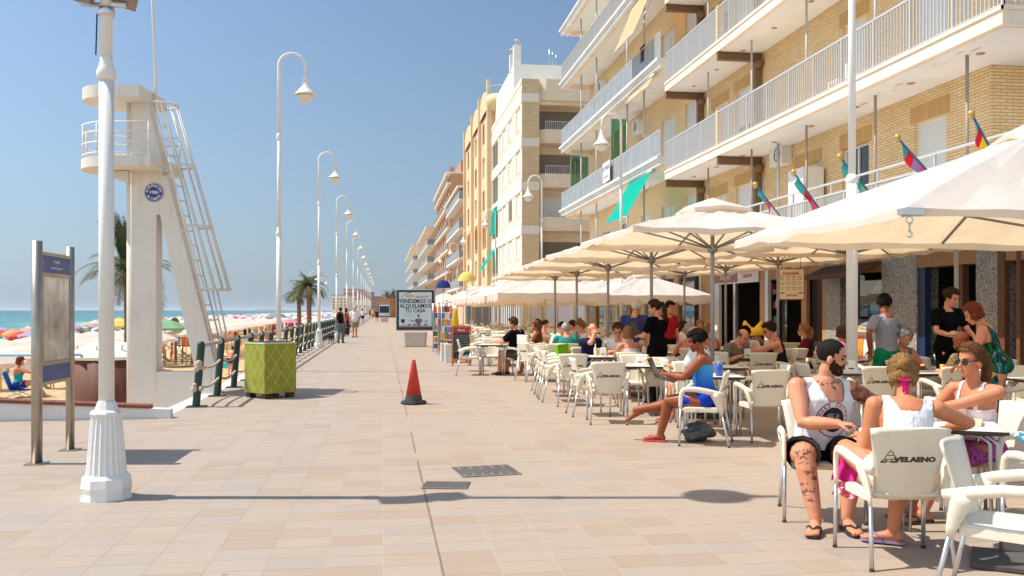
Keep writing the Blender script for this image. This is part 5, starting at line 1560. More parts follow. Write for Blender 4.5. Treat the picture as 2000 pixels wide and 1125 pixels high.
# ---------------------------------------------------------------- small things on the tables
def napkins(lat, d, z, label, phi=10):
 x, y = c2w(lat, d); t = thing('napkin_holder', label, 'napkin holder', (x, y, z), HEAD(phi), 'napkin holders on the tables')
 m = MB(); m.add([(-.062, -.045, 0), (.062, -.045, 0), (.062, .045, 0), (-.062, .045, 0), (-.055, -.03, .16), (.055, -.03, .16), (.055, .03, .16), (-.055, .03, .16)], [(3, 2, 1, 0), (4, 5, 6, 7), (0, 1, 5, 4), (1, 2, 6, 5), (2, 3, 7, 6), (3, 0, 4, 7)]); m.build('holder', M['white_paint'], t, bevel=.008)
 m = MB(); m.bx(-.035, .035, -.0445, -.0435, .045, .06); m.build('print', M['table_edge'], t)
TZ = .7335
napkins(3.06, 6.62, TZ, 'white napkin holder between the two women at the front table', -12)
napkins(1.90, 13.30, TZ, 'white napkin holder on the terrace edge table left of the woman in blue')
napkins(1.60, 15.72, TZ, 'white napkin holder beside the green bottle')
napkins(4.45, 11.78, TZ, 'white napkin holder in front of the man in green shorts')
napkins(4.02, 15.3, TZ, 'white napkin holder on the table of the reading couple')
napkins(2.42, 11.42, TZ, 'white napkin holder beside the blue bottle')
def bottle(name, lat, d, z, label, mat, prof, capmat, cz):
 x, y = c2w(lat, d); t = thing(name, label, 'bottle', (x, y, z))
 m = MB(); m.lathe(prof, n=14); m.build('bottle_body', mat, t)
 m = MB(); m.lathe([(prof[-1][0] + .004, cz), (prof[-1][0] + .004, cz + .022), (.001, cz + .025)], n=12); m.build('cap', capmat, t)
gl = clear_glass('green_bottle_glass', rgb(30, 130, 60), .05)
bottle('beer_bottle', 1.66, 15.88, TZ, 'small green glass bottle on a table in front of the man in sunglasses', plain('green_bottle', rgb(16, 110, 52), .15), [(.031, 0), (.032, .13), (.014, .19), (.013, .235)], M['alu'], .235)
bottle('sun_cream_bottle', 2.58, 11.16, TZ, 'blue plastic bottle on the table behind the woman in blue', plain('blue_plastic', rgb(40, 86, 190), .3), [(.042, 0), (.045, .10), (.04, .135), (.022, .15)], plain('pale_blue_cap', rgb(120, 170, 220), .4), .15)
bottle('water_bottle', 3.62, 6.15, TZ, 'clear water bottle with blue cap beside the shoulder bag', clear_glass('water_bottle_plastic', (.9, .95, .97, 1), .06), [(.036, 0), (.037, .13), (.018, .17), (.015, .19)], plain('blue_cap', rgb(40, 80, 180), .4), .19)
for lat, d, lab, c in ((1.48, 15.9, 'tall sauce bottle with white cap on the table with the green bottle', rgb(230, 226, 216)), (1.05, 19.3, 'red sauce bottle beside the lime green bag', rgb(190, 40, 36)), (1.0, 19.42, 'white sauce bottle beside the lime green bag', rgb(226, 224, 218))):
 bottle('sauce_bottle', lat, d, TZ, lab, plain('sauce_%d' % int(c[0] * 99), c, .4), [(.03, 0), (.03, .13), (.012, .17), (.008, .2)], M['white_paint'], .2)
def tumbler(lat, d, z, label, mat, cat='glass', name='drinking_glass', r=.033, h=.13):
 x, y = c2w(lat, d); m = MB(); m.lathe([(r * .8, 0), (r, h), (r * .93, h), (r * .74, .008), (.001, .008)], n=16); o = m.build(name, mat); o.location = (x, y, z)
 return tag(o, label, cat)
tumbler(2.98, 6.78, TZ, 'empty clear glass on the front table beside the napkin holder', M['glass'])
tumbler(1.66, 16.02, TZ, 'white coffee cup beside the green bottle', M['white_paint'], 'cup', 'coffee_cup', .04, .08)
tumbler(1.58, 16.25, TZ, 'half full beer glass in front of the bald man drinking', plain('beer', rgb(196, 130, 40), .1), 'glass')
tumbler(-.25, 21.4, TZ, 'amber drink on the table of the man in black', plain('amber_drink', rgb(200, 110, 30), .1), 'glass', h=.1)
tumbler(5.62, 11.7, TZ, 'orange juice glass on the table beside the waitress', plain('orange_juice', rgb(240, 150, 40), .2), 'glass', h=.11)
def tray(lat, d, label):
 x, y = c2w(lat, d); t = thing('tray', label, 'tray', (x, y, TZ))
 m = MB(); m.lathe([(.001, 0), (.15, .0), (.165, .012), (.16, .012), (.148, .004), (.001, .004)], n=24); m.build('dish', plain('dark_tray', rgb(60, 50, 46), .4), t)
tray(4.0, 15.75, 'round dark tray of empty glasses on the table of the reading couple')
for k in range(5): tumbler(3.93 + .05 * k, 15.72 + .05 * (k % 2), TZ + .012, 'empty glass on the round dark tray', M['glass'])['group'] = 'glasses on the tray'
# phone held over the front table lies on it, plus menu card and lunch box
def card(lat, d, z, phi, w, l, h, mat, name, label, cat):
 x, y = c2w(lat, d); m = MB(); m.bx(-w / 2, w / 2, -l / 2, l / 2, 0, h); o = m.build(name, mat, bevel=min(h * .3, .004)); o.location = (x, y, z); o.rotation_euler = (0, 0, HEAD(phi)); return tag(o, label, cat)
card(3.28, 6.42, TZ, 30, .16, .26, .03, plain('pale_wallet', rgb(214, 200, 170), .6), 'purse', 'pale purse lying on the front table near the ponytailed woman', 'purse')
# souvenirs, signs ------------------------------------------------------------
def chalkboard():
 d = 25.2
 x, y = PD(901, d)
 t = thing('chalkboard', 'wooden A-frame chalkboard menu with red header at the terrace edge', 'menu board', (x, y, 0), HEAD(-4))
 wood = plain('orange_wood', rgb(176, 104, 48), .55, var=.2, scale=9)
 lean = R(9)
 rot = Matrix.Rotation(-lean, 3, 'X')
 w, hgt = .27, 1.13
 T = lambda p: rot @ Vector(p) + Vector((0, -.22, 0))
 m = MB()
 def bar(x0, x1, z0, z1, y0=-.018, y1=.018):
  m.add([T((a, b, c)) for c in (z0, z1) for b in (y0, y1) for a in (x0, x1)], [(0, 2, 3, 1), (4, 5, 7, 6), (0, 1, 5, 4), (1, 3, 7, 5), (3, 2, 6, 7), (2, 0, 4, 6)])
 bar(-w, -w + .045, .002, hgt); bar(w - .045, w, .002, hgt); bar(-w + .046, w - .046, hgt - .05, hgt - .002); bar(-w + .046, w - .046, .08, .19)
 f = m.build('frame', wood, t)
 m = MB()
 for s in (-1, 1): m.tube([(s * w * .9, .2, .0), (s * w * .9, -.04, hgt - .06)], .018, 6)
 m.build('rear_leg', wood, t)
 m = MB(); m.mi = 0; bar(-w + .047, w - .047, .195, hgt - .20, -.008, .008); m.mi = 1; bar(-w + .047, w - .047, hgt - .198, hgt - .055, -.009, .009)
 m.mi = 2
 P = lambda a, c: T((a, -.0105, c))
 r = random.Random(6)
 z = hgt - .27
 for row in range(10):
  xx = -w + .075 + .02 * r.random()
  while xx < w - .10:
   l = .02 + .05 * r.random(); pts = []
   n = 5
   for i in range(n):
    a0 = xx + l * i / n; a1 = xx + l * (i + 1) / n
    b0 = z + .009 * (r.random() - .5); b1 = z + .014 * (r.random() - .5)
    m.add([P(a0, b0), P(a1, b1), P(a1, b1 + .005), P(a0, b0 + .005)], [(0, 1, 2, 3)])
   xx += l + .018
  z -= .052
 m.text('€1.50', .13, lambda a, c: P(.07 + a * 1.0, .255 + c), bold=.002)
 m.text('AMBAR', .07, lambda a, c: T((a, -.0195, .135 + c)), bold=.002)
 m.text('Amstel' if False else 'Menú', .09, lambda a, c: P(a, hgt - .125 + c), bold=.001)
 m.build('board', [plain('slate', rgb(40, 42, 44), .8, var=.2, scale=9), plain('board_red', rgb(178, 32, 34), .5), plain('chalk', rgb(224, 222, 214), .9)], t)
chalkboard()
def menu_sign():
 d = 19.6
 x, y = PD(1545, d)
 t = thing('menu_sign', 'hanging cream price board with red frame and red prices', 'sign', (x, y, 0), HEAD(22))
 z0, z1 = ZD(584, d), ZD(526, d); w = .265
 m = MB(); m.bx(-w - .02, w + .02, -.02, .02, z0 - .02, z1 + .02); m.build('frame', plain('sign_red_frame', rgb(170, 60, 50), .5), t)
 m = MB(); m.mi = 0; m.bx(-w, w, -.026, -.0205, z0, z1)
 P = lambda a, c: (a, -.0275, c)
 zt = lambda f: z0 + (z1 - z0) * f
 m.mi = 1
 m.text('Limonada', .085, lambda a, c: P(a, zt(.87) + c), bold=.003)
 for xx, f in ((-.19, .2), (-.05, .12), (.07, .12), (.2, .2)): m.text('0,80€', .062, lambda a, c, xx=xx, f=f: P(xx + a * .75, zt(f) + c), bold=.002)
 m.mi = 2
 m.bx(-.09, .09, -.0275, -.0262, zt(.80), zt(.81))
 r = random.Random(3)
 for cx in (-.19, -.06, .06, .19):
  for row in range(9):
   f = .76 - row * .055
   if row in (3, 6): continue
   m.mi = 1 if (cx in (-.06, .06) and row in (2, 4, 5)) else 2
   l = .03 + .02 * r.random(); m.bx(cx - l, cx + l, -.0275, -.0262, zt(f), zt(f) + .009)
 m.build('board', [plain('sign_cream_board', rgb(238, 220, 188), .5), plain('sign_red_ink', rgb(186, 40, 40), .5), plain('sign_dark_ink', rgb(70, 60, 54), .5)], t)
 m = MB()
 for s in (-.2, .2): m.tube([(s, 0, z1 + .02), (s, .0, 3.1)], .006, 5)
 m.build('hanger', M['black'], t)
menu_sign()
def ball_machine():
 d = 19.0
 x, y = PD(1471, d)
 t = thing('ball_vending_machine', 'toy ball vending machine with yellow jester top and rainbow stacked base', 'vending machine', (x, y, 0), HEAD(0))
 ye = plain('machine_yellow', rgb(236, 180, 24), .35); rd = plain('machine_red', rgb(200, 50, 40), .35); bl = plain('machine_blue', rgb(30, 60, 120), .35); bk = M['black']
 z = .0
 m = MB(); m.lathe([(.26, 0), (.26, .08), (.2, .1)], n=20); m.build('foot', bk, t)
 for i, (mat, h) in enumerate(((rd, .2), (bl, .16), (ye, .14), (bl, .1), (rd, .1))):
  z0 = .1 + sum((.2, .16, .14, .1, .1)[:i])
  m = MB(); m.lathe([(.19, z0), (.215, z0 + .015), (.215, z0 + h - .015), (.19, z0 + h - .001)], n=20); m.build('stacked_ring', mat, t)
 m = MB(); m.lathe([(.22, .801), (.23, 1.02)], n=20); m.build('drum', M['glass'], t)
 m = MB(); r = random.Random(1)
 for k in range(100):
  a = r.random() * 6.28; q = .18 * sqrt(r.random()); m.mi = r.randrange(4); m.sphere((q * cos(a), q * sin(a), .83 + .16 * r.random()), .026, 6, 4)
 m.build('balls', [ye, rd, bl, M['white_paint']], t)
 m = MB(); m.lathe([(.235, 1.02), (.24, 1.1), (.18, 1.16), (.1, 1.18)], n=20)
 for s in (-1, 1): m.tube([(s * .08, 0, 1.08), (s * .15, 0, 1.18), (s * .17, 0, 1.27), (s * .18, 0, 1.33)], [.12, .10, .055, .02], 10)
 m.build('jester_top', ye, t)
ball_machine()
def postcard_rack(lat, d, phi, label, pal, n=6, h=1.75, w=.28):
 x, y = c2w(lat, d); t = thing('souvenir_rack', label, 'rack', (x, y, 0), HEAD(phi))
 m = MB(); m.bx(-w, w, -.2, .2, .0, .05)
 for s in (-1, 1): m.tube([(s * w, 0, .05), (s * w, 0, h)], .015, 6)
 m.tube([(-w, 0, h), (w, 0, h)], .015, 6); m.build('frame', M['alu'], t)
 m = MB(); r = random.Random(int(d * 10))
 for row in range(n):
  z = .12 + (h - .2) * row / n
  k = 4
  for c in range(k):
   m.mi = r.randrange(len(pal)); m.bx(-w + .03 + (2 * w - .06) * c / k, -w + .03 + (2 * w - .06) * (c + .88) / k, -.06 - .02 * r.random(), -.04, z, z + (h - .2) / n * .85)
 m.build('goods', pal, t)
pal = [plain('goods2_%d' % i, rgb(*c), .6) for i, c in enumerate(((190, 60, 54), (226, 196, 90), (70, 110, 170), (220, 214, 200), (120, 160, 90), (150, 120, 170), (230, 150, 70), (60, 60, 70)))]
for px, d, lab in ((856, 33.5, 'red souvenir rack hung with toys next to the advertising panel'), (866, 31.5, 'blue souvenir rack with postcards'), (874, 29.8, 'souvenir rack of magazines in front of the yellow cloth')):
 postcard_rack((px - 1000) / F_PX * d, d, 6, lab, pal, 7, 1.8, .20)
for px, d, lab in ((868, 27.4, 'larger pale concrete block left of the chalkboard'), (876, 26.6, 'smaller pale concrete block nearest the chalkboard')):
 x, y = PD(px, d); m = MB(); m.bx(-.11, .11, -.14, .14, 0, .55); o = m.build('concrete_block', M['white_wall'], bevel=.01); o.location = (x, y, 0); tag(o, lab, 'block')
def yellow_figure():
 x, y = PD(889, 30.5)
 t = thing('closed_parasol', 'folded yellow parasol leaning at the souvenir racks', 'parasol', (x, y, 0))
 m = MB(); m.lathe([(.02, .35), (.12, .5), (.15, .9), (.08, 1.5), (.02, 1.65)], n=10); m.build('folded_cloth', M['yellow_cloth'], t)
 m = MB(); m.tube([(0, 0, 0), (0, 0, 1.72)], .02, 8); m.build('pole', M['alu'], t)
 for px, d, z, mat, lab in ((912, 40, 2.95, canvas('pale_yellow_cloth', rgb(226, 214, 120), .3), 'pale yellow round beach umbrella showing over the white canopies'), (866, 48, 2.85, canvas('dark_blue_cloth', rgb(50, 66, 120), .2), 'dark blue round beach umbrella showing behind the souvenir stand')):
  x, y = PD(px, d); t = thing('beach_umbrella', lab, 'beach umbrella', (x, y, 0))
  m = MB(); m.lathe([(.40, z - .1), (.34, z + .14), (.2, z + .27), (.01, z + .33)], n=16, cap=False); m.build('canopy', mat, t)
  m = MB(); m.tube([(0, 0, 0), (0, 0, z + .3)], .015, 6); m.build('pole', M['alu'], t)
yellow_figure()
# flags on the balcony front
def flag(px, d, py, pa, pb, cols, label, seed):
 x, y = PD(px, d); z = ZD(py, d)
 t = thing('flag', label, 'flag', (x, y, z), 0, 'flags stuck out over the parasols')
 S = d / F_PX
 ex, ez = (pa - px) * S, (py - pb) * S       # far end of the cloth in the plane across the view
 c, s = cos(-TH), sin(-TH)
 V = lambda a, b, dep=0: (a * c - dep * s * -1 * 0 + dep * ST, a * s + dep * CT, b)
 gold = plain('gilded_ball', rgb(196, 160, 90), .4, .4)
 m = MB(); m.sphere((0, 0, 0), .055, 12, 8); m.lathe([(.03, -.08), (.045, -.05), (.03, -.03)], n=10); m.build('finial', gold, t)
 m = MB(); m.tube([V(.02, -.03), V(ex, ez - .1, .25)], .017, 8); m.build('pole', plain('blue_stick', rgb(40, 110, 150), .5), t)
 m = MB(); r = random.Random(seed); n = len(cols); per = 3
 N = n * per
 for k in range(n):
  m.mi = k
  def fn(u, v, k=k):
   f = .12 + .88 * ((k + u) / n)
   a, b = ex * f, (ez - .1) * f
   drop = (.05 + .34 * f * (1 - .2 * f)) * v
   return V(a + .05 * sin(f * 9 + seed) * v - drop * .12, b - drop - .03 * sin(f * 7), .25 * f + .06 * sin(f * 8 + v * 2 + seed) * v)
  m.grid(fn, per, 6)
 m.build('cloth', cols, t)
fc = {k: canvas('flag_' + k, rgb(*v), .25) for k, v in dict(red=(216, 50, 64), pink=(236, 96, 140), yellow=(244, 206, 70), white=(236, 230, 220), blue=(96, 110, 176), teal=(70, 174, 176), green=(140, 196, 156), purple=(164, 134, 190)).items()}
flag(1897, 13.2, 222, 1955, 276, [fc['teal'], fc['red'], fc['yellow'], fc['yellow']], 'red and yellow flag with gold ball tip nearest the brick corner', 1)
flag(1753, 14.6, 268, 1835, 328, [fc['teal'], fc['red'], fc['purple'], fc['pink'], fc['pink']], 'pink and blue flag with gold ball tip, second from the right', 2)
flag(1640, 15.8, 306, 1712, 364, [fc['teal'], fc['teal'], fc['green']], 'pale green and teal flag beside the straight lamp post', 3)
flag(1550, 17.2, 336, 1620, 410, [fc['teal'], fc['red'], fc['pink'], fc['yellow']], 'crimson flag with yellow edge, fourth from the right', 4)
flag(1475, 18.6, 360, 1538, 420, [fc['teal'], fc['pink'], fc['white'], fc['white']], 'red and white flag hanging leftmost above the parasols', 5)
# ice cream counter in the shop window
def ice_counter():
 x0, x1 = AW + .28, AW + .9
 y0, y1 = YX(1714, AW), YX(1643, AW)
 t = thing('ice_cream_counter', 'ice cream counter with orange and white curved front in the shop window', 'counter', (AW + .1, (y0 + y1) / 2, 0))
 L = (y1 - y0) / 2 - .1
 m = MB(); m.bx(.05, .6, -L, L, .013, 1.02); m.build('cabinet', M['white_paint'], t, bevel=.02)
 m = MB(); n = 12
 for k, mat in enumerate((0, 1, 0)):
  m.mi = mat
  ya = L - .05 - .34 * k
  m.grid(lambda u, v: (.045 - .10 * sin(pi * v), ya - .32 * u - .10 * sin(pi * v), .15 + .8 * v), 4, 8)
 m.build('curved_front', [M['white_paint'], plain('counter_orange', rgb(232, 140, 40), .35)], t)
 m = MB(); m.grid(lambda u, v: (.05 + .2 * v, -L + 2 * L * u, 1.03 + .35 * sin(v * pi / 2)), 2, 6); m.build('glass_hood', M['glass'], t)
ice_counter()
x, y = G(1990, 1104); m = MB(); m.bx(-.26, .26, -.22, .22, .0045, .035); o = m.build('parasol_weight', plain('dark_slab', rgb(84, 80, 76), .85, var=.25, scale=11), bevel=.006); o.location = (x, y, 0); o.rotation_euler = (0, 0, HEAD(28)); tag(o, 'loose dark stone parasol weight lying by the foremost chair', 'parasol weight')
# ---------------------------------------------------------------- people
from mathutils.bvhtree import BVHTree
def skinmat(name, c, var=.14):
 t = NT(name); v = t.coord('Object')
 n = t.noise(v, 9, 5)
 col = t.ramp(n, [(.3, mul(c, 1 - var)), (.7, mul(c, 1 + var * .5))])
 t.b.inputs['Subsurface Weight'].default_value = .08
 t.b.inputs['Subsurface Radius'].default_value = (.03, .012, .006)
 t.bump(t.noise(v, 160, 2), .05, .002)
 return t.set(col, .5, spec=.35)
SK = dict(light=skinmat('light_tan_skin', rgb(208, 142, 108)), fair=skinmat('fair_skin', rgb(222, 166, 134)), pink=skinmat('sunburnt_skin', rgb(216, 144, 114)), tan=skinmat('tanned_skin', rgb(202, 130, 92)), brown=skinmat('deep_tan_skin', rgb(148, 80, 50)))
def clothmat(name, c, var=.10, rough=.9):
 t = NT(name); v = t.coord('Object')
 col = t.ramp(t.noise(v, 7, 4), [(.3, mul(c, 1 - var)), (.7, mul(c, 1 + var * .4))])
 h = t.math('ADD', t.noise(t.coord('Object', (7, 7, 3)), 2.0, 4), t.math('MULTIPLY', t.noise(v, 220, 2), .08))
 t.bump(h, .9, .035)
 return t.set(col, rough, spec=.06)
_CL = {}
def cloth(*c):
 if c not in _CL: _CL[c] = clothmat('cloth_%d_%d_%d' % c, rgb(*c))
 return _CL[c]
def printcloth(name, cols, scale=14, stretch=(1, 1, 1)):
 t = NT(name); v = t.coord('Object', stretch)
 vo = t.noise(v, scale, 3, .7)
 n = len(cols)
 c = t.ramp(vo, [(.28 + .44 * i / max(1, n - 1), rgb(*k)) for i, k in enumerate(cols)])
 t.n[-1].color_ramp.interpolation = 'CONSTANT' if n > 3 else 'LINEAR'
 return t.set(c, .85, spec=.2)
def hairmat(name, c):
 t = NT(name); v = t.coord('Object', (40, 40, 6))
 n = t.noise(v, 3.0, 4)
 t.bump(n, .5, .004)
 return t.set(t.ramp(n, [(.3, mul(c, .55)), (.7, mul(c, 1.35))]), .8, spec=.12)
HR = dict(black=hairmat('black_hair', (.012, .010, .009, 1)), dark=hairmat('dark_brown_hair', (.035, .018, .010, 1)), brown=hairmat('brown_hair', (.10, .05, .024, 1)), auburn=hairmat('auburn_hair', (.13, .055, .022, 1)), red=hairmat('red_hair', (.16, .04, .018, 1)),
          blond=hairmat('dark_blond_hair', (.26, .135, .05, 1)), grey=hairmat('grey_hair', (.36, .34, .31, 1)), white=hairmat('white_hair', (.62, .60, .56, 1)), stubble=hairmat('cropped_dark_hair', (.016, .012, .010, 1)))
LENS = plain('dark_lens', (.015, .015, .018, 1), .1, spec=.6)
def ik(a, b, l1, l2, hint):
 a, b = Vector(a), Vector(b); d = b - a; L = d.length
 if L > (l1 + l2) * .999: b = a + d * ((l1 + l2) * .999 / L); d = b - a; L = d.length
 x = (l1 * l1 - l2 * l2 + L * L) / (2 * L); hgt = sqrt(max(l1 * l1 - x * x, 0))
 n = d.normalized(); h = Vector(hint); h = h - n * h.dot(n)
 if h.length < 1e-5: h = n.orthogonal()
 return a + n * x + h.normalized() * hgt, b
def loft(m, secs, n=16):
 """closed tube through (centre, side vec, front vec) sections"""
 vs = []; fs = []
 for c, a, b in secs:
  for j in range(n):
   t = 2 * pi * j / n; vs.append(c + a * cos(t) + b * sin(t))
 k = len(secs)
 for i in range(k - 1):
  for j in range(n): fs.append((i * n + j, i * n + (j + 1) % n, (i + 1) * n + (j + 1) % n, (i + 1) * n + j))
 fs.append(tuple(range(n))[::-1]); fs.append(tuple((k - 1) * n + j for j in range(n)))
 m.add(vs, fs, True)
def limb(m, pts, rs, n=12):
 pts = [Vector(p) for p in pts]
 m.tube(pts, rs, n); m.sphere(pts[0], rs[0], 10, 8); m.sphere(pts[-1], rs[-1], 10, 8)
def ell(m, T, c, r):
 b = len(m.v); m.sphere((0, 0, 0), 1.0, 14, 10)
 for i in range(b, len(m.v)):
  p = m.v[i]; q = T(Vector((c[0] + p[0] * r[0], c[1] + p[1] * r[1], c[2] + p[2] * r[2]))); m.v[i] = (q.x, q.y, q.z)
def remesh(m, vox, it=3, fac=.5):
 me = bpy.data.meshes.new('tmp'); me.from_pydata(m.v, [], m.f)
 ob = bpy.data.objects.new('tmp', me); COL.objects.link(ob)
 r = ob.modifiers.new('r', 'REMESH'); r.mode = 'VOXEL'; r.voxel_size = vox; r.adaptivity = 0
 s = ob.modifiers.new('s', 'SMOOTH'); s.factor = fac; s.iterations = it
 dg = bpy.context.evaluated_depsgraph_get()
 out = bpy.data.meshes.new_from_object(ob.evaluated_get(dg))
 bpy.data.objects.remove(ob); bpy.data.meshes.remove(me)
 return out
def finish(me, name, mats, parent=None, keep=None, matfn=None, smooth_rim=2):
 """turns a remeshed skin into a named object; keep(p) cuts openings, matfn(p) picks the material slot"""
 me.name = name
 if keep:
  bm = bmesh.new(); bm.from_mesh(me)
  bmesh.ops.delete(bm, geom=[f for f in bm.faces if not keep(f.calc_center_median())], context='FACES')
  for _ in range(smooth_rim):
   rim = {v for e in bm.edges if e.is_boundary for v in e.verts}
   new = {}
   for v in rim:
    nb = [e.other_vert(v).co for e in v.link_edges if e.is_boundary]
    if len(nb) == 2: new[v] = (v.co + (nb[0] + nb[1]) * .5) * .5
   for v, c in new.items(): v.co = c
  bm.to_mesh(me); bm.free()
 for mt in (mats if isinstance(mats, (list, tuple)) else [mats]): me.materials.append(mt)
 for p in me.polygons: p.use_smooth = True
 if matfn:
  for p in me.polygons: p.material_index = matfn(p.center)
 o = link(bpy.data.objects.new(name, me))
 if parent is not None: o.parent = parent
 return o
def person(label, loc, rz, h=1.70, fem=False, wide=1.0, belly=0.0, skin='tan', hair=('short', 'dark'), top=None, bottom=None, shoes=None,
           pelvis=None, lean=0.0, side=0.0, twist=0.0, head=(0, 0), rw=None, lw=None, re=(.6, -.5, -.6), le=(-.6, -.5, -.6), rf=None, lf=None, rk=(0, 1, .25), lk=(0, 1, .25),
           rtoe=0.0, ltoe=0.0, toe_pitch=(0, 0), vox=.012, curl=.5, shades=False, palm=(0, 0, -1), group=None, sit=True, matfn=None, skin_extra=None, beard=None, cat='person', dims=None):
 k = h / 1.72
 V = lambda *p: Vector(p)
 if pelvis is None: pelvis = (0, -.06, .515) if sit else (0, 0, .925 * k)
 P = Vector(pelvis)
 Rt = Matrix.Rotation(R(twist), 3, 'Z') @ Matrix.Rotation(R(side), 3, 'Y') @ Matrix.Rotation(-R(lean), 3, 'X')
 U, S, Fd = Rt @ V(0, 0, 1), Rt @ V(1, 0, 0), Rt @ V(0, 1, 0)
 P2 = Matrix.Rotation(R(twist) * .4, 3, 'Z')
 S0 = P2 @ V(1, 0, 0); F0 = P2 @ V(0, 1, 0)
 sw = (.172 if fem else .196) * k * (1 + (wide - 1) * .5); hw = .088 * k * wide
 TO = lambda a, b, c: P + S * a * k + Fd * b * k + U * c * k
 if fem: secs = [(-.11, .09, .08, 0), (-.06, .16, .115, -.01), (.02, .168, .118, -.012), (.10, .145, .105, 0), (.19, .118, .09, .005), (.28, .128, .095, .005), (.36, .142, .10, 0), (.43, .142, .088, -.008), (.485, .105, .068, -.012), (.52, .055, .052, -.005)]
 else: secs = [(-.11, .09, .08, 0), (-.06, .148, .105, -.005), (.02, .155, .112, 0), (.10, .150, .108, .005), (.20, .148, .106, .006), (.30, .163, .113, .004), (.38, .176, .113, 0), (.45, .166, .095, -.008), (.50, .12, .075, -.01), (.535, .06, .058, -.004)]
 def torso(m, inf=0.0, lo=-9, hi=9):
  L = []
  for t, a, b, o in secs:
   if lo <= t <= hi:
    bl = belly * max(0, 1 - abs(t - .12) / .2)
    ws = 1 + (wide - 1) * (1 if t < .45 else .4)
    L.append((TO(0, o + bl * .5, t), S * (a * k * ws + inf), Fd * (b * k * (1 + (wide - 1) * .7) + bl * .5 * k + inf)))
  loft(m, L, 20)
  if fem and lo < .3 < hi:
   for s in (-1, 1):
    b = len(m.v); ell(m, lambda p: P + S * p.x + Fd * p.y + U * p.z, (s * .066 * k, .075 * k, .325 * k), (.062 * k + inf, .058 * k + inf, .062 * k + inf))
 shl = {s: TO(0, -.008, .455) + S * s * sw for s in (1, -1)}
 hips = {s: P + S0 * s * hw + U * (-.02 * k) for s in (1, -1)}
 ua, fa, th, sh_ = .285 * k, .245 * k, .425 * k, .415 * k
 if rw is None: rw = (.17, .33, .77) if sit else (.24, .06, .80 * k)
 if lw is None: lw = (-.17, .33, .77) if sit else (-.24, .06, .80 * k)
 if rf is None: rf = (.11, .40, .085) if sit else (.09, .0, .085)
 if lf is None: lf = (-.11, .40, .085) if sit else (-.09, .0, .085)
 el, wr, kn, an = {}, {}, {}, {}
 el[1], wr[1] = ik(shl[1], rw, ua, fa, re); el[-1], wr[-1] = ik(shl[-1], lw, ua, fa, le)
 kn[1], an[1] = ik(hips[1], rf, th, sh_, rk); kn[-1], an[-1] = ik(hips[-1], lf, th, sh_, lk)
 fz = .92 if fem else 1.0
 def arm(m, s, inf=0.0, upto=2.0):
  a, b, c = shl[s], el[s], wr[s]
  r = [.056, .052, .047, .041, .043, .037, .027]
  pts = [a, a.lerp(b, .35), a.lerp(b, .7), b, b.lerp(c, .25), b.lerp(c, .65), c]
  rs = [x * k * fz * (1 + (wide - 1) * .6) + inf for x in r]
  if upto < 1: q = max(2, int(round(upto * 3)) + 1); pts = pts[:q]; rs = rs[:q]; pts[-1] = a.lerp(b, upto)
  limb(m, pts, rs)
 def leg(m, s, inf=0.0, upto=2.0, flare=0.0):
  a, b, c = hips[s], kn[s], an[s]
  r = [.088, .083, .069, .055, .057, .053, .036]
  pts = [a, a.lerp(b, .3), a.lerp(b, .7), b, b.lerp(c, .2) , b.lerp(c, .42), c]
  d = (c - b).normalized(); back = (a - b).normalized(); back = (back - d * back.dot(d)); 
  if back.length > .05: back = back.normalized(); pts[4] = pts[4] + back * .012 * k; pts[5] = pts[5] + back * .014 * k
  rs = [x * k * (1.05 if fem and i < 3 else 1) * (1 + (wide - 1) * .7) + inf for i, x in enumerate(r)]
  if upto < 1:
   q = max(2, int(round(upto * 3)) + 1); pts = pts[:q]; rs = rs[:q]; pts[-1] = a.lerp(b, upto); rs[-1] += flare
  limb(m, pts, rs)
 toes = {1: Matrix.Rotation(-R(rtoe), 3, 'Z') @ V(0, 1, 0), -1: Matrix.Rotation(R(ltoe), 3, 'Z') @ V(0, 1, 0)}
 foot_f = {}
 for s, tp in ((1, toe_pitch[0]), (-1, toe_pitch[1])):
  f = toes[s]; foot_f[s] = (f * cos(R(tp)) + V(0, 0, 1) * sin(R(tp))).normalized()
 def foot(m, s, inf=0.0, thick=1.0):
  f = foot_f[s]; sd = f.cross(V(0, 0, 1)).normalized(); up = sd.cross(f)
  A = an[s]
  L = [(-.062, .022, .020, -.052), (-.045, .034, .036, -.044), (.0, .034, .044, -.036), (.06, .038, .034, -.046), (.12, .046, .024, -.056), (.165, .044, .018, -.062), (.195, .03, .013, -.066)]
  loft(m, [(A + f * y * k + up * z * k, sd * (w * k + inf), up * (t * k * thick + inf)) for y, w, t, z in L], 12)
  if inf == 0 and vox < .008:
   for i, (o, l) in enumerate(((.032, .2), (.012, .205), (-.004, .2), (-.02, .19), (-.034, .175))):
    q = A + f * l * k + up * -.066 * k + sd * (-s * -1) * o * k * -s * -1
    m.sphere(q, (.011 if i else .015) * k, 8, 6)
  m.tube([A + V(0, 0, .0), A + up * -.04 * k], [.036 * k + inf, .04 * k + inf], 10)
 # head frame
 nb = TO(0, .0, .50)
 hy, hp = head
 Hm = Matrix.Rotation(-R(hy), 3, 'Z') @ Matrix.Rotation(R(hp) - R(lean) * .35, 3, 'X')
 if twist: Hm = Matrix.Rotation(R(twist) * .7, 3, 'Z') @ Hm
 nt = nb + (U * .55 + V(0, 0, .45)).normalized() * .085 * k + Fd * .012 * k
 hc = nt + (Hm @ V(0, .022, .098)) * k
 HT = lambda p: hc + (Hm @ (Vector(p) * k))
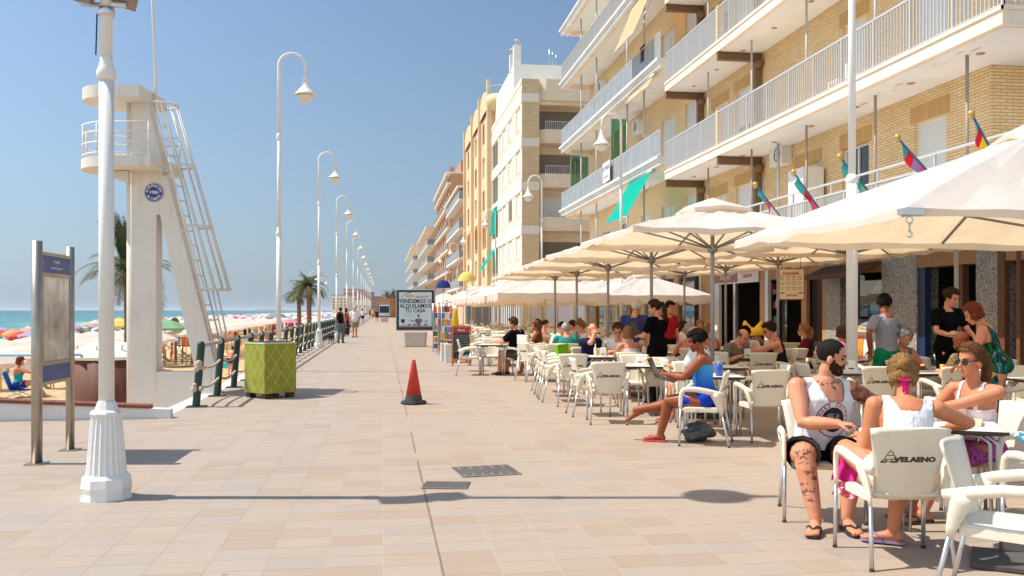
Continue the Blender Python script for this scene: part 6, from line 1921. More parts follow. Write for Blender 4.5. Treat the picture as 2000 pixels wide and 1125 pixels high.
 def head_prims(m):
  limb(m, [nb - U * .03 * k, nt, hc + (Hm @ V(0, -.01, -.04)) * k], [(.058 if not fem else .05) * k, (.054 if not fem else .045) * k, .05 * k])
  ell(m, HT, (0, -.012, .034), (.076, .098, .092))
  ell(m, HT, (0, .026, -.038), (.058, .066, .080))
  ell(m, HT, (0, .060, -.100), (.030 if not fem else .024, .028, .022))
  ell(m, HT, (0, .045, -.085), (.046, .04, .03))
  ell(m, HT, (0, .076, .018), (.045, .016, .013))
  ell(m, HT, (0, .086, -.070), (.022, .012, .012))
  for s in (-1, 1):
   ell(m, HT, (s * .036, .062, -.03), (.024, .024, .024))
   ell(m, HT, (s * .076, -.008, -.02), (.011, .022, .033))
  loft(m, [(HT((0, y, z)), (Hm @ V(w, 0, 0)) * k, (Hm @ V(0, w * 1.1, 0)) * k) for y, z, w in ((.080, .016, .007), (.094, -.004, .008), (.107, -.024, .011), (.104, -.037, .014), (.088, -.043, .012))], 8)
 def hand(m, s, crl=None):
  c = wr[s]; d = (wr[s] - el[s]).normalized()
  pn = Vector(palm); 
  if pn.length < .1: pn = V(0, 0, -1)
  pn = pn - d * pn.dot(d)
  if pn.length < .05: pn = d.orthogonal()
  pn.normalize(); w = d.cross(pn) * (1 if s > 0 else -1) * -1        # w points to the thumb side
  cr = curl if crl is None else crl
  kk = k * (.92 if fem else 1)
  loft(m, [(c, w * .026 * kk, pn * .018 * kk), (c + d * .03 * kk, w * .036 * kk, pn * .017 * kk), (c + d * .075 * kk, w * .042 * kk, pn * .014 * kk), (c + d * .095 * kk, w * .038 * kk, pn * .011 * kk)], 10)
  for i, (o, l) in enumerate(((.031, .072), (.0105, .082), (-.0105, .076), (-.031, .058))):
   p0 = c + (d * .086 + w * o) * kk
   a1, a2 = cr * (.55 + .1 * i), cr * (1.5 + .15 * i)
   d1 = d * cos(a1) + pn * sin(a1); d2 = d * cos(a2) + pn * sin(a2)
   p1 = p0 + d1 * l * .5 * kk; p2 = p1 + d2 * l * .5 * kk
   limb(m, [p0, p1, p2], [.0098 * kk, .0088 * kk, .0076 * kk], 8)
  t0 = c + (d * .025 + w * .030 + pn * .004) * kk
  t1 = t0 + (d * .030 + w * .030 + pn * .014) * kk; t2 = t1 + (d * .032 + w * .006 + pn * (.010 + .015 * cr)) * kk
  limb(m, [t0, t1, t2], [.0145 * kk, .0115 * kk, .009 * kk], 8)
 body = MB(); torso(body)
 for s in (1, -1):
  m_ = body
  body.sphere(shl[s], .058 * k * fz, 12, 8)
  loft(body, [(TO(0, -.012, .485) + S * s * .03 * k, Fd * .05 * k, U * .035 * k), (shl[s] + U * .012 * k - S * s * .02, Fd * .05 * k, U * .045 * k)], 12)
  arm(body, s); leg(body, s); hand(body, s); foot(body, s)
  body.sphere(hips[s] - F0 * .0, .095 * k * (1 + (wide - 1) * .6), 12, 8)
 head_prims(body)
 me = remesh(body, vox, 3 if vox > .008 else 4)
 sk = [SK[skin]] + (skin_extra or [])
 o = finish(me, 'person', sk, None, None, matfn and (lambda p: matfn(p, dict(el=el, wr=wr, kn=kn, an=an, shl=shl, hips=hips, hc=hc, nb=nb, TO=TO, k=k))))
 o.location = loc if len(loc) == 3 else (loc[0], loc[1], 0); o.rotation_euler = (0, 0, rz)
 tag(o, label, cat, group)
 ctx = dict(o=o, P=P, U=U, S=S, Fd=Fd, TO=TO, HT=HT, hc=hc, Hm=Hm, k=k, el=el, wr=wr, kn=kn, an=an, shl=shl, hips=hips, nb=nb, torso=torso, arm=arm, leg=leg, foot=foot, vox=vox, foot_f=foot_f, S0=S0, F0=F0, sw=sw)
 local = lambda p: ((p - P).dot(S) / k, (p - P).dot(Fd) / k, (p - P).dot(U) / k)
 ctx['local'] = local
 HTi = Hm.transposed()
 hl = lambda p: (HTi @ (p - hc)) / k
 # hair
 if hair:
  st, hcname = hair[0], hair[1]; hm = HR[hcname]
  r = random.Random(int(abs(hash(label)) % 1) + len(label)); ph = r.random() * 6
  m = MB(); thick = {'crop': .0035, 'short': .014, 'sides': .008}.get(st, .016)
  m.sphere((0, 0, 0), 1.0, 40 if vox < .008 else 24, 28 if vox < .008 else 16)
  vs = []
  for p in m.v:
   q = Vector(p); w = 1 + (0 if st == 'crop' else .03 * sin(q.x * 9 + ph) * sin(q.y * 8 + q.z * 7) + .022 * (r.random() - .5))
   vs.append((q.x * (.077 + thick) * w, q.y * (.099 + thick) * w - .014, q.z * (.093 + thick) * w + .035))
  m.v = vs
  low = {'crop': -.035, 'short': -.045, 'sides': -.05, 'bob': -.09, 'long': -.09, 'pony': -.06, 'bun': -.06, 'curly': -.03}[st]
  def keep(c):
   x, y, z = c
   if st == 'sides': return z < .055 and z > -.055 and y < .02
   if y > .052 - .25 * max(0, abs(x) - .045) and z < .085 - .35 * max(0, .09 - y) * 0: 
    if z < .082: return False
   if y > .015 and z < .03 - (.0 if st in ('crop', 'short') else .05): return False
   if abs(x) > .05 and y > -.03 and z < -.005 and st in ('crop', 'short', 'pony', 'bun'): return False
   return z > low
  fs = []; sm = []
  for f in m.f:
   c = Vector((0, 0, 0))
   for i in f: c += Vector(m.v[i])
   c /= len(f)
   if keep(c): fs.append(f)
  vs2 = [HT(v) for v in m.v]
  mm = MB(); mm.smooth = True; mm.add(vs2, fs, True)
  if st == 'pony':
   pts = [HT((0, -.105, .045)), HT((0, -.15, .03)), HT((0, -.165, -.05)), HT((0.005, -.15, -.16)), HT((.01, -.13, -.27)), HT((.012, -.12, -.36))]
   ln = hair[2] if len(hair) > 2 else 1.0
   pts = [pts[0].lerp(p, 1) if i < 3 else pts[2] + (p - pts[2]) * ln for i, p in enumerate(pts)]
   mm.tube(pts, [x * k for x in (.022, .034, .040, .038, .030, .010)], 10)
  if st == 'long':
   L = []
   for y, z, a, b in ((-.07, .03, .085, .04), (-.075, -.06, .09, .045), (-.085, -.16, .095, .04), (-.085, -.26, .09, .032), (-.085, -.36, .07, .022), (-.085, -.42, .03, .012)):
    c = HT((0, y, z)) if z > -.1 else HT((0, y, -.1)) + (U * (z + .1) - Fd * .0) * k
    L.append((c, S * a * k, Fd * b * k))
   loft(mm, L, 14)
  if st == 'bun': mm.sphere(HT((0, -.12, .03)), .045 * k, 12, 8)
  if st in ('bob', 'curly'):
   for i in range(14 if st == 'bob' else 0):
    a = R(100 + 340 * i / 13 - 80); a = R(150 + 240 * i / 13)
    mm.sphere(HT((.078 * cos(a - pi / 2 + pi / 2), -.01 + .085 * sin(a - 0) * .9, -.035 - .03 * (i % 2))), (.034 if st == 'curly' else .03) * k, 8, 6)
  if vox < .008 and st in ('pony', 'bun'):
   root = Vector((0, -.112, .045 if st == 'pony' else .03))
   for i in range(190):
    a = r.uniform(-1, 1); f = r.uniform(0, 1)
    st0 = Vector((.082 * sin(a * 1.75), .072 * cos(a * 1.75) - .01 - .03 * f, .098 - .115 * abs(a) ** 1.5 - .02 * f * (abs(a) > .5)))
    pts = []
    for q in range(6):
     p = st0.lerp(root, q / 5); p = p - Vector((0, -.014, .035)); e = sqrt((p.x / .0955) ** 2 + (p.y / .1175) ** 2 + (p.z / .1115) ** 2)
     lift = 1 + .02 * r.random() + (.03 * sin(q * 1.3 + i) if st == 'bun' else 0)
     pts.append(HT(p / max(e, .2) * lift + Vector((0, -.014, .035))))
    mm.tube(pts, [.002 * k, .0042 * k, .0045 * k, .0045 * k, .004 * k, .003 * k], 4)
  if vox < .012 and st == 'curly':
   for i in range(230):
    z = r.uniform(-.28, 1); a = r.uniform(0, 2 * pi); rr = sqrt(1 - z * z) if z > -1 else 0
    p = Vector((.098 * rr * cos(a), .118 * rr * sin(a) - .02, .108 * z + .03))
    if p.y > .03 and p.z < .075: continue
    mm.sphere(HT(p), r.uniform(.012, .019) * k, 6, 4)
  if st == 'short' and vox <= .013:
   for i in range(170):
    z = r.uniform(-.25, 1); a = r.uniform(0, 2 * pi); rr = sqrt(1 - z * z)
    p = Vector((.084 * rr * cos(a), .105 * rr * sin(a) - .014, .10 * z + .035))
    if (p.y > .03 and p.z < .08) or (abs(p.x) > .05 and p.y > -.03 and p.z < .01): continue
    d = Vector((p.x * .3, p.y * .2 + .012, p.z * .3)); mm.tube([HT(p), HT(p + d * .5), HT(p + d + Vector((r.uniform(-.006, .006), .006, 0)))], [.011 * k, .009 * k, .003 * k], 5)
  ho = mm.build('hair', hm, o)
  if vox < .0085 or True:
   sd = ho.modifiers.new('thickness', 'SOLIDIFY'); sd.thickness = .004 * k; sd.offset = -1
 # eyes and eyebrows
 if vox <= .012:
  m = MB()
  for s in (-1, 1): m.sphere(HT((s * .031, .0735, -.002)), (.0125 * k, .0115 * k, .0085 * k), 8, 6)
  m.build('eyes', plain('dark_eye', (.02, .015, .012, 1), .2), o)
  m = MB()
  for s in (-1, 1): m.tube([HT((s * .014, .091, .020)), HT((s * .032, .087, .026)), HT((s * .052, .071, .021))], [.004 * k, .0045 * k, .002 * k], 6)
  m.build('eyebrows', HR[hair[1]] if hair and hair[1] not in ('white',) else HR['grey'], o)
  m = MB(); m.tube([HT((-.021, .0885, -.069)), HT((0, .0985, -.0675)), HT((.021, .0885, -.069))], [.003 * k, .0062 * k, .003 * k], 6); m.build('lips', plain('lip_tone', rgb(170, 92, 82), .45), o)
 if beard:
  bm_ = MB(); torso  # beard: a slightly larger jaw, cut to the beard line
  ell(bm_, lambda p: HT(p), (0, .024, -.045), (.063, .073, .082)); ell(bm_, HT, (0, .060, -.098), (.036, .034, .034)); ell(bm_, HT, (0, .085, -.052), (.026, .016, .007))
  def kb(p):
   q = hl(p)
   if q.z > -.035: return q.z < .01 and abs(q.x) > .052 and q.y > -.02 and q.y < .03
   if abs(q.x) < .022 and -.078 < q.z < -.060 and q.y > .06: return False
   if q.z > -.050 and abs(q.x) < .05 and abs(q.x) > .028: return False
   if q.z > -.055 and abs(q.x) < .02 and q.y > .1: return False
   return q.y > -.005
  finish(remesh(bm_, .005, 2), 'beard', HR[beard], o, kb)
 if shades:
  m = MB()
  for s in (-1, 1):
   c = [(s * (.032 + .026 * cos(2 * pi * i / 14)), .094 - .10 * max(0, abs(s * (.032 + .026 * cos(2 * pi * i / 14))) - .03), -.004 + .021 * sin(2 * pi * i / 14)) for i in range(14)]
   m.add([HT(p) for p in c] + [HT((p[0], p[1] - .004, p[2])) for p in c], [tuple(range(14)), tuple(range(14, 28))[::-1]] + [(i, 14 + i, 14 + (i + 1) % 14, (i + 1) % 14) for i in range(14)])
   m.tube([HT((s * .057, .088, .004)), HT((s * .079, .05, .008)), HT((s * .081, -.01, .002))], .0025 * k, 5)
  m.tube([HT((-.01, .1, .004)), HT((.01, .1, .004))], .0022 * k, 5)
  m.build('sunglasses', LENS, o)
 # clothes
 if top:
  kind, mt = top[0], top[1]
  m = MB(); inf = .013 if kind in ('shirt', 'loose') else .008
  if kind == 'loose': inf = .022
  torso(m, inf, -.13, .54)
  ex = []
  if kind in ('shirt', 'loose'):
   for s in (1, -1):
    arm(m, s, inf + .004, .62)
    loft(m, [(TO(0, -.012, .478) + S * s * .03 * k, Fd * (.052 * k + inf), U * (.036 * k + inf)), (shl[s] + U * .012 * k - S * s * .02, Fd * (.052 * k + inf), U * (.048 * k + inf))], 12)
  elif kind == 'long':
   for s in (1, -1): arm(m, s, inf + .004, .62); arm(m, s, inf)
  elif kind in ('tank', 'strap', 'offshoulder', 'bra'):
   for s in (1, -1):
    m.sphere(shl[s], .058 * k * fz + inf, 12, 8)
    loft(m, [(TO(0, -.012, .485) + S * s * .03 * k, Fd * (.05 * k + inf), U * (.035 * k + inf)), (shl[s] + U * .012 * k - S * s * .02, Fd * (.05 * k + inf), U * (.045 * k + inf))], 12)
  hem = top[2] if len(top) > 2 else -.10
  sx = sw / k
  def kt(p):
   a, b, c = local(p); x = abs(a)
   if c < hem: return False
   if kind in ('shirt', 'loose', 'long'):
    return not (x < .062 and c > .472) or False
   if kind == 'tank':
    if x > sx * .80 and c > .30 + .0: return False
    front = b > 0
    lim = (.37 + 6.0 * max(0, x - .055) ** 1.35) if front else (.40 + 6.0 * max(0, x - .055) ** 1.35)
    if x < .115 and c > lim: return False
    return True
   if kind == 'strap':
    if x > sx * .70 and c > .33: return False
    front = b > 0
    lim = .335 if front else .30
    if c > lim and not (.072 < x < .100): return False
    return True
   if kind == 'offshoulder': return c < .395 or False
   if kind == 'bra': return .24 < c < .36 or (.06 < x < .08 and c > .3)
   return True
  g = finish(remesh(m, min(vox, .010), 3), 'shirt' if kind in ('shirt', 'loose', 'long') else 'vest', mt, o, kt)
  ctx['top'] = g
 if bottom:
  kind, mt = bottom[0], bottom[1]
  m = MB(); inf = .014
  if kind in ('shorts', 'trousers', 'briefs'):
   torso(m, inf, -.13, .06)
   fr = bottom[2] if len(bottom) > 2 else .6
   for s in (1, -1):
    m.sphere(hips[s], .10 * k * (1 + (wide - 1) * .6) + inf, 12, 8)
    leg(m, s, inf + (.012 if kind == 'shorts' else .006), fr if kind == 'shorts' else (2 if kind == 'trousers' else .18), .012)
   kk_ = (lambda p: True)
   if kind == 'shorts':
    # open the leg ends
    def kk_(p):
     for s in (1, -1):
      a, b = hips[s], kn[s]; t = (p - a).dot((b - a).normalized()) / (b - a).length
      if t > fr + .0 and (p - a.lerp(b, fr)).length < .16: return False
     return True
   if kind == 'trousers':
    def kk_(p): return all((p - an[s]).length > .05 for s in (1, -1))
   finish(remesh(m, min(vox, .010), 3), {'shorts': 'shorts', 'trousers': 'trousers', 'briefs': 'swim_briefs'}[kind], mt, o, kk_)
  elif kind in ('skirt', 'longskirt'):
   fr = bottom[2] if len(bottom) > 2 else .8
   torso(m, inf + .004, -.13, .14)
   K_ = [hips[s] for s in (1, -1)]
   for s in (1, -1): m.sphere(hips[s], .10 * k + inf, 12, 8)
   L = []
   for i in range(6):
    f = fr * i / 5
    a = hips[1].lerp(kn[1], f); b = hips[-1].lerp(kn[-1], f); c = (a + b) / 2
    d = ((kn[1] - hips[1]) + (kn[-1] - hips[-1])).normalized()
    sd = (a - b); w = sd.length / 2; sd = sd.normalized(); up = d.cross(sd).normalized()
    L.append((c, sd * (w + .10 * k + .01 * f), up * (.10 * k + .02 * f)))
   loft(m, L, 18)
   for s in (1, -1): m.sphere(kn[s], .09 * k, 12, 8) if kind == 'longskirt' else None
   if kind == 'longskirt':
    L = []
    for i in range(6):
     f = .95 * i / 5
     a = kn[1].lerp(an[1], f); b = kn[-1].lerp(an[-1], f); c = (a + b) / 2; sd = (a - b); w = sd.length / 2; sd = sd.normalized(); up = V(0, 0, 1).cross(sd).normalized()
     L.append((c, sd * (w + .10 * k), up * (.11 * k)))
    loft(m, L, 18)
   finish(remesh(m, min(vox, .010), 3), 'skirt', mt, o)
 if shoes:
  m = MB()
  kind, mt = shoes[0], shoes[1]
  if kind == 'shoe':
   for s in (1, -1): foot(m, s, .009)
   zc = max(an[1].z, an[-1].z)
   finish(remesh(m, min(vox, .010), 2), 'shoes', mt, o)
  else:
   for s in (1, -1):
    f = foot_f[s]; sd = f.cross(V(0, 0, 1)).normalized(); up = sd.cross(f); A = an[s] - up * .082 * k
    out = [(-.075, .026), (-.05, .036), (0, .036), (.06, .04), (.12, .05), (.17, .048), (.205, .03)]
    poly = [(w, y) for y, w in out] + [(-w, y) for y, w in out[::-1]]
    vs = [A + sd * x * k + f * y * k + up * z for z in (-.006, .012) for x, y in poly]; n = len(poly)
    mm = MB(); mm.add(vs, [tuple(range(n))[::-1], tuple(range(n, 2 * n))] + [(i, (i + 1) % n, n + (i + 1) % n, n + i) for i in range(n)])
    B = A + up * .012
    for e in (-1, 1): mm.tube([B + f * .155 * k + up * .028 * k, B + f * .13 * k + sd * e * .022 * k + up * .046 * k, B + f * .085 * k + sd * e * .043 * k + up * .03 * k, B + f * .06 * k + sd * e * .045 * k], .0065 * k, 6)
    mm.build('flip_flop', mt, o)
 return ctx
def seat_at(lat, d, phi):          # person sitting on a chair placed by chair(lat, d, phi)
 x, y = c2w(lat, d); return (x, y, 0), HEAD(phi)
def decal(obj, shapes, origin, direction, right, up, name, mats, off=.0025):
 """flat artwork (built in a plane) pressed on to the surface of obj"""
 me = obj.data; bv = BVHTree.FromPolygons([v.co for v in me.vertices], [tuple(p.vertices) for p in me.polygons])
 out = MB()
 for vs, fs, mi in shapes:
  P_ = []
  for a, b in vs:
   o0 = Vector(origin) + Vector(right) * a + Vector(up) * b - Vector(direction) * .4
   hit, nrm, _, _ = bv.ray_cast(o0, Vector(direction))
   if hit is None: hit, nrm = Vector(origin) + Vector(right) * a + Vector(up) * b, -Vector(direction)
   P_.append(hit - Vector(direction) * (off + .0007 * mi))
  out.mi = mi; out.add(P_, fs, False)
 return out.build(name, mats, obj)
def disc_shape(cx, cy, r, rings=6, n=36, r0=0.0, ys=1.0):
 vs = []; fs = []
 for i in range(rings + 1):
  q = r0 + (r - r0) * i / rings
  for j in range(n): a = 2 * pi * j / n; vs.append((cx + q * cos(a), cy + q * sin(a) * ys))
 for i in range(rings):
  for j in range(n): fs.append((i * n + j, i * n + (j + 1) % n, (i + 1) * n + (j + 1) % n, (i + 1) * n + j))
 return vs, fs
def poly_shape(pts):
 return pts, [tuple(range(len(pts)))]
# ---------------------------------------------------------------- the group at the nearest table
def tattooed_man():
 tat = NT('tattooed_skin'); v = tat.coord('Object')
 n1 = tat.noise(v, 26, 5, .7); n2 = tat.noise(v, 9, 3)
 ink = tat.math('MULTIPLY', tat.math('GREATER_THAN', n1, .50), .75)
 tm = tat.set(tat.mix(ink, rgb(170, 104, 74), rgb(58, 48, 50)), .5, spec=.3)
 tat2 = NT('lightly_tattooed_skin'); v = tat2.coord('Object')
 n1 = tat2.noise(v, 30, 4, .7)
 ink = tat2.math('MULTIPLY', tat2.math('GREATER_THAN', n1, .54), .85)
 tm2 = tat2.set(tat2.mix(ink, rgb(206, 140, 106), rgb(66, 48, 50)), .5, spec=.35)
 def mf(p, c):
  q = Vector(p)
  if (q - c['shl'][-1]).length > .03 and min((q - c['shl'][-1].lerp(c['el'][-1], f)).length for f in (.15, .4, .6, .8, 1)) < .085 or min((q - c['el'][-1].lerp(c['wr'][-1], f)).length for f in (.2, .5, .8)) < .06: return 1
  k, a = c['kn'][1], c['an'][1]
  t = (q - k).dot((a - k).normalized()) / (a - k).length
  dist = (q - k.lerp(a, max(0, min(1, t)))).length
  if dist < .09 and -.12 < t < .74 and q.z > .1:
   s = sin(t * 17 + q.x * 30) + sin(q.y * 40)
   return 2 if (t < .06 or s > .1) else 0
  if (q - c['nb']).length < .12 and q.z < c['nb'].z + .01 and q.y > c['nb'].y: return 2
  return 0
 loc, rz = seat_at(2.31, 6.72, 191)
 c = person('bearded man with tattoos in a white vest and black shorts seated at the front table', loc, rz, 1.78, wide=1.34, skin='light', hair=('crop', 'stubble'), beard='dark', top=('tank', clothmat('white_vest_cotton', (.80, .80, .82, 1), .04), -.12),
               bottom=('shorts', cloth(15, 16, 21), .58), shoes=('flip', plain('dark_flip_flop', rgb(52, 50, 50), .7)), lean=4, side=-3, twist=28, head=(-58, -8), pelvis=(0, -.05, .50),
               rw=(-.08, .33, .74), re=(.95, -.1, -.6), lw=(-.47, .02, .76), le=(-.8, -.2, -.5), rf=(.10, .50, .10), lf=(-.12, .42, .10), rk=(.15, 1, .35), lk=(-.2, 1, .25), rtoe=14, ltoe=12, vox=.0058, curl=.9, matfn=mf, skin_extra=[tm, tm2])
 # print on the vest: black badge with white ring, lettering and a plain crest
 black = plain('print_black', rgb(30, 30, 34), .8); white = plain('print_white', rgb(226, 224, 226), .8); red = plain('print_red', rgb(196, 50, 70), .8); grey = plain('print_grey', rgb(130, 130, 136), .8)
 g = c['top']; TO = c['TO']
 org = TO(.012, .0, .245); S, U, Fd = c['S'], c['U'], c['Fd']
 right = -S      # seen from the front
 shapes = []
 r0 = .132
 v, f = disc_shape(0, 0, r0, 7, 40); shapes.append((v, f, 0))
 v, f = disc_shape(0, 0, r0 * .95, 3, 40, r0 * .70); shapes.append((v, f, 1))
 def arc(word, rad, a0, a1, sz, flip, mi):
  for i, ch in enumerate(word):
   if ch == ' ': continue
   a = a0 + (a1 - a0) * i / (len(word) - 1); ca, sa = cos(a), sin(a)
   vs, fs = text_geo(ch, sz, 'CENTER', .0015, 2, 1)
   if flip: P_ = [(ca * (rad - y) - sa * x, sa * (rad - y) + ca * x) for x, y in vs]
   else: P_ = [(ca * (rad + y) + sa * x, sa * (rad + y) - ca * x) for x, y in vs]
   shapes.append((P_, fs, mi))
 arc('SANGRE SALVAJE', r0 * .82, R(196), R(-16), .032, False, 2)
 def blob(cx, cy, rx, ry, seed, mi):
  r = random.Random(seed); n = 22
  shapes.append(poly_shape([(cx + rx * cos(2 * pi * i / n) * (.75 + .4 * r.random()), cy + ry * sin(2 * pi * i / n) * (.75 + .4 * r.random())) for i in range(n)]) + (mi,))
 blob(-.005, .03, .055, .020, 1, 3); blob(-.035, .01, .016, .028, 2, 1); blob(.035, .008, .014, .026, 3, 3); blob(0, -.02, .018, .022, 4, 1); blob(.008, -.045, .026, .012, 5, 3); blob(-.02, -.035, .01, .012, 6, 0)
 decal(g, shapes, org, -Fd, right, U, 'vest_print', [black, white, red, grey])
 return c
man = tattooed_man()
def woman_mid():
 loc, rz = seat_at(2.46, 5.66, 0)
 c = person('woman in a white vest with pink hair tie seen from behind on the nearest chair', loc, rz, 1.70, True, 1.22, skin='tan', hair=('bun', 'blond'), top=('tank', clothmat('white_top_cotton', (.80, .80, .83, 1), .04), -.10),
               bottom=('shorts', cloth(226, 206, 190), .35), shoes=('flip', plain('lilac_sandal', rgb(150, 120, 160), .6)), lean=20, twist=-8, side=3, head=(14, -20), pelvis=(0.03, -.03, .505),
               rw=(.50, .40, .765), re=(.8, -.3, -.2), lw=(-.10, .40, .70), le=(-.25, -.6, -.7), rf=(.06, .26, .10), lf=(-.02, .60, .40), rk=(.1, 1, .2), lk=(-.75, .5, .75), rtoe=-60, ltoe=10, vox=.0065, curl=.6)
 o = c['o']; HT = c['HT']
 pink = cloth(238, 40, 140)
 m = MB()
 b = HT((0, -.088, -.075))
 for dx, dz, l in ((.045, .012, 1), (-.05, .016, 1), (.012, -.09, 1), (-.012, -.075, 1)):
  m.tube([b, b + Vector((dx * .5, -.02, dz * .4)), b + Vector((dx, -.015, dz))], [.012, .016, .006], 8, flat=.4)
 m.sphere(b, .016, 8, 6); m.build('hair_tie', pink, o)
 # fringe ends of hair at the nape
 m = MB(); r = random.Random(2)
 for i in range(16):
  a = R(200 + 140 * i / 15); p = HT((.08 * cos(a), -.02 + .085 * sin(a), -.045))
  m.tube([HT((.07 * cos(a), -.02 + .08 * sin(a), .03)), p, p + Vector((.01 * (r.random() - .5), 0, -.03 - .04 * r.random()))], [.02, .018, .004], 6)
 m.build('hair_ends', HR['blond'], o)
 return c
woman_mid()
# beach cloth hanging from her lap beside the chair
def pink_cloth():
 x, y = c2w(2.24, 6.02); t = thing('beach_cloth', 'bright pink cloth with floral hem hanging beside the nearest chair', 'cloth', (x, y, 0), HEAD(0))
 m = MB()
 fn = lambda z0, z1: (lambda u, v: (-.07 + .16 * u + .02 * sin(v * 5), .02 * sin(u * 12 + 1) + .015 * sin(u * 5), z0 + (z1 - z0) * v + .015 * sin(u * 7) * v))
 m.mi = 0; m.grid(fn(.60, .40), 12, 6); m.mi = 1; m.grid(fn(.40, .30), 12, 4)
 m.build('cloth', [cloth(240, 60, 160), printcloth('floral_hem', [(240, 230, 220), (236, 90, 140), (240, 190, 90), (230, 220, 214)], 26)], t)
pink_cloth()
def woman_right():
 loc, rz = seat_at(3.47, 6.74, -104)
 c = person('woman with a long brown ponytail, sunglasses and pale striped top at the front table', loc, rz, 1.70, True, 1.14, skin='tan', hair=('pony', 'auburn', 2.0), top=('strap', clothmat('pale_pink_knit', rgb(232, 214, 216), .05), -.08),
               bottom=('skirt', printcloth('purple_print', [(120, 40, 110), (190, 90, 170), (80, 30, 90), (226, 190, 200)], 30), .62), shoes=('flip', plain('dark_sandal', rgb(70, 56, 50), .6)), lean=6, twist=14, head=(4, 0), pelvis=(0, -.05, .50),
               rw=(.12, .30, .79), re=(.8, -.3, -.6), lw=(.10, .36, .78), le=(-.6, .3, -.7), rf=(.1, .46, .09), lf=(-.08, .50, .09), vox=.0065, curl=.8, shades=True)
 o = c['o']; HT = c['HT']
 m = MB(); m.sphere(HT((-.078, -.006, -.062)), .008, 8, 6); m.sphere(HT((.078, -.006, -.062)), .008, 8, 6); m.build('earring', plain('pearl', rgb(240, 232, 220), .2), o)
 return c
woman_right()
def shoulder_bag():
 x, y = c2w(3.46, 5.62); t = thing('shoulder_bag', 'beige and brown shoulder bag lying open on a front chair', 'bag', (x, y, .45), HEAD(-20))
 m = MB(); r = random.Random(4)
 for i in range(5): m.sphere((-.12 + .07 * i, .02 * (i % 2), .13 + .03 * (i % 3)), (.09, .10, .12), 10, 8)
 finish(remesh(m, .012, 3), 'bag_body', cloth(206, 190, 166), t)
 m = MB(); m.tube([(-.18, -.05, .12), (-.12, -.12, .27), (0, -.13, .31), (.12, -.1, .26), (.17, -.04, .12)], .012, 8); m.build('strap', plain('brown_leather', rgb(110, 60, 36), .5), t)
 m = MB(); m.grid(lambda u, v: (-.30 + .26 * u, -.09 + .2 * v, .30 + .02 * sin(u * 9) + .015 * sin(v * 8)), 8, 6, True, .006); m.build('folded_scarf', printcloth('scarf_print', [(226, 200, 186), (60, 130, 150), (240, 226, 214), (150, 110, 90)], 12), t)
shoulder_bag()
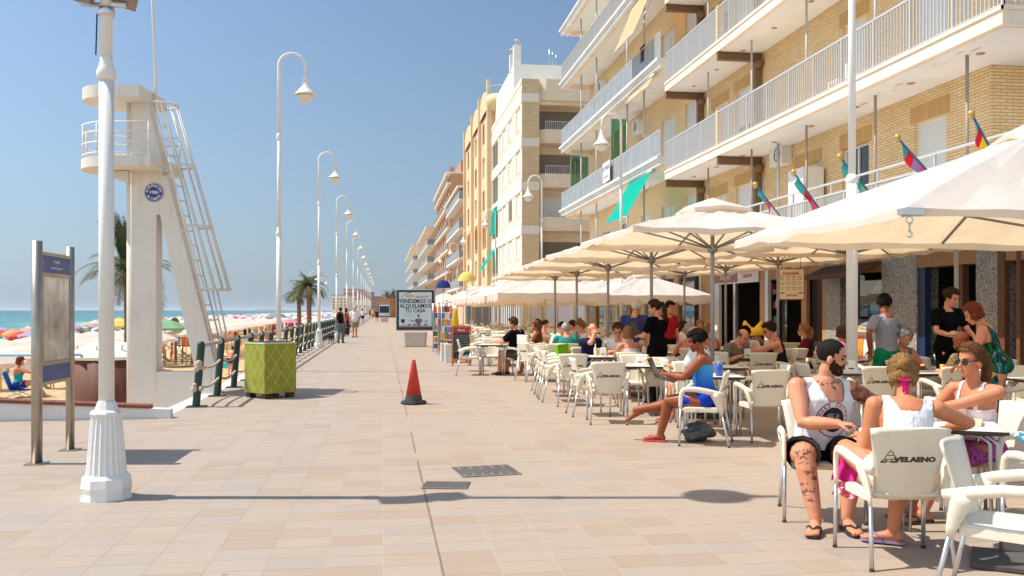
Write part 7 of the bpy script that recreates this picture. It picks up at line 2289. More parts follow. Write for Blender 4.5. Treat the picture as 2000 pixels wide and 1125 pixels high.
# ---------------------------------------------------------------- woman in blue with the laptop
def woman_blue():
 loc, rz = seat_at(2.20, 10.42, -72)
 blue = NT('ombre_blue_dress_cloth'); v = blue.coord('Object'); sp = blue.node('ShaderNodeSeparateXYZ'); blue.l.new(v, sp.inputs[0])
 mr = blue.node('ShaderNodeMapRange'); mr.inputs[1].default_value = .62; mr.inputs[2].default_value = .9; blue.l.new(sp.outputs[2], mr.inputs[0])
 blue.bump(blue.noise(blue.coord('Object', (9, 9, 2)), 2.0, 4), .7, .03)
 bm_ = blue.set(blue.mix(mr.outputs[0], rgb(20, 58, 180), rgb(58, 156, 226)), .75, spec=.25)
 c = person('woman in a blue halter dress reading a laptop with crossed bare legs', loc, rz, 1.70, True, 1.28, skin='brown', hair=('curly', 'black'), top=('offshoulder', bm_, -.12), bottom=('skirt', bm_, .62),
               lean=4, head=(-6, -14), pelvis=(0, -.04, .53), rw=(.05, .34, .80), lw=(-.08, .38, .80), re=(.7, -.5, -.6), le=(-.7, -.5, -.6),
               rf=(.02, .78, .36), lf=(-.03, .47, .10), rk=(.25, .7, 1.0), lk=(0, 1, .3), toe_pitch=(-28, 0), rtoe=4, ltoe=-6, vox=.0075, curl=.5, palm=(0, 0, 1))
 o = c['o']; TO = c['TO']
 m = MB()
 for s in (-1, 1): m.tube([TO(s * .085, .08, .40), TO(s * .07, .03, .485), TO(s * .03, -.055, .525)], .007, 6)
 m.tube([TO(.03, -.055, .525), TO(.01, -.10, .44), TO(0, -.10, .38)], .006, 6); m.tube([TO(-.03, -.055, .525), TO(-.02, -.10, .46), TO(-.02, -.105, .41)], .006, 6)
 m.build('halter_strap', printcloth('halter_print', [(40, 60, 110), (170, 80, 120), (60, 120, 180)], 30), o)
 f = c['foot_f'][-1]; A = c['an'][-1]
 mm = MB(); sd = f.cross(Vector((0, 0, 1))).normalized(); B = A - Vector((0, 0, .086))
 out = [(-.075, .028), (-.04, .038), (.04, .04), (.12, .05), (.18, .046), (.215, .028)]
 poly = [(w, y) for y, w in out] + [(-w, y) for y, w in out[::-1]]; n = len(poly)
 mm.add([B + sd * x + f * y + Vector((0, 0, z)) for z in (-.008, .012) for x, y in poly], [tuple(range(n))[::-1], tuple(range(n, 2 * n))] + [(i, (i + 1) % n, n + (i + 1) % n, n + i) for i in range(n)])
 C_ = B + Vector((0, 0, .012))
 for e in (-1, 1): mm.tube([C_ + f * .15 + Vector((0, 0, .03)), C_ + f * .12 + sd * e * .025 + Vector((0, 0, .05)), C_ + f * .07 + sd * e * .045], .008, 6)
 mm.build('flip_flop', plain('coral_flip_flop', rgb(214, 70, 84), .6), o)
 # laptop rests open on her raised knee
 x, y, _ = loc
 t = thing('laptop', 'open grey laptop resting on the crossed knee of the woman in blue', 'laptop', (x, y, 0), rz)
 grey = plain('laptop_shell', rgb(88, 72, 62), .5, .1)
 base = Matrix.Translation((-.02, .40, .745)) @ Euler((R(14), 0, 0)).to_matrix().to_4x4()
 m = MB(); m.box((0, 0, 0), (.33, .23, .014)); m.v = [tuple(base @ Vector(p)) for p in m.v]; m.build('keyboard_half', grey, t)
 lid = base @ Matrix.Translation((0, .115, .008)) @ Euler((R(-38), 0, 0)).to_matrix().to_4x4() @ Matrix.Translation((0, 0, .115))
 m = MB(); m.box((0, 0, 0), (.33, .009, .225)); m.v = [tuple(lid @ Vector(p)) for p in m.v]; li = m.build('lid', grey, t)
 m = MB(); m.box((0, -.006, 0), (.30, .002, .19)); m.v = [tuple(lid @ Vector(p)) for p in m.v]; m.build('screen', LENS, li)
woman_blue()
def bag_under():
 x, y = c2w(2.18, 10.98)
 x, y = G(1362, 862)
 t = thing('plastic_bag', 'crumpled dark grey plastic bag on the paving under the chair of the woman in blue', 'bag', (x, y, 0), 0)
 t.scale = (.78, .78, .86)
 m = MB(); m.sphere((0, 0, .13), (.23, .17, .13), 40, 26)
 r = random.Random(5)
 ks = [(r.uniform(-18, 18), r.uniform(-18, 18), r.uniform(-18, 18), r.random() * 6) for _ in range(9)]
 vs = []
 for p in m.v:
  d = sum(abs(sin(p[0] * a + p[1] * b + p[2] * c + e)) for a, b, c, e in ks) / 9 - .6
  q = Vector(p) - Vector((0, 0, .13)); q *= 1 + 1.1 * d; q.z += .13
  vs.append((q.x, q.y, max(q.z, .004)))
 m.v = vs
 m.build('bag_body', plain('crinkled_black_plastic', rgb(84, 88, 94), .3, var=.75, scale=30, bump=1.0, bscale=26), t)
 m = MB(); m.tube([(-.12, 0, .2), (-.25, -.03, .16), (-.3, -.02, .05)], .014, 6); m.build('handle', plain('bag_strap', rgb(30, 30, 34), .6), t)
bag_under()
# ---------------------------------------------------------------- other guests, staff and strollers
TAB_R, TAB_L = (.16, .34, .78), (-.16, .34, .78)
navy = cloth(30, 34, 70); wht = cloth(226, 224, 228)
l, z = seat_at(1.98, 16.80, 182); person('man in sunglasses and white polo shirt facing the viewer beside the green bottle', l, z, 1.74, wide=1.12, skin='pink', hair=('short', 'brown'), top=('shirt', wht), bottom=('shorts', cloth(90, 96, 110)), lean=14, head=(8, -18), rw=(.12, .32, .79), lw=TAB_L, shades=True)
l, z = seat_at(2.02, 15.30, -14); person('woman in a white off-shoulder dress with short blond hair seen from behind', l, z, 1.64, True, 1.12, skin='pink', hair=('bob', 'blond'), top=('offshoulder', cloth(230, 222, 222)), bottom=('skirt', cloth(226, 216, 216)), lean=10, head=(-10, -10), lw=(-.1, .42, .77), rw=(.12, .38, .77))
l, z = seat_at(1.45, 16.80, 140); person('bald sunburnt man raising a hand to his mouth beside the man in the white polo', l, z, 1.72, wide=1.08, skin='pink', hair=('sides', 'grey'), top=('shirt', navy), bottom=('shorts', cloth(70, 70, 80)), lean=12, head=(20, -8), rw=(.10, .22, 1.12), lw=TAB_L, re=(.7, .2, -.8))
l, z = seat_at(2.62, 12.55, -62); person('bald man with sunglasses pushed to his temple and white shirt, facing the sea', l, z, 1.74, wide=1.1, belly=.04, skin='pink', hair=('sides', 'white'), top=('loose', wht), bottom=('shorts', cloth(110, 100, 90)), lean=8, head=(-4, -8), shades=True)
l, z = seat_at(4.2, 16.35, 178); person('young man in a pale pink shirt leaning over a menu at the reading table', l, z, 1.76, skin='tan', hair=('short', 'black'), top=('shirt', cloth(226, 206, 206)), bottom=('shorts', cloth(60, 70, 90)), lean=26, head=(20, -28))
l, z = seat_at(3.78, 15.42, 150); person('balding man with lowered head reading at the table of empty glasses', l, z, 1.70, wide=1.05, skin='pink', hair=('sides', 'brown'), top=('shirt', cloth(120, 110, 100)), bottom=('shorts', cloth(90, 80, 70)), lean=24, head=(-10, -30))
l, z = seat_at(4.62, 15.5, -82); person('broad man in a dark vest reaching across the table with a bare arm', l, z, 1.80, wide=1.22, skin='pink', hair=('short', 'dark'), top=('tank', cloth(30, 34, 48)), bottom=('shorts', cloth(40, 44, 60)), lean=16, head=(-6, -12), lw=(-.15, .60, .80), rw=(.2, .5, .80), shades=True)
l, z = seat_at(5.55, 17.1, -78); person('blond woman in a maroon top with sunglasses facing the sea under the menu board', l, z, 1.66, True, 1.05, skin='tan', hair=('pony', 'blond', .5), top=('shirt', cloth(96, 24, 40)), bottom=('skirt', cloth(60, 40, 50)), lean=2, head=(4, 0), rw=(.15, .2, .62), lw=(-.15, .2, .62), shades=True)
l, z = seat_at(.14, 21.4, -66); person('heavy man in a black T-shirt at the edge of the terrace facing the sea', l, z, 1.84, wide=1.42, belly=.10, skin='pink', hair=('short', 'brown'), top=('loose', cloth(14, 15, 22)), bottom=('shorts', cloth(80, 70, 60), .7), shoes=('shoe', cloth(70, 60, 54)), lean=12, head=(-12, -6), rw=(.2, .5, .8), lw=(-.18, .52, .8), rf=(.16, .36, .085), lf=(-.14, .42, .085))
l, z = seat_at(.62, 21.9, -80); person('woman with long auburn hair behind the heavy man in black', l, z, 1.66, True, 1.0, skin='tan', hair=('long', 'auburn'), top=('shirt', cloth(120, 72, 50)), bottom=('shorts', cloth(90, 80, 80)), lean=6, head=(-8, -6))
l, z = seat_at(1.12, 20.15, 178); person('woman in a cream top facing the viewer behind the slim grey pole', l, z, 1.62, True, 1.08, skin='pink', hair=('short', 'dark'), top=('shirt', cloth(222, 208, 190)), bottom=('shorts', cloth(120, 110, 100)), lean=8, head=(6, -14))
l, z = seat_at(1.62, 19.5, -82); person('red faced man in a pale pink shirt next to the lime green bag', l, z, 1.74, wide=1.12, skin='pink', hair=('short', 'blond'), top=('shirt', cloth(226, 206, 204)), bottom=('shorts', cloth(90, 90, 100)), lean=12, head=(-8, -14))
l, z = seat_at(3.2, 24.45, 4); person('man in a taupe shirt with black hair seen from behind near the shops', l, z, 1.78, wide=1.2, skin='tan', hair=('short', 'black'), top=('loose', cloth(122, 110, 94)), bottom=('shorts', cloth(70, 70, 70)), lean=10, head=(0, -8))
l, z = seat_at(3.35, 16.85, 4); person('grey haired person seen from behind left of the waitress', l, z, 1.66, True, 1.1, skin='pink', hair=('short', 'grey'), top=('strap', cloth(190, 120, 100)), bottom=('shorts', cloth(120, 110, 110)), lean=10, head=(-6, -8))
l, z = seat_at(3.86, 17.3, -30); person('woman with a blond crop seen from behind beside the broad grey pole', l, z, 1.64, True, 1.1, skin='pink', hair=('short', 'blond'), top=('strap', cloth(90, 80, 80)), bottom=('shorts', cloth(120, 110, 110)), lean=10, head=(10, -8))
l, z = seat_at(2.55, 19.6, 4); person('bare shouldered guest with cropped grey hair beyond the woman in white', l, z, 1.68, False, 1.1, skin='pink', hair=('short', 'grey'), top=('tank', cloth(150, 90, 70)), bottom=('shorts', cloth(120, 110, 110)), lean=14, head=(6, -8))
l, z = seat_at(5.62, 13.0, 176); person('guest in a blue sleeveless shirt seated behind the man in green shorts', l, z, 1.68, True, 1.1, skin='pink', hair=('short', 'grey'), top=('tank', cloth(104, 116, 160)), bottom=('shorts', cloth(90, 90, 110)), lean=12, head=(-20, -20))
l, z = seat_at(5.72, 11.15, -20); person('seated guest in a camouflage pattern shirt with bowed red hair at the right', l, z, 1.70, True, 1.15, skin='pink', hair=('bob', 'red'), top=('shirt', printcloth('camouflage', [(150, 124, 88), (106, 86, 60), (178, 152, 112), (84, 74, 54)], 16)), bottom=('shorts', cloth(100, 90, 70)), lean=18, head=(20, -22))
for i_, (la, dd, ph, lab, kw) in enumerate((
 (1.15, 20.15 - 1.1, 4, 'guest in a teal shirt with back turned at the table of the lime green bag', dict(top=('shirt', cloth(60, 140, 140)), hair=('short', 'grey'))),
 (.62, 23.3, 88, 'guest in an orange vest seen side on behind the second grey pole', dict(top=('tank', cloth(220, 130, 60)), hair=('bob', 'dark'), fem=True)),
 (1.68, 23.3, -88, 'guest in a striped grey shirt facing the sea behind the second grey pole', dict(top=('shirt', cloth(170, 174, 180)), hair=('short', 'dark'))),
 (3.28, 20.4, -86, 'guest in a pale blue shirt facing the sea near the standing man in navy', dict(top=('shirt', cloth(150, 180, 210)), hair=('sides', 'grey'))),
 (4.05, 21.5, 90, 'guest in a white blouse with long dark hair before the ball machine shop', dict(top=('shirt', cloth(228, 222, 218)), hair=('long', 'dark'), fem=True)),
 (4.6, 22.05, 180, 'guest in a lilac top facing the viewer before the ball machine shop', dict(top=('tank', cloth(170, 140, 190)), hair=('bob', 'blond'), fem=True)),
 (.88, 26.6, 90, 'guest in a black vest below the last high parasol', dict(top=('tank', cloth(30, 30, 34)), hair=('short', 'black'))),
 (1.94, 26.6, -90, 'guest in a coral top below the last high parasol', dict(top=('shirt', cloth(226, 120, 100)), hair=('pony', 'brown'), fem=True)),
 (3.75, 25.0, -88, 'guest in an olive shirt across from the man in taupe', dict(top=('shirt', cloth(120, 124, 80)), hair=('short', 'grey'))),
 (6.45, 15.0, -88, 'guest in a cream shirt before the ice cream counter', dict(top=('shirt', cloth(224, 212, 186)), hair=('sides', 'white'))),
 (5.42, 15.0, 90, 'guest in a rose top with bobbed hair before the ice cream counter', dict(top=('shirt', cloth(200, 120, 140)), hair=('bob', 'brown'), fem=True)),
 (2.2, 29.15, 180, 'guest in a yellow top at the second table along the low canopies', dict(top=('shirt', cloth(230, 200, 110)), hair=('long', 'blond'), fem=True)),
 (.85, 28.0, -90, 'guest in a dark green shirt at the first table along the low canopies', dict(top=('shirt', cloth(50, 84, 66)), hair=('short', 'dark'))))):
 l, z = seat_at(la, dd, ph); person(lab, l, z, 1.64 + .02 * (i_ % 6), wide=1.12, skin=('pink', 'tan', 'pink', 'brown')[i_ % 4], bottom=('shorts', cloth(96, 92, 90)), lean=8 + 3 * (i_ % 4), head=(-20 + 14 * (i_ % 4), -8), vox=.014, **kw)
def standing(lat, d, phi, label, **kw):
 x, y = c2w(lat, d); return person(label, (x, y, kw.pop('z', 0)), HEAD(phi), sit=False, **kw)
standing(5.40, 12.9, -20, 'man in a grey T-shirt and green shorts standing with hands on his hips', h=1.76, skin='brown', hair=('short', 'black'), top=('shirt', cloth(150, 150, 160), -.06), bottom=('shorts', cloth(26, 130, 84), .6), shoes=('shoe', cloth(60, 60, 64)), lean=4, head=(40, -14), rw=(.30, .02, .98), lw=(-.32, -.02, .98), re=(.8, -.6, 0), le=(-.9, -.5, 0))
standing(6.12, 12.6, 170, 'waitress in black carrying a plate in the dark doorway', h=1.76, fem=True, skin='pink', hair=('bun', 'dark'), top=('shirt', cloth(14, 14, 17)), bottom=('longskirt', cloth(13, 13, 16)), shoes=('shoe', cloth(24, 24, 26)), z=.10, head=(-20, -24), rw=(.16, .34, 1.10), lw=(-.14, .36, 1.10))
x, y = c2w(6.12, 12.6); xx, yy = c2w(6.02, 12.22)
t = thing('plate', 'white plate of food carried by the waitress in the doorway', 'plate', (xx, yy, 1.22)); m = MB(); m.lathe([(.001, 0), (.09, .0), (.125, .018), (.12, .018), (.085, .005), (.001, .005)], n=24); m.build('dish', M['white_paint'], t)
m = MB(); m.sphere((0, 0, .02), (.06, .05, .03), 10, 6); m.sphere((.03, .02, .03), (.03, .03, .02), 8, 6); m.build('food', plain('omelette', rgb(216, 180, 90), .6), t)
xx, yy = c2w(6.14, 12.25)
m = MB(); m.bx(-.25, .25, -.2, .2, 0, .10); 
standing(2.42, 14.9, -40, 'waitress in black with a dark ponytail holding a notepad, seen from behind', h=1.72, fem=True, wide=1.05, skin='pink', hair=('pony', 'dark', .8), top=('shirt', cloth(14, 14, 17)), bottom=('trousers', cloth(13, 13, 16)), shoes=('shoe', cloth(24, 24, 26)), head=(-30, -16), rw=(.10, .30, 1.12), lw=(-.12, .30, 1.12))
xx, yy = c2w(2.09, 15.18); m = MB(); m.box((0, 0, 0), (.13, .012, .24), rot=Euler((R(-35), 0, HEAD(-40))).to_matrix()); o = m.build('notepad', plain('dark_pad', rgb(60, 54, 56), .6)); o.location = (xx, yy, 1.24); tag(o, 'dark notepad held up by the waitress with the ponytail', 'notepad')
standing(2.40, 17.6, 20, 'white haired man in a navy T-shirt standing among the tables', h=1.72, wide=1.1, skin='pink', hair=('short', 'white'), top=('loose', cloth(60, 64, 110)), bottom=('shorts', cloth(200, 190, 176)), shoes=('shoe', wht), lean=6, head=(40, -14))
standing(3.36, 19.3, 150, 'waiter in a red shirt and dark apron farther back among the tables', h=1.72, skin='pink', hair=('short', 'dark'), top=('shirt', cloth(176, 34, 38)), bottom=('trousers', cloth(24, 24, 28)), shoes=('shoe', cloth(24, 24, 26)), head=(-10, -10))
standing(5.62, 10.35, -58, 'red haired woman in a long green and blue patterned dress bending at the right edge', h=1.68, fem=True, wide=1.2, skin='pink', hair=('bob', 'red'), top=('tank', printcloth('jungle_print', [(14, 20, 18), (30, 110, 60), (20, 24, 22), (40, 120, 160), (150, 160, 60), (12, 30, 26)], 9, (2.2, 2.2, .5))), bottom=('longskirt', bpy.data.materials['jungle_print'], 1.0), lean=20, head=(-8, -24), rw=(.12, .38, .92), lw=(-.14, .40, .92))
# strollers on the promenade
def walk(px, py, phi, label, **kw):
 x, y = G(px, py); s = kw.pop('step', .22)
 fw = dict(rf=(.08, s, .085), lf=(-.08, -s, .10), toe_pitch=(0, -14))
 fw.update(kw)
 fw.setdefault('vox', .014)
 return person(label, (x, y, 0), HEAD(phi), sit=False, **fw)
walk(665, 670, 6, 'woman with a dark rucksack and blue bag walking away along the railing', h=1.68, fem=True, skin='pink', hair=('bun', 'brown'), top=('tank', cloth(30, 32, 44)), bottom=('trousers', cloth(104, 116, 112)), shoes=('shoe', cloth(60, 56, 56)), step=.10)
x, y = G(665, 670); t = thing('rucksack', 'dark rucksack on the back of the woman walking away', 'rucksack', (x, y, 1.12), HEAD(6)); m = MB(); m.sphere((0, -.17, .12), (.14, .08, .24), 14, 10); m.build('bag_body', cloth(26, 28, 40), t); m = MB(); [m.tube([(s * .09, -.13, .30), (s * .1, .02, .34), (s * .1, .13, .2), (s * .11, .05, 0), (s * .1, -.12, -.05)], .016, 6) for s in (-1, 1)]; m.build('strap', cloth(26, 28, 40), t)
x, y = G(657, 669); t = thing('tote_bag', 'light blue tote bag hanging beside the woman with the rucksack', 'bag', (x, y, .55), HEAD(6)); m = MB(); m.add([(-.06, -.17, 0), (.06, -.17, 0), (.06, .17, 0), (-.06, .17, 0), (-.03, -.2, .36), (.03, -.2, .36), (.03, .2, .36), (-.03, .2, .36)], [(3, 2, 1, 0), (4, 5, 6, 7), (0, 1, 5, 4), (1, 2, 6, 5), (2, 3, 7, 6), (3, 0, 4, 7)]); m.build('bag_body', cloth(120, 170, 200), t); m = MB(); m.tube([(0, -.1, .36), (.03, -.05, .62), (.03, .05, .62), (0, .1, .36)], .01, 6); m.build('handle', cloth(110, 150, 180), t)
walk(693, 659, 174, 'white haired man in white shirt and khaki shorts walking towards the viewer', h=1.76, wide=1.12, belly=.03, skin='pink', hair=('short', 'white'), top=('loose', wht), bottom=('shorts', cloth(150, 132, 108), .8), shoes=('shoe', cloth(50, 40, 36)), step=.08)
walk(676, 657, 10, 'woman in a long dark skirt carrying a pale sling bag beyond the rucksack woman', h=1.64, fem=True, skin='tan', hair=('pony', 'dark'), top=('tank', cloth(150, 90, 70)), bottom=('longskirt', cloth(70, 46, 70)), step=.08)
for px, py, phi, lab, kw in ((708, 632, 10, 'man in a white top and dark shorts farther along the promenade', dict(top=('shirt', wht), bottom=('shorts', cloth(40, 40, 60)))),
                             (722, 622, 175, 'walker in a maroon dress far along the promenade', dict(fem=True, top=('shirt', cloth(120, 60, 70)), bottom=('skirt', cloth(120, 60, 70)))),
                             (728, 625, 175, 'walker in yellow top and pink shorts far along the promenade', dict(top=('shirt', cloth(226, 206, 90)), bottom=('shorts', cloth(210, 100, 120)))),
                             (736, 630, 5, 'walker in a navy shirt near the smaller advertising panel', dict(top=('shirt', cloth(40, 50, 80)), bottom=('shorts', cloth(50, 50, 60)))),
                             (716, 620, 5, 'walker in a pale shirt far along the promenade', dict(top=('shirt', cloth(220, 214, 206)), bottom=('shorts', cloth(110, 90, 80)))),
                             (744, 621, 5, 'walker in white beside the small white parasol far along', dict(top=('shirt', wht), bottom=('shorts', wht))),
                             (704, 624, 175, 'walker in red top far along the promenade', dict(top=('shirt', cloth(180, 60, 60)), bottom=('shorts', cloth(60, 60, 80))))):
 walk(px, py, phi, lab, vox=.02, hair=('short', ('dark', 'brown', 'grey')[px % 3]), skin=('tan', 'pink')[px % 2], **kw)
# dog on its four legs
def dog():
 x, y = G(648, 671)
 m = MB(); 
 limb(m, [(0, -.17, .33), (0, 0, .32), (0, .15, .35)], [.075, .07, .085]); limb(m, [(0, .17, .38), (0, .25, .47)], [.055, .045])
 ell(m, lambda p: p, (0, .28, .50), (.05, .065, .05)); limb(m, [(0, .32, .485), (0, .38, .47)], [.03, .02])
 for s in (-1, 1):
  limb(m, [(s * .05, .14, .30), (s * .055, .12, .17), (s * .055, .14, .03)], [.035, .022, .018]); limb(m, [(s * .055, .14, .02), (s * .055, .17, .018)], [.02, .018])
  limb(m, [(s * .05, -.17, .30), (s * .06, -.11, .20), (s * .06, -.21, .12), (s * .06, -.19, .03)], [.05, .034, .02, .018]); limb(m, [(s * .06, -.19, .02), (s * .06, -.16, .018)], [.02, .018])
  limb(m, [(s * .035, .26, .54), (s * .06, .25, .50)], [.016, .01])
 limb(m, [(0, -.24, .36), (0, -.31, .42), (0, -.33, .5)], [.018, .014, .008])
 o = finish(remesh(m, .009, 2), 'dog', plain('dark_brown_fur', rgb(60, 36, 28), .9, var=.4, scale=20)); o.location = (x, y, 0); o.rotation_euler = (0, 0, HEAD(8)); tag(o, 'small dark brown dog standing beside the third street lamp', 'dog')
 m = MB(); m.lathe([(.057, 0), (.06, .015), (.057, .03)], (0, .2, .40), 12, cap=False); m.build('collar', cloth(150, 40, 40), o)
dog()
# things beside guests
x, y = c2w(1.05, 18.6); m = MB(); m.add([(-.13, -.08, 0), (.13, -.08, 0), (.13, .08, 0), (-.13, .08, 0), (-.15, -.04, .38), (.12, -.04, .40), (.12, .04, .40), (-.15, .04, .38)], [(3, 2, 1, 0), (4, 5, 6, 7), (0, 1, 5, 4), (1, 2, 6, 5), (2, 3, 7, 6), (3, 0, 4, 7)])
o = m.build('tote_bag', cloth(120, 180, 40), bevel=.015); o.location = (x, y, .46); o.rotation_euler = (0, 0, HEAD(-30)); tag(o, 'lime green bag standing on a chair before the red faced man', 'bag')
chair(1.05, 18.6, 150, 'cream armchair holding the lime green bag')
# ---------------------------------------------------------------- palms
def frond_mat():
 t = NT('palm_leaf'); v = t.coord('Object')
 n = t.noise(v, 1.6, 4)
 c = t.ramp(n, [(.25, (.045, .060, .018, 1)), (.5, (.085, .105, .035, 1)), (.8, (.16, .15, .06, 1))])
 d = t.b; t.set(c, .55, spec=.3)
 tr = t.node('ShaderNodeBsdfTranslucent'); t.l.new(c, tr.inputs[0])
 mx = t.node('ShaderNodeMixShader'); mx.inputs[0].default_value = .3
 t.l.new(d.outputs[0], mx.inputs[1]); t.l.new(tr.outputs[0], mx.inputs[2]); t.l.new(mx.outputs[0], t.out.inputs[0]); return t.mat
M['frond'] = frond_mat(); M['dry_frond'] = plain('dry_palm_leaf', rgb(126, 104, 74), .8, var=.3, scale=6)
M['palm_bark'] = plain('palm_bark', rgb(122, 100, 80), .95, var=.35, scale=14, bump=1.0, bscale=22)
def palm(label, x, y, z0, zc, L, n, seed, tied=False, tr=.15, group=None):
 r = random.Random(seed)
 t = thing('palm_tree', label, 'palm tree', (x, y, z0), 0, group)
 h = zc - z0
 m = MB(); K = 26; pts = []; rs = []
 for i in range(K + 1):
  f = i / K; pts.append((.05 * sin(f * 3) * h * .25, .04 * sin(f * 3) * h * .2, h * f)); rs.append(tr * (1.15 - .25 * f + (.35 * max(0, f - .86) / .14 if f > .86 else 0)) * (1 + .10 * (i % 2)))
 m.tube(pts, rs, 12); top = Vector(pts[-1]); m.build('trunk', M['palm_bark'], t)
 m = MB(); m.smooth = False
 for k in range(n):
  az = 2 * pi * k / n * 2.4 + r.random(); dry = r.random() < .22
  if tied: e0 = R(r.uniform(70, 88)) if k < n * .62 else R(r.uniform(-35, 55))
  else: e0 = R(r.uniform(-10, 80))
  m.mi = 1 if (dry and e0 < R(30)) else 0
  ln = L * r.uniform(.8, 1.1); droop = r.uniform(.7, 1.5) * (.35 if (tied and k < n * .62) else 1)
  p = top.copy(); e = e0; S_ = 14; path = [p.copy()]
  for i in range(S_):
   d = Vector((cos(az) * cos(e), sin(az) * cos(e), sin(e))); p = p + d * ln / S_; e -= droop * 1.7 / S_ * (cos(e) * .8 + .25); path.append(p.copy())
  m.tube(path, [.018 * (1 - .8 * i / S_) for i in range(S_ + 1)], 4)
  for i in range(2, S_ + 1):
   a, b = path[i - 1], path[i]; d = (b - a).normalized(); sd = d.cross(Vector((0, 0, 1)))
   if sd.length < .05: sd = Vector((-sin(az), cos(az), 0))
   sd.normalize(); up = sd.cross(d)
   f = i / S_; w = ln * .24 * sin(pi * min(1, .15 + f * .85)) ** .7 * (.55 if tied and k < n * .62 else 1)
   for q in range(3):
    o = a.lerp(b, q / 3)
    for s in (-1, 1):
     tip = o + sd * s * w * r.uniform(.8, 1.1) + d * w * .55 + up * w * .12 - Vector((0, 0, w * r.uniform(.05, .45)))
     wd = d * .018
     m.add([o - wd, o + wd, tip], [(0, 1, 2)])
 m.build('crown', [M['frond'], M['dry_frond']], t)
 return t
x, y = PD(247, 36); palm('palm with upright bundled fronds between the lamp post and the lifeguard tower', x, y, Z_B, ZD(532, 36), 2.5, 64, 4, True, .16)
x, y = PD(583, 72); palm('shorter date palm left of the palm pair beyond the railing', x, y, Z_B, ZD(578, 72), 1.7, 34, 6, False, .16)
x, y = PD(602, 66); palm('taller date palm right of the palm pair beyond the railing', x, y, Z_B, ZD(562, 66), 1.9, 38, 8, False, .17)
for px, d, yc, s in ((757, 230, 578, 3), (768, 240, 574, 5), (775, 250, 580, 7)):
 x, y = PD(px, d); palm('small distant palm at the end of the promenade', x, y, 0, ZD(yc, d), 2.4, 26, s, group='palms at the end of the promenade')
# two lamps standing out on the beach walk
for px, d, lab in ((606, 104, 'thin distant swan-neck lamp beside the taller date palm'), (628, 118, 'thin distant swan-neck lamp right of the palm pair')):
 x, y = PD(px, d); c = copy_tree(lp); c.location = (x, y, -2.0); c['label'] = lab; c['group'] = 'swan-neck lamps out on the beach'
# ---------------------------------------------------------------- beach parasols
def beach_parasol(name, label, cat, mats, R_, h, rise, n, group):
 t = thing(name, label, cat, (0, 0, 0), 0, group)
 m = MB(); m.smooth = False
 prof = [(R_, h - .14), (R_ * 1.0, h), (R_ * .55, h + rise * .62), (.02, h + rise)]
 for k in range(n):
  m.mi = k % len(mats); a0, a1 = 2 * pi * k / n, 2 * pi * (k + 1) / n
  for (ra, za), (rb, zb) in zip(prof, prof[1:]):
   m.add([(ra * cos(a0), ra * sin(a0), za), (ra * cos(a1), ra * sin(a1), za), (rb * cos(a1), rb * sin(a1), zb), (rb * cos(a0), rb * sin(a0), zb)], [(0, 1, 2, 3)])
 m.build('canopy', mats, t)
 m = MB(); m.tube([(0, 0, 0), (0, 0, h + rise)], .03, 6); m.build('pole', M['beige_pole'], t)
 return t
bc = [canvas('beach_%s' % n, rgb(*c), .35) for n, c in (('pink', (230, 160, 172)), ('orange', (238, 180, 120)), ('blue', (130, 168, 208)), ('white', (230, 226, 222)), ('red', (216, 110, 106)), ('green', (150, 194, 158)), ('yellow', (238, 214, 130)), ('lilac', (198, 178, 210)), ('teal', (120, 184, 190)))]
white_p = beach_parasol('beach_parasol', 'white canvas beach parasol in the hire rows', 'beach parasol', [M['canvas']], 1.36, 2.1, .42, 8, 'white parasols in the beach hire rows')
first = True
rb = random.Random(9)
beds = []
for row in range(2):
 for i in range(30):
  y = 25 + 3.25 * i + rb.uniform(-.3, .3); x = -11.6 - .03 * (y - 30) - 3.2 * row + rb.uniform(-.3, .3)
  if abs((x * CT - y * ST) / DEP(x, y) * F_PX + CX - 330) < 28 and row == 0 and DEP(x, y) < 62: continue
  c = white_p if first else copy_tree(white_p); first = False
  c.location = (x, y, Z_B); c.rotation_euler.z = rb.random() * 3
  if row == 0 and i < 14: beds.append((x, y))
protos = [beach_parasol('beach_parasol', 'colourful beach parasol near the waterline', 'beach parasol', p, .92, 1.85, .40, 8, 'colourful parasols near the waterline') for p in ([bc[0], bc[3]], [bc[1]], [bc[2], bc[3]], [bc[4]], [bc[6], bc[3]], [bc[7]], [bc[5]], [bc[8], bc[3]])]
used = set()
for i in range(84):
 y = 28 + 1.15 * i + rb.uniform(-.6, .6); x = SHORE0 - .05 * y - 5 * sin(y / 130) + 4 + rb.uniform(0, 8)
 k = rb.randrange(8)
 if k in used: c = copy_tree(protos[k])
 else: c = protos[k]; used.add(k)
 c.location = (x, y, Z_B - .05); c.rotation_euler = (R(rb.uniform(-8, 8)), R(rb.uniform(-8, 8)), rb.random() * 6)
for k in range(8):
 if k not in used: protos[k].location = (-45, 60 + k, Z_B)
for px, d, mt, lab in ((200, 66, [bc[6]], 'tall bright yellow beach umbrella beside the palm trunk'), (322, 58, [bc[5]], 'pale green beach umbrella seen through the tower opening')):
 x, y = PD(px if px > 210 else 233, d); c = beach_parasol('beach_parasol', lab, 'beach parasol', mt, 1.5, 2.5, .6, 8, None); c.location = (x, y, Z_B)
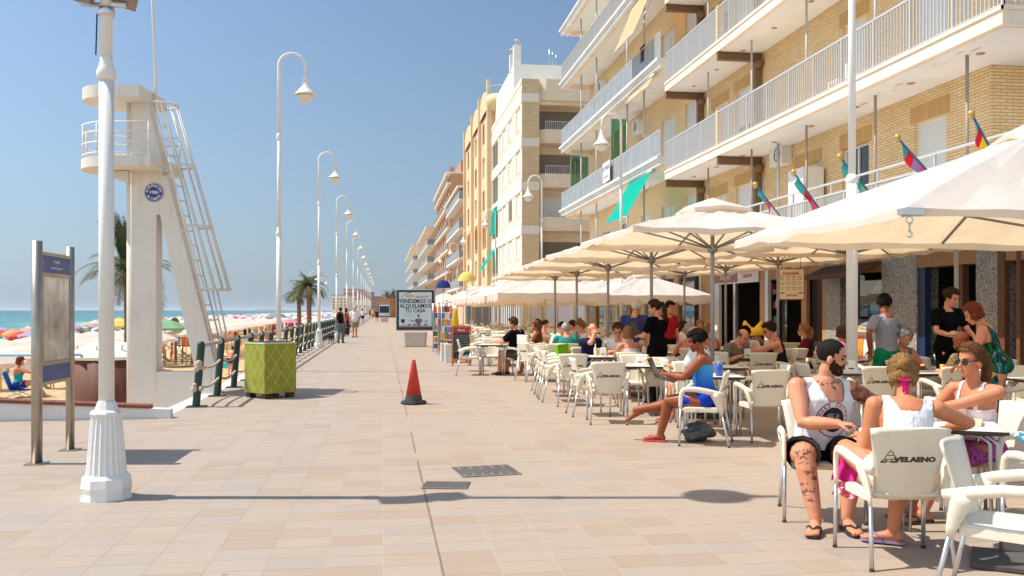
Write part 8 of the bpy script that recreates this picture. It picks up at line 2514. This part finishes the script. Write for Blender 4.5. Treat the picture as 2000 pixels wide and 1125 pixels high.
# sun loungers under the nearest row
def lounger():
 t = thing('sun_lounger', 'grey mesh sun lounger under the nearest white beach parasols', 'sun lounger', (0, 0, 0), 0, 'sun loungers on the sand')
 m = MB(); m.bx(-.3, .3, -.95, .45, .28, .31); m.grid(lambda u, v: (-.3 + .6 * u, .45 + .5 * v, .31 + .36 * v), 2, 3, False, .03); m.build('bed', plain('grey_mesh', rgb(120, 120, 122), .7), t)
 m = MB()
 for s in (-1, 1):
  m.tube([(s * .3, -.95, .29), (s * .3, .5, .29), (s * .3, .95, .66)], .02, 6)
  for yy in (-.75, .4): m.tube([(s * .3, yy, .29), (s * .3, yy, 0)], .02, 6)
 m.build('frame', M['rail_grey'], t); return t
lg = lounger(); f1 = True
for x, y in beds:
 for s in (-1, 1):
  c = lg if f1 else copy_tree(lg); f1 = False
  c.location = (x + s * .9 + .4, y - .2, Z_B + .02); c.rotation_euler.z = R(90 + rb.uniform(-12, 12))
# ---------------------------------------------------------------- bathers
def bather(label, px, py, h=1.6, phi=0, z=Z_B, **kw):
 x, y = G(px, py, z); kw.setdefault('vox', .02)
 return person(label, (x, y, z), HEAD(phi), h=h, sit=False, **kw)
bather('woman in a white shirt and pink bottoms standing on sand behind the tower opening', 320, 710, 1.68, 90, fem=True, top=('shirt', wht), bottom=('shorts', cloth(210, 120, 130), .3), hair=('short', 'dark'), lw=(-.2, .45, 1.0))
bather('tanned child beside the play tower on the sand', 336, 707, 1.32, -90, skin='tan', bottom=('shorts', cloth(190, 120, 80), .4), hair=('short', 'brown'), lw=(-.2, .4, .8))
bather('swimmer in black trunks bending near the rope railing', 449, 733, 1.66, 20, skin='pink', bottom=('shorts', cloth(24, 26, 36), .4), hair=('short', 'dark'), lean=25)
bather('bather walking on the sand above the railing handrail', 463, 662, 1.7, 60, skin='tan', bottom=('shorts', cloth(200, 130, 110), .4))
bather('child with a green shirt farther behind the woman in the white shirt', 324, 668, 1.5, 0, top=('shirt', cloth(40, 150, 130)), bottom=('shorts', cloth(190, 80, 90)))
# cyan cool box by the railing
x, y = G(438, 720, Z_B); t = thing('cool_box', 'bright turquoise cool box on the sand behind the railing', 'cool box', (x, y, Z_B)); m = MB(); m.bx(-.28, .28, -.2, .2, 0, .38); m.build('box_body', plain('turquoise_plastic', rgb(60, 200, 220), .4), t, bevel=.03); m = MB(); m.tube([(-.26, 0, .38), (-.2, 0, .5), (.2, 0, .5), (.26, 0, .38)], .02, 6); m.build('handle', M['white_paint'], t)
# woman sitting on a folding chair at the left edge
def sitter():
 d = 24.0
 x, y = PD(36, d); z = ZD(776, d)
 person('woman in a turquoise top sitting in a low blue beach chair at the left edge', (x, y, z), HEAD(72), 1.66, True, 1.1, skin='pink', hair=('bob', 'red'), top=('strap', cloth(40, 170, 180)), bottom=('skirt', cloth(30, 60, 140), .5), lean=-2, head=(0, -22), rw=(.10, .55, .62), lw=(-.12, .58, .60), pelvis=(0, 0, .32), rf=(.1, .62, .085), lf=(-.1, .6, .085), vox=.014)
 t = thing('beach_chair', 'low blue folding beach chair at the left edge of the sand', 'chair', (x, y, z), HEAD(72))
 m = MB(); m.grid(lambda u, v: (-.27 + .54 * u, -.18 - .16 * v, .2 + .5 * v), 3, 5, True, .012); m.bx(-.27, .27, -.16, .26, .195, .21); m.build('sling', cloth(30, 120, 190), t)
 m = MB()
 for s in (-1, 1): m.tube([(s * .28, .26, 0), (s * .28, -.16, .2), (s * .28, -.36, .74)], .012, 6); m.tube([(s * .28, -.3, 0), (s * .28, .25, .2)], .012, 6)
 m.build('frame', M['alu'], t)
 # sand heaped under her against the ramp wall
 return x, y, z
sx, sy, sz = sitter()
m = MB(); m.lathe([(7, -2.2), (5.5, sz - .35), (3.0, sz - .01), (.01, sz)], (sx - 2.5, sy, 0), 28, cap=False, sx=1.5); o = m.build('sand_mound', M['sand'], kind='structure')
# handrail of the beach ramp
def ramp_rail():
 x0, y0 = PD(-60, 14.6); x1, y1 = PD(161, 14.6); z = ZD(693, 14.6)
 t = thing('ramp_handrail', 'pale blue tubular handrail behind the information totem', 'handrail', (x0, y0, 0), atan2(y1 - y0, x1 - x0)); L = sqrt((x1 - x0) ** 2 + (y1 - y0) ** 2)
 m = MB(); m.tube([(0, 0, z), (L - .03, 0, z), (L, 0, z - .04)], .028, 8); m.build('rail', plain('pale_blue_paint', rgb(160, 186, 208), .4), t)
 m = MB(); [m.tube([(L * f, 0, -.4), (L * f, 0, z)], .022, 8) for f in (.565, .885)]; m.build('post', M['rail_grey'], t)
ramp_rail()
def play_tower():
 d = 60.0; S = d / F_PX
 x, y = PD(360, d); t = thing('play_tower', 'wooden play tower with orange panel and tree shaped post on the sand', 'play equipment', (x, y, Z_B), HEAD(0))
 X = lambda px: (px - 360) * S; Z = lambda py: ZD(py, d) - Z_B
 wood = plain('weathered_wood', rgb(150, 110, 70), .8, var=.2, scale=5)
 m = MB(); m.tube([(X(343), 0, 0), (X(343), 0, Z(622))], .1, 8); m.tube([(X(375), 0, 0), (X(375), 0, Z(650))], .09, 8); m.tube([(X(343), 1.2, 0), (X(343), 1.2, Z(650))], .08, 8); m.tube([(X(375), 1.2, 0), (X(375), 1.2, Z(650))], .08, 8); m.build('post', wood, t)
 m = MB(); m.bx(X(341), X(378), -.1, 1.3, Z(677), Z(674)); m.build('deck', wood, t)
 m = MB(); m.prism([(X(357), Z(674)), (X(378), Z(674)), (X(379), Z(662)), (X(374), Z(652)), (X(357), Z(653))], -.14, -.08, lambda p: Vector((p[0], p[2], p[1]))); m.build('orange_panel', plain('orange_board', rgb(230, 120, 40), .5), t)
 m = MB(); m.bx(X(346), X(353), -.13, -.08, Z(672), Z(657)); m.build('blue_panel', plain('blue_board', rgb(60, 140, 200), .5), t)
 m = MB(); m.prism([(X(343) + X(360) * 0 + .28 * (1 + .08 * (i % 2)) * cos(2 * pi * i / 16), Z(632) + .42 * sin(2 * pi * i / 16)) for i in range(16)], -.16, -.10, lambda p: Vector((p[0], p[2], p[1]))); m.build('leaf_board', plain('olive_board', rgb(96, 104, 50), .6, var=.3, scale=4), t)
 m = MB()
 for px in (348, 356): m.tube([(X(px), -.2, 0), (X(px), -.12, Z(676))], .025, 6)
 for k in range(5): m.tube([(X(348), -.2, .3 + .3 * k), (X(356), -.2, .3 + .3 * k)], .02, 6)
 m.build('ladder', M['alu'], t)
play_tower()
def beach_bar():
 d = 150.0; S = d / F_PX; x, y = PD(535, d); t = thing('beach_bar', 'grey roofed beach bar pavilion on the sand beyond the railing', 'beach bar', (x, y, Z_B), HEAD(0))
 w = 15 * S
 m = MB()
 for a in (-w, -w * .33, w * .33, w): m.bx(a - .1, a + .1, -.1, .1, 0, 2.4); m.build('post', M['rail_grey'], t); m = MB()
 m.bx(-w, w, -.05, .05, 0, 1.0); m.build('counter', M['rail_grey'], t)
 m = MB(); m.add([(-w - .3, -.4, 2.4), (w + .3, -.4, 2.4), (w + .3, 3.4, 2.4), (-w - .3, 3.4, 2.4), (-w * .4, 1.5, 3.3), (w * .4, 1.5, 3.3)], [(3, 2, 1, 0), (0, 1, 5, 4), (1, 2, 5), (2, 3, 4, 5), (3, 0, 4)]); m.build('roof', plain('grey_blue_roof', rgb(120, 126, 144), .7), t)
 m = MB(); m.bx(-w * .9, w * .9, 1.5, 1.7, 0, 2.2); m.build('back_wall', M['shutter_brown'], t)
beach_bar()
for px, py, lab, c in ((470, 648, 'blue litter bin on the sand behind the railing', (60, 100, 160)), (487, 640, 'dark blue litter bin on the sand farther behind the railing', (50, 60, 90))):
 x, y = G(px, py, Z_B); t = thing('litter_bin', lab, 'litter bin', (x, y, Z_B)); m = MB(); m.lathe([(.5, 0), (.7, .9), (.72, 1.3), (.5, 1.45), (.01, 1.5)], n=14); m.build('bin_body', plain('bin_%d' % px, rgb(*c), .5), t)
# swimmers in the shallows
sw = None
for i in range(60):
 y = 40 + 300 * rb.random() ** 1.7; x = SHORE0 - .05 * y - 5 * sin(y / 130) - 4 - 40 * rb.random()
 if sw is None:
  m = MB(); m.smooth = True; m.sphere((0, 0, .62), (.11, .12, .14), 8, 6); m.sphere((0, 0, .2), (.24, .16, .36), 10, 7); m.tube([(.2, 0, .4), (.34, .1, .3), (.36, .2, .45)], .05, 6)
  sw = m.build('swimmer', SK['brown']); tag(sw, 'bather standing chest deep in the sea', 'person', 'bathers in the sea'); c = sw
 else: c = sw.copy(); COL.objects.link(c)
 c.location = (x, y, -2.45); c.rotation_euler.z = rb.random() * 6
# far crowd and far parasols read as one mass
m = MB(); m.smooth = False
cm = [bc[3], bc[0], bc[4], bc[2], bc[8], M['canvas'], bc[7]]
for i in range(760):
 y = 120 + 900 * rb.random() ** 2.2; b = SHORE0 - .05 * y - 5 * sin(y / 130) + (0 if y < 650 else (y - 650) * .25); x = b + 4 + (abs(b) * .72) * rb.random() ** 1.4
 m.mi = (5 if rb.random() < .45 else rb.randrange(7)); s = 1.2
 m.lathe([(s, 2.0), (.03, 2.5)], (x, y, Z_B), 8, cap=True, smooth=False)
m.build('far_parasols', cm, kind='stuff')
m = MB(); cm2 = [SK['tan'], SK['pink'], cloth(40, 44, 70), cloth(190, 60, 70), wht, cloth(60, 60, 66)]
for i in range(1500):
 y = 34 + 700 * rb.random() ** 2.0; b = SHORE0 - .05 * y - 5 * sin(y / 130); x = b + 1 + (abs(b) * .62) * rb.random() ** 1.2
 if y < 110 and x > -20: continue
 m.mi = rb.randrange(6); hgt = rb.uniform(.7, 1.7); m.lathe([(.12, 0), (.22, hgt * .55), (.2, hgt * .8), (.1, hgt)], (x, y, Z_B), 6, smooth=False)
m.build('crowd', cm2, kind='stuff')
# ---------------------------------------------------------------- sea air
def build_haze():
 m = MB(); m.bx(-30100, 2600, -3100, 40100, -6, 60)
 t = NT('sea_air'); t.n.remove(t.b)
 pv = t.node('ShaderNodeVolumePrincipled'); pv.inputs['Density'].default_value = 0.00006; pv.inputs['Color'].default_value = (.86, .92, 1, 1); pv.inputs['Anisotropy'].default_value = 0.1
 t.l.new(pv.outputs[0], t.out.inputs['Volume'])
 o = m.build('haze', t.mat, kind='stuff')
build_haze()
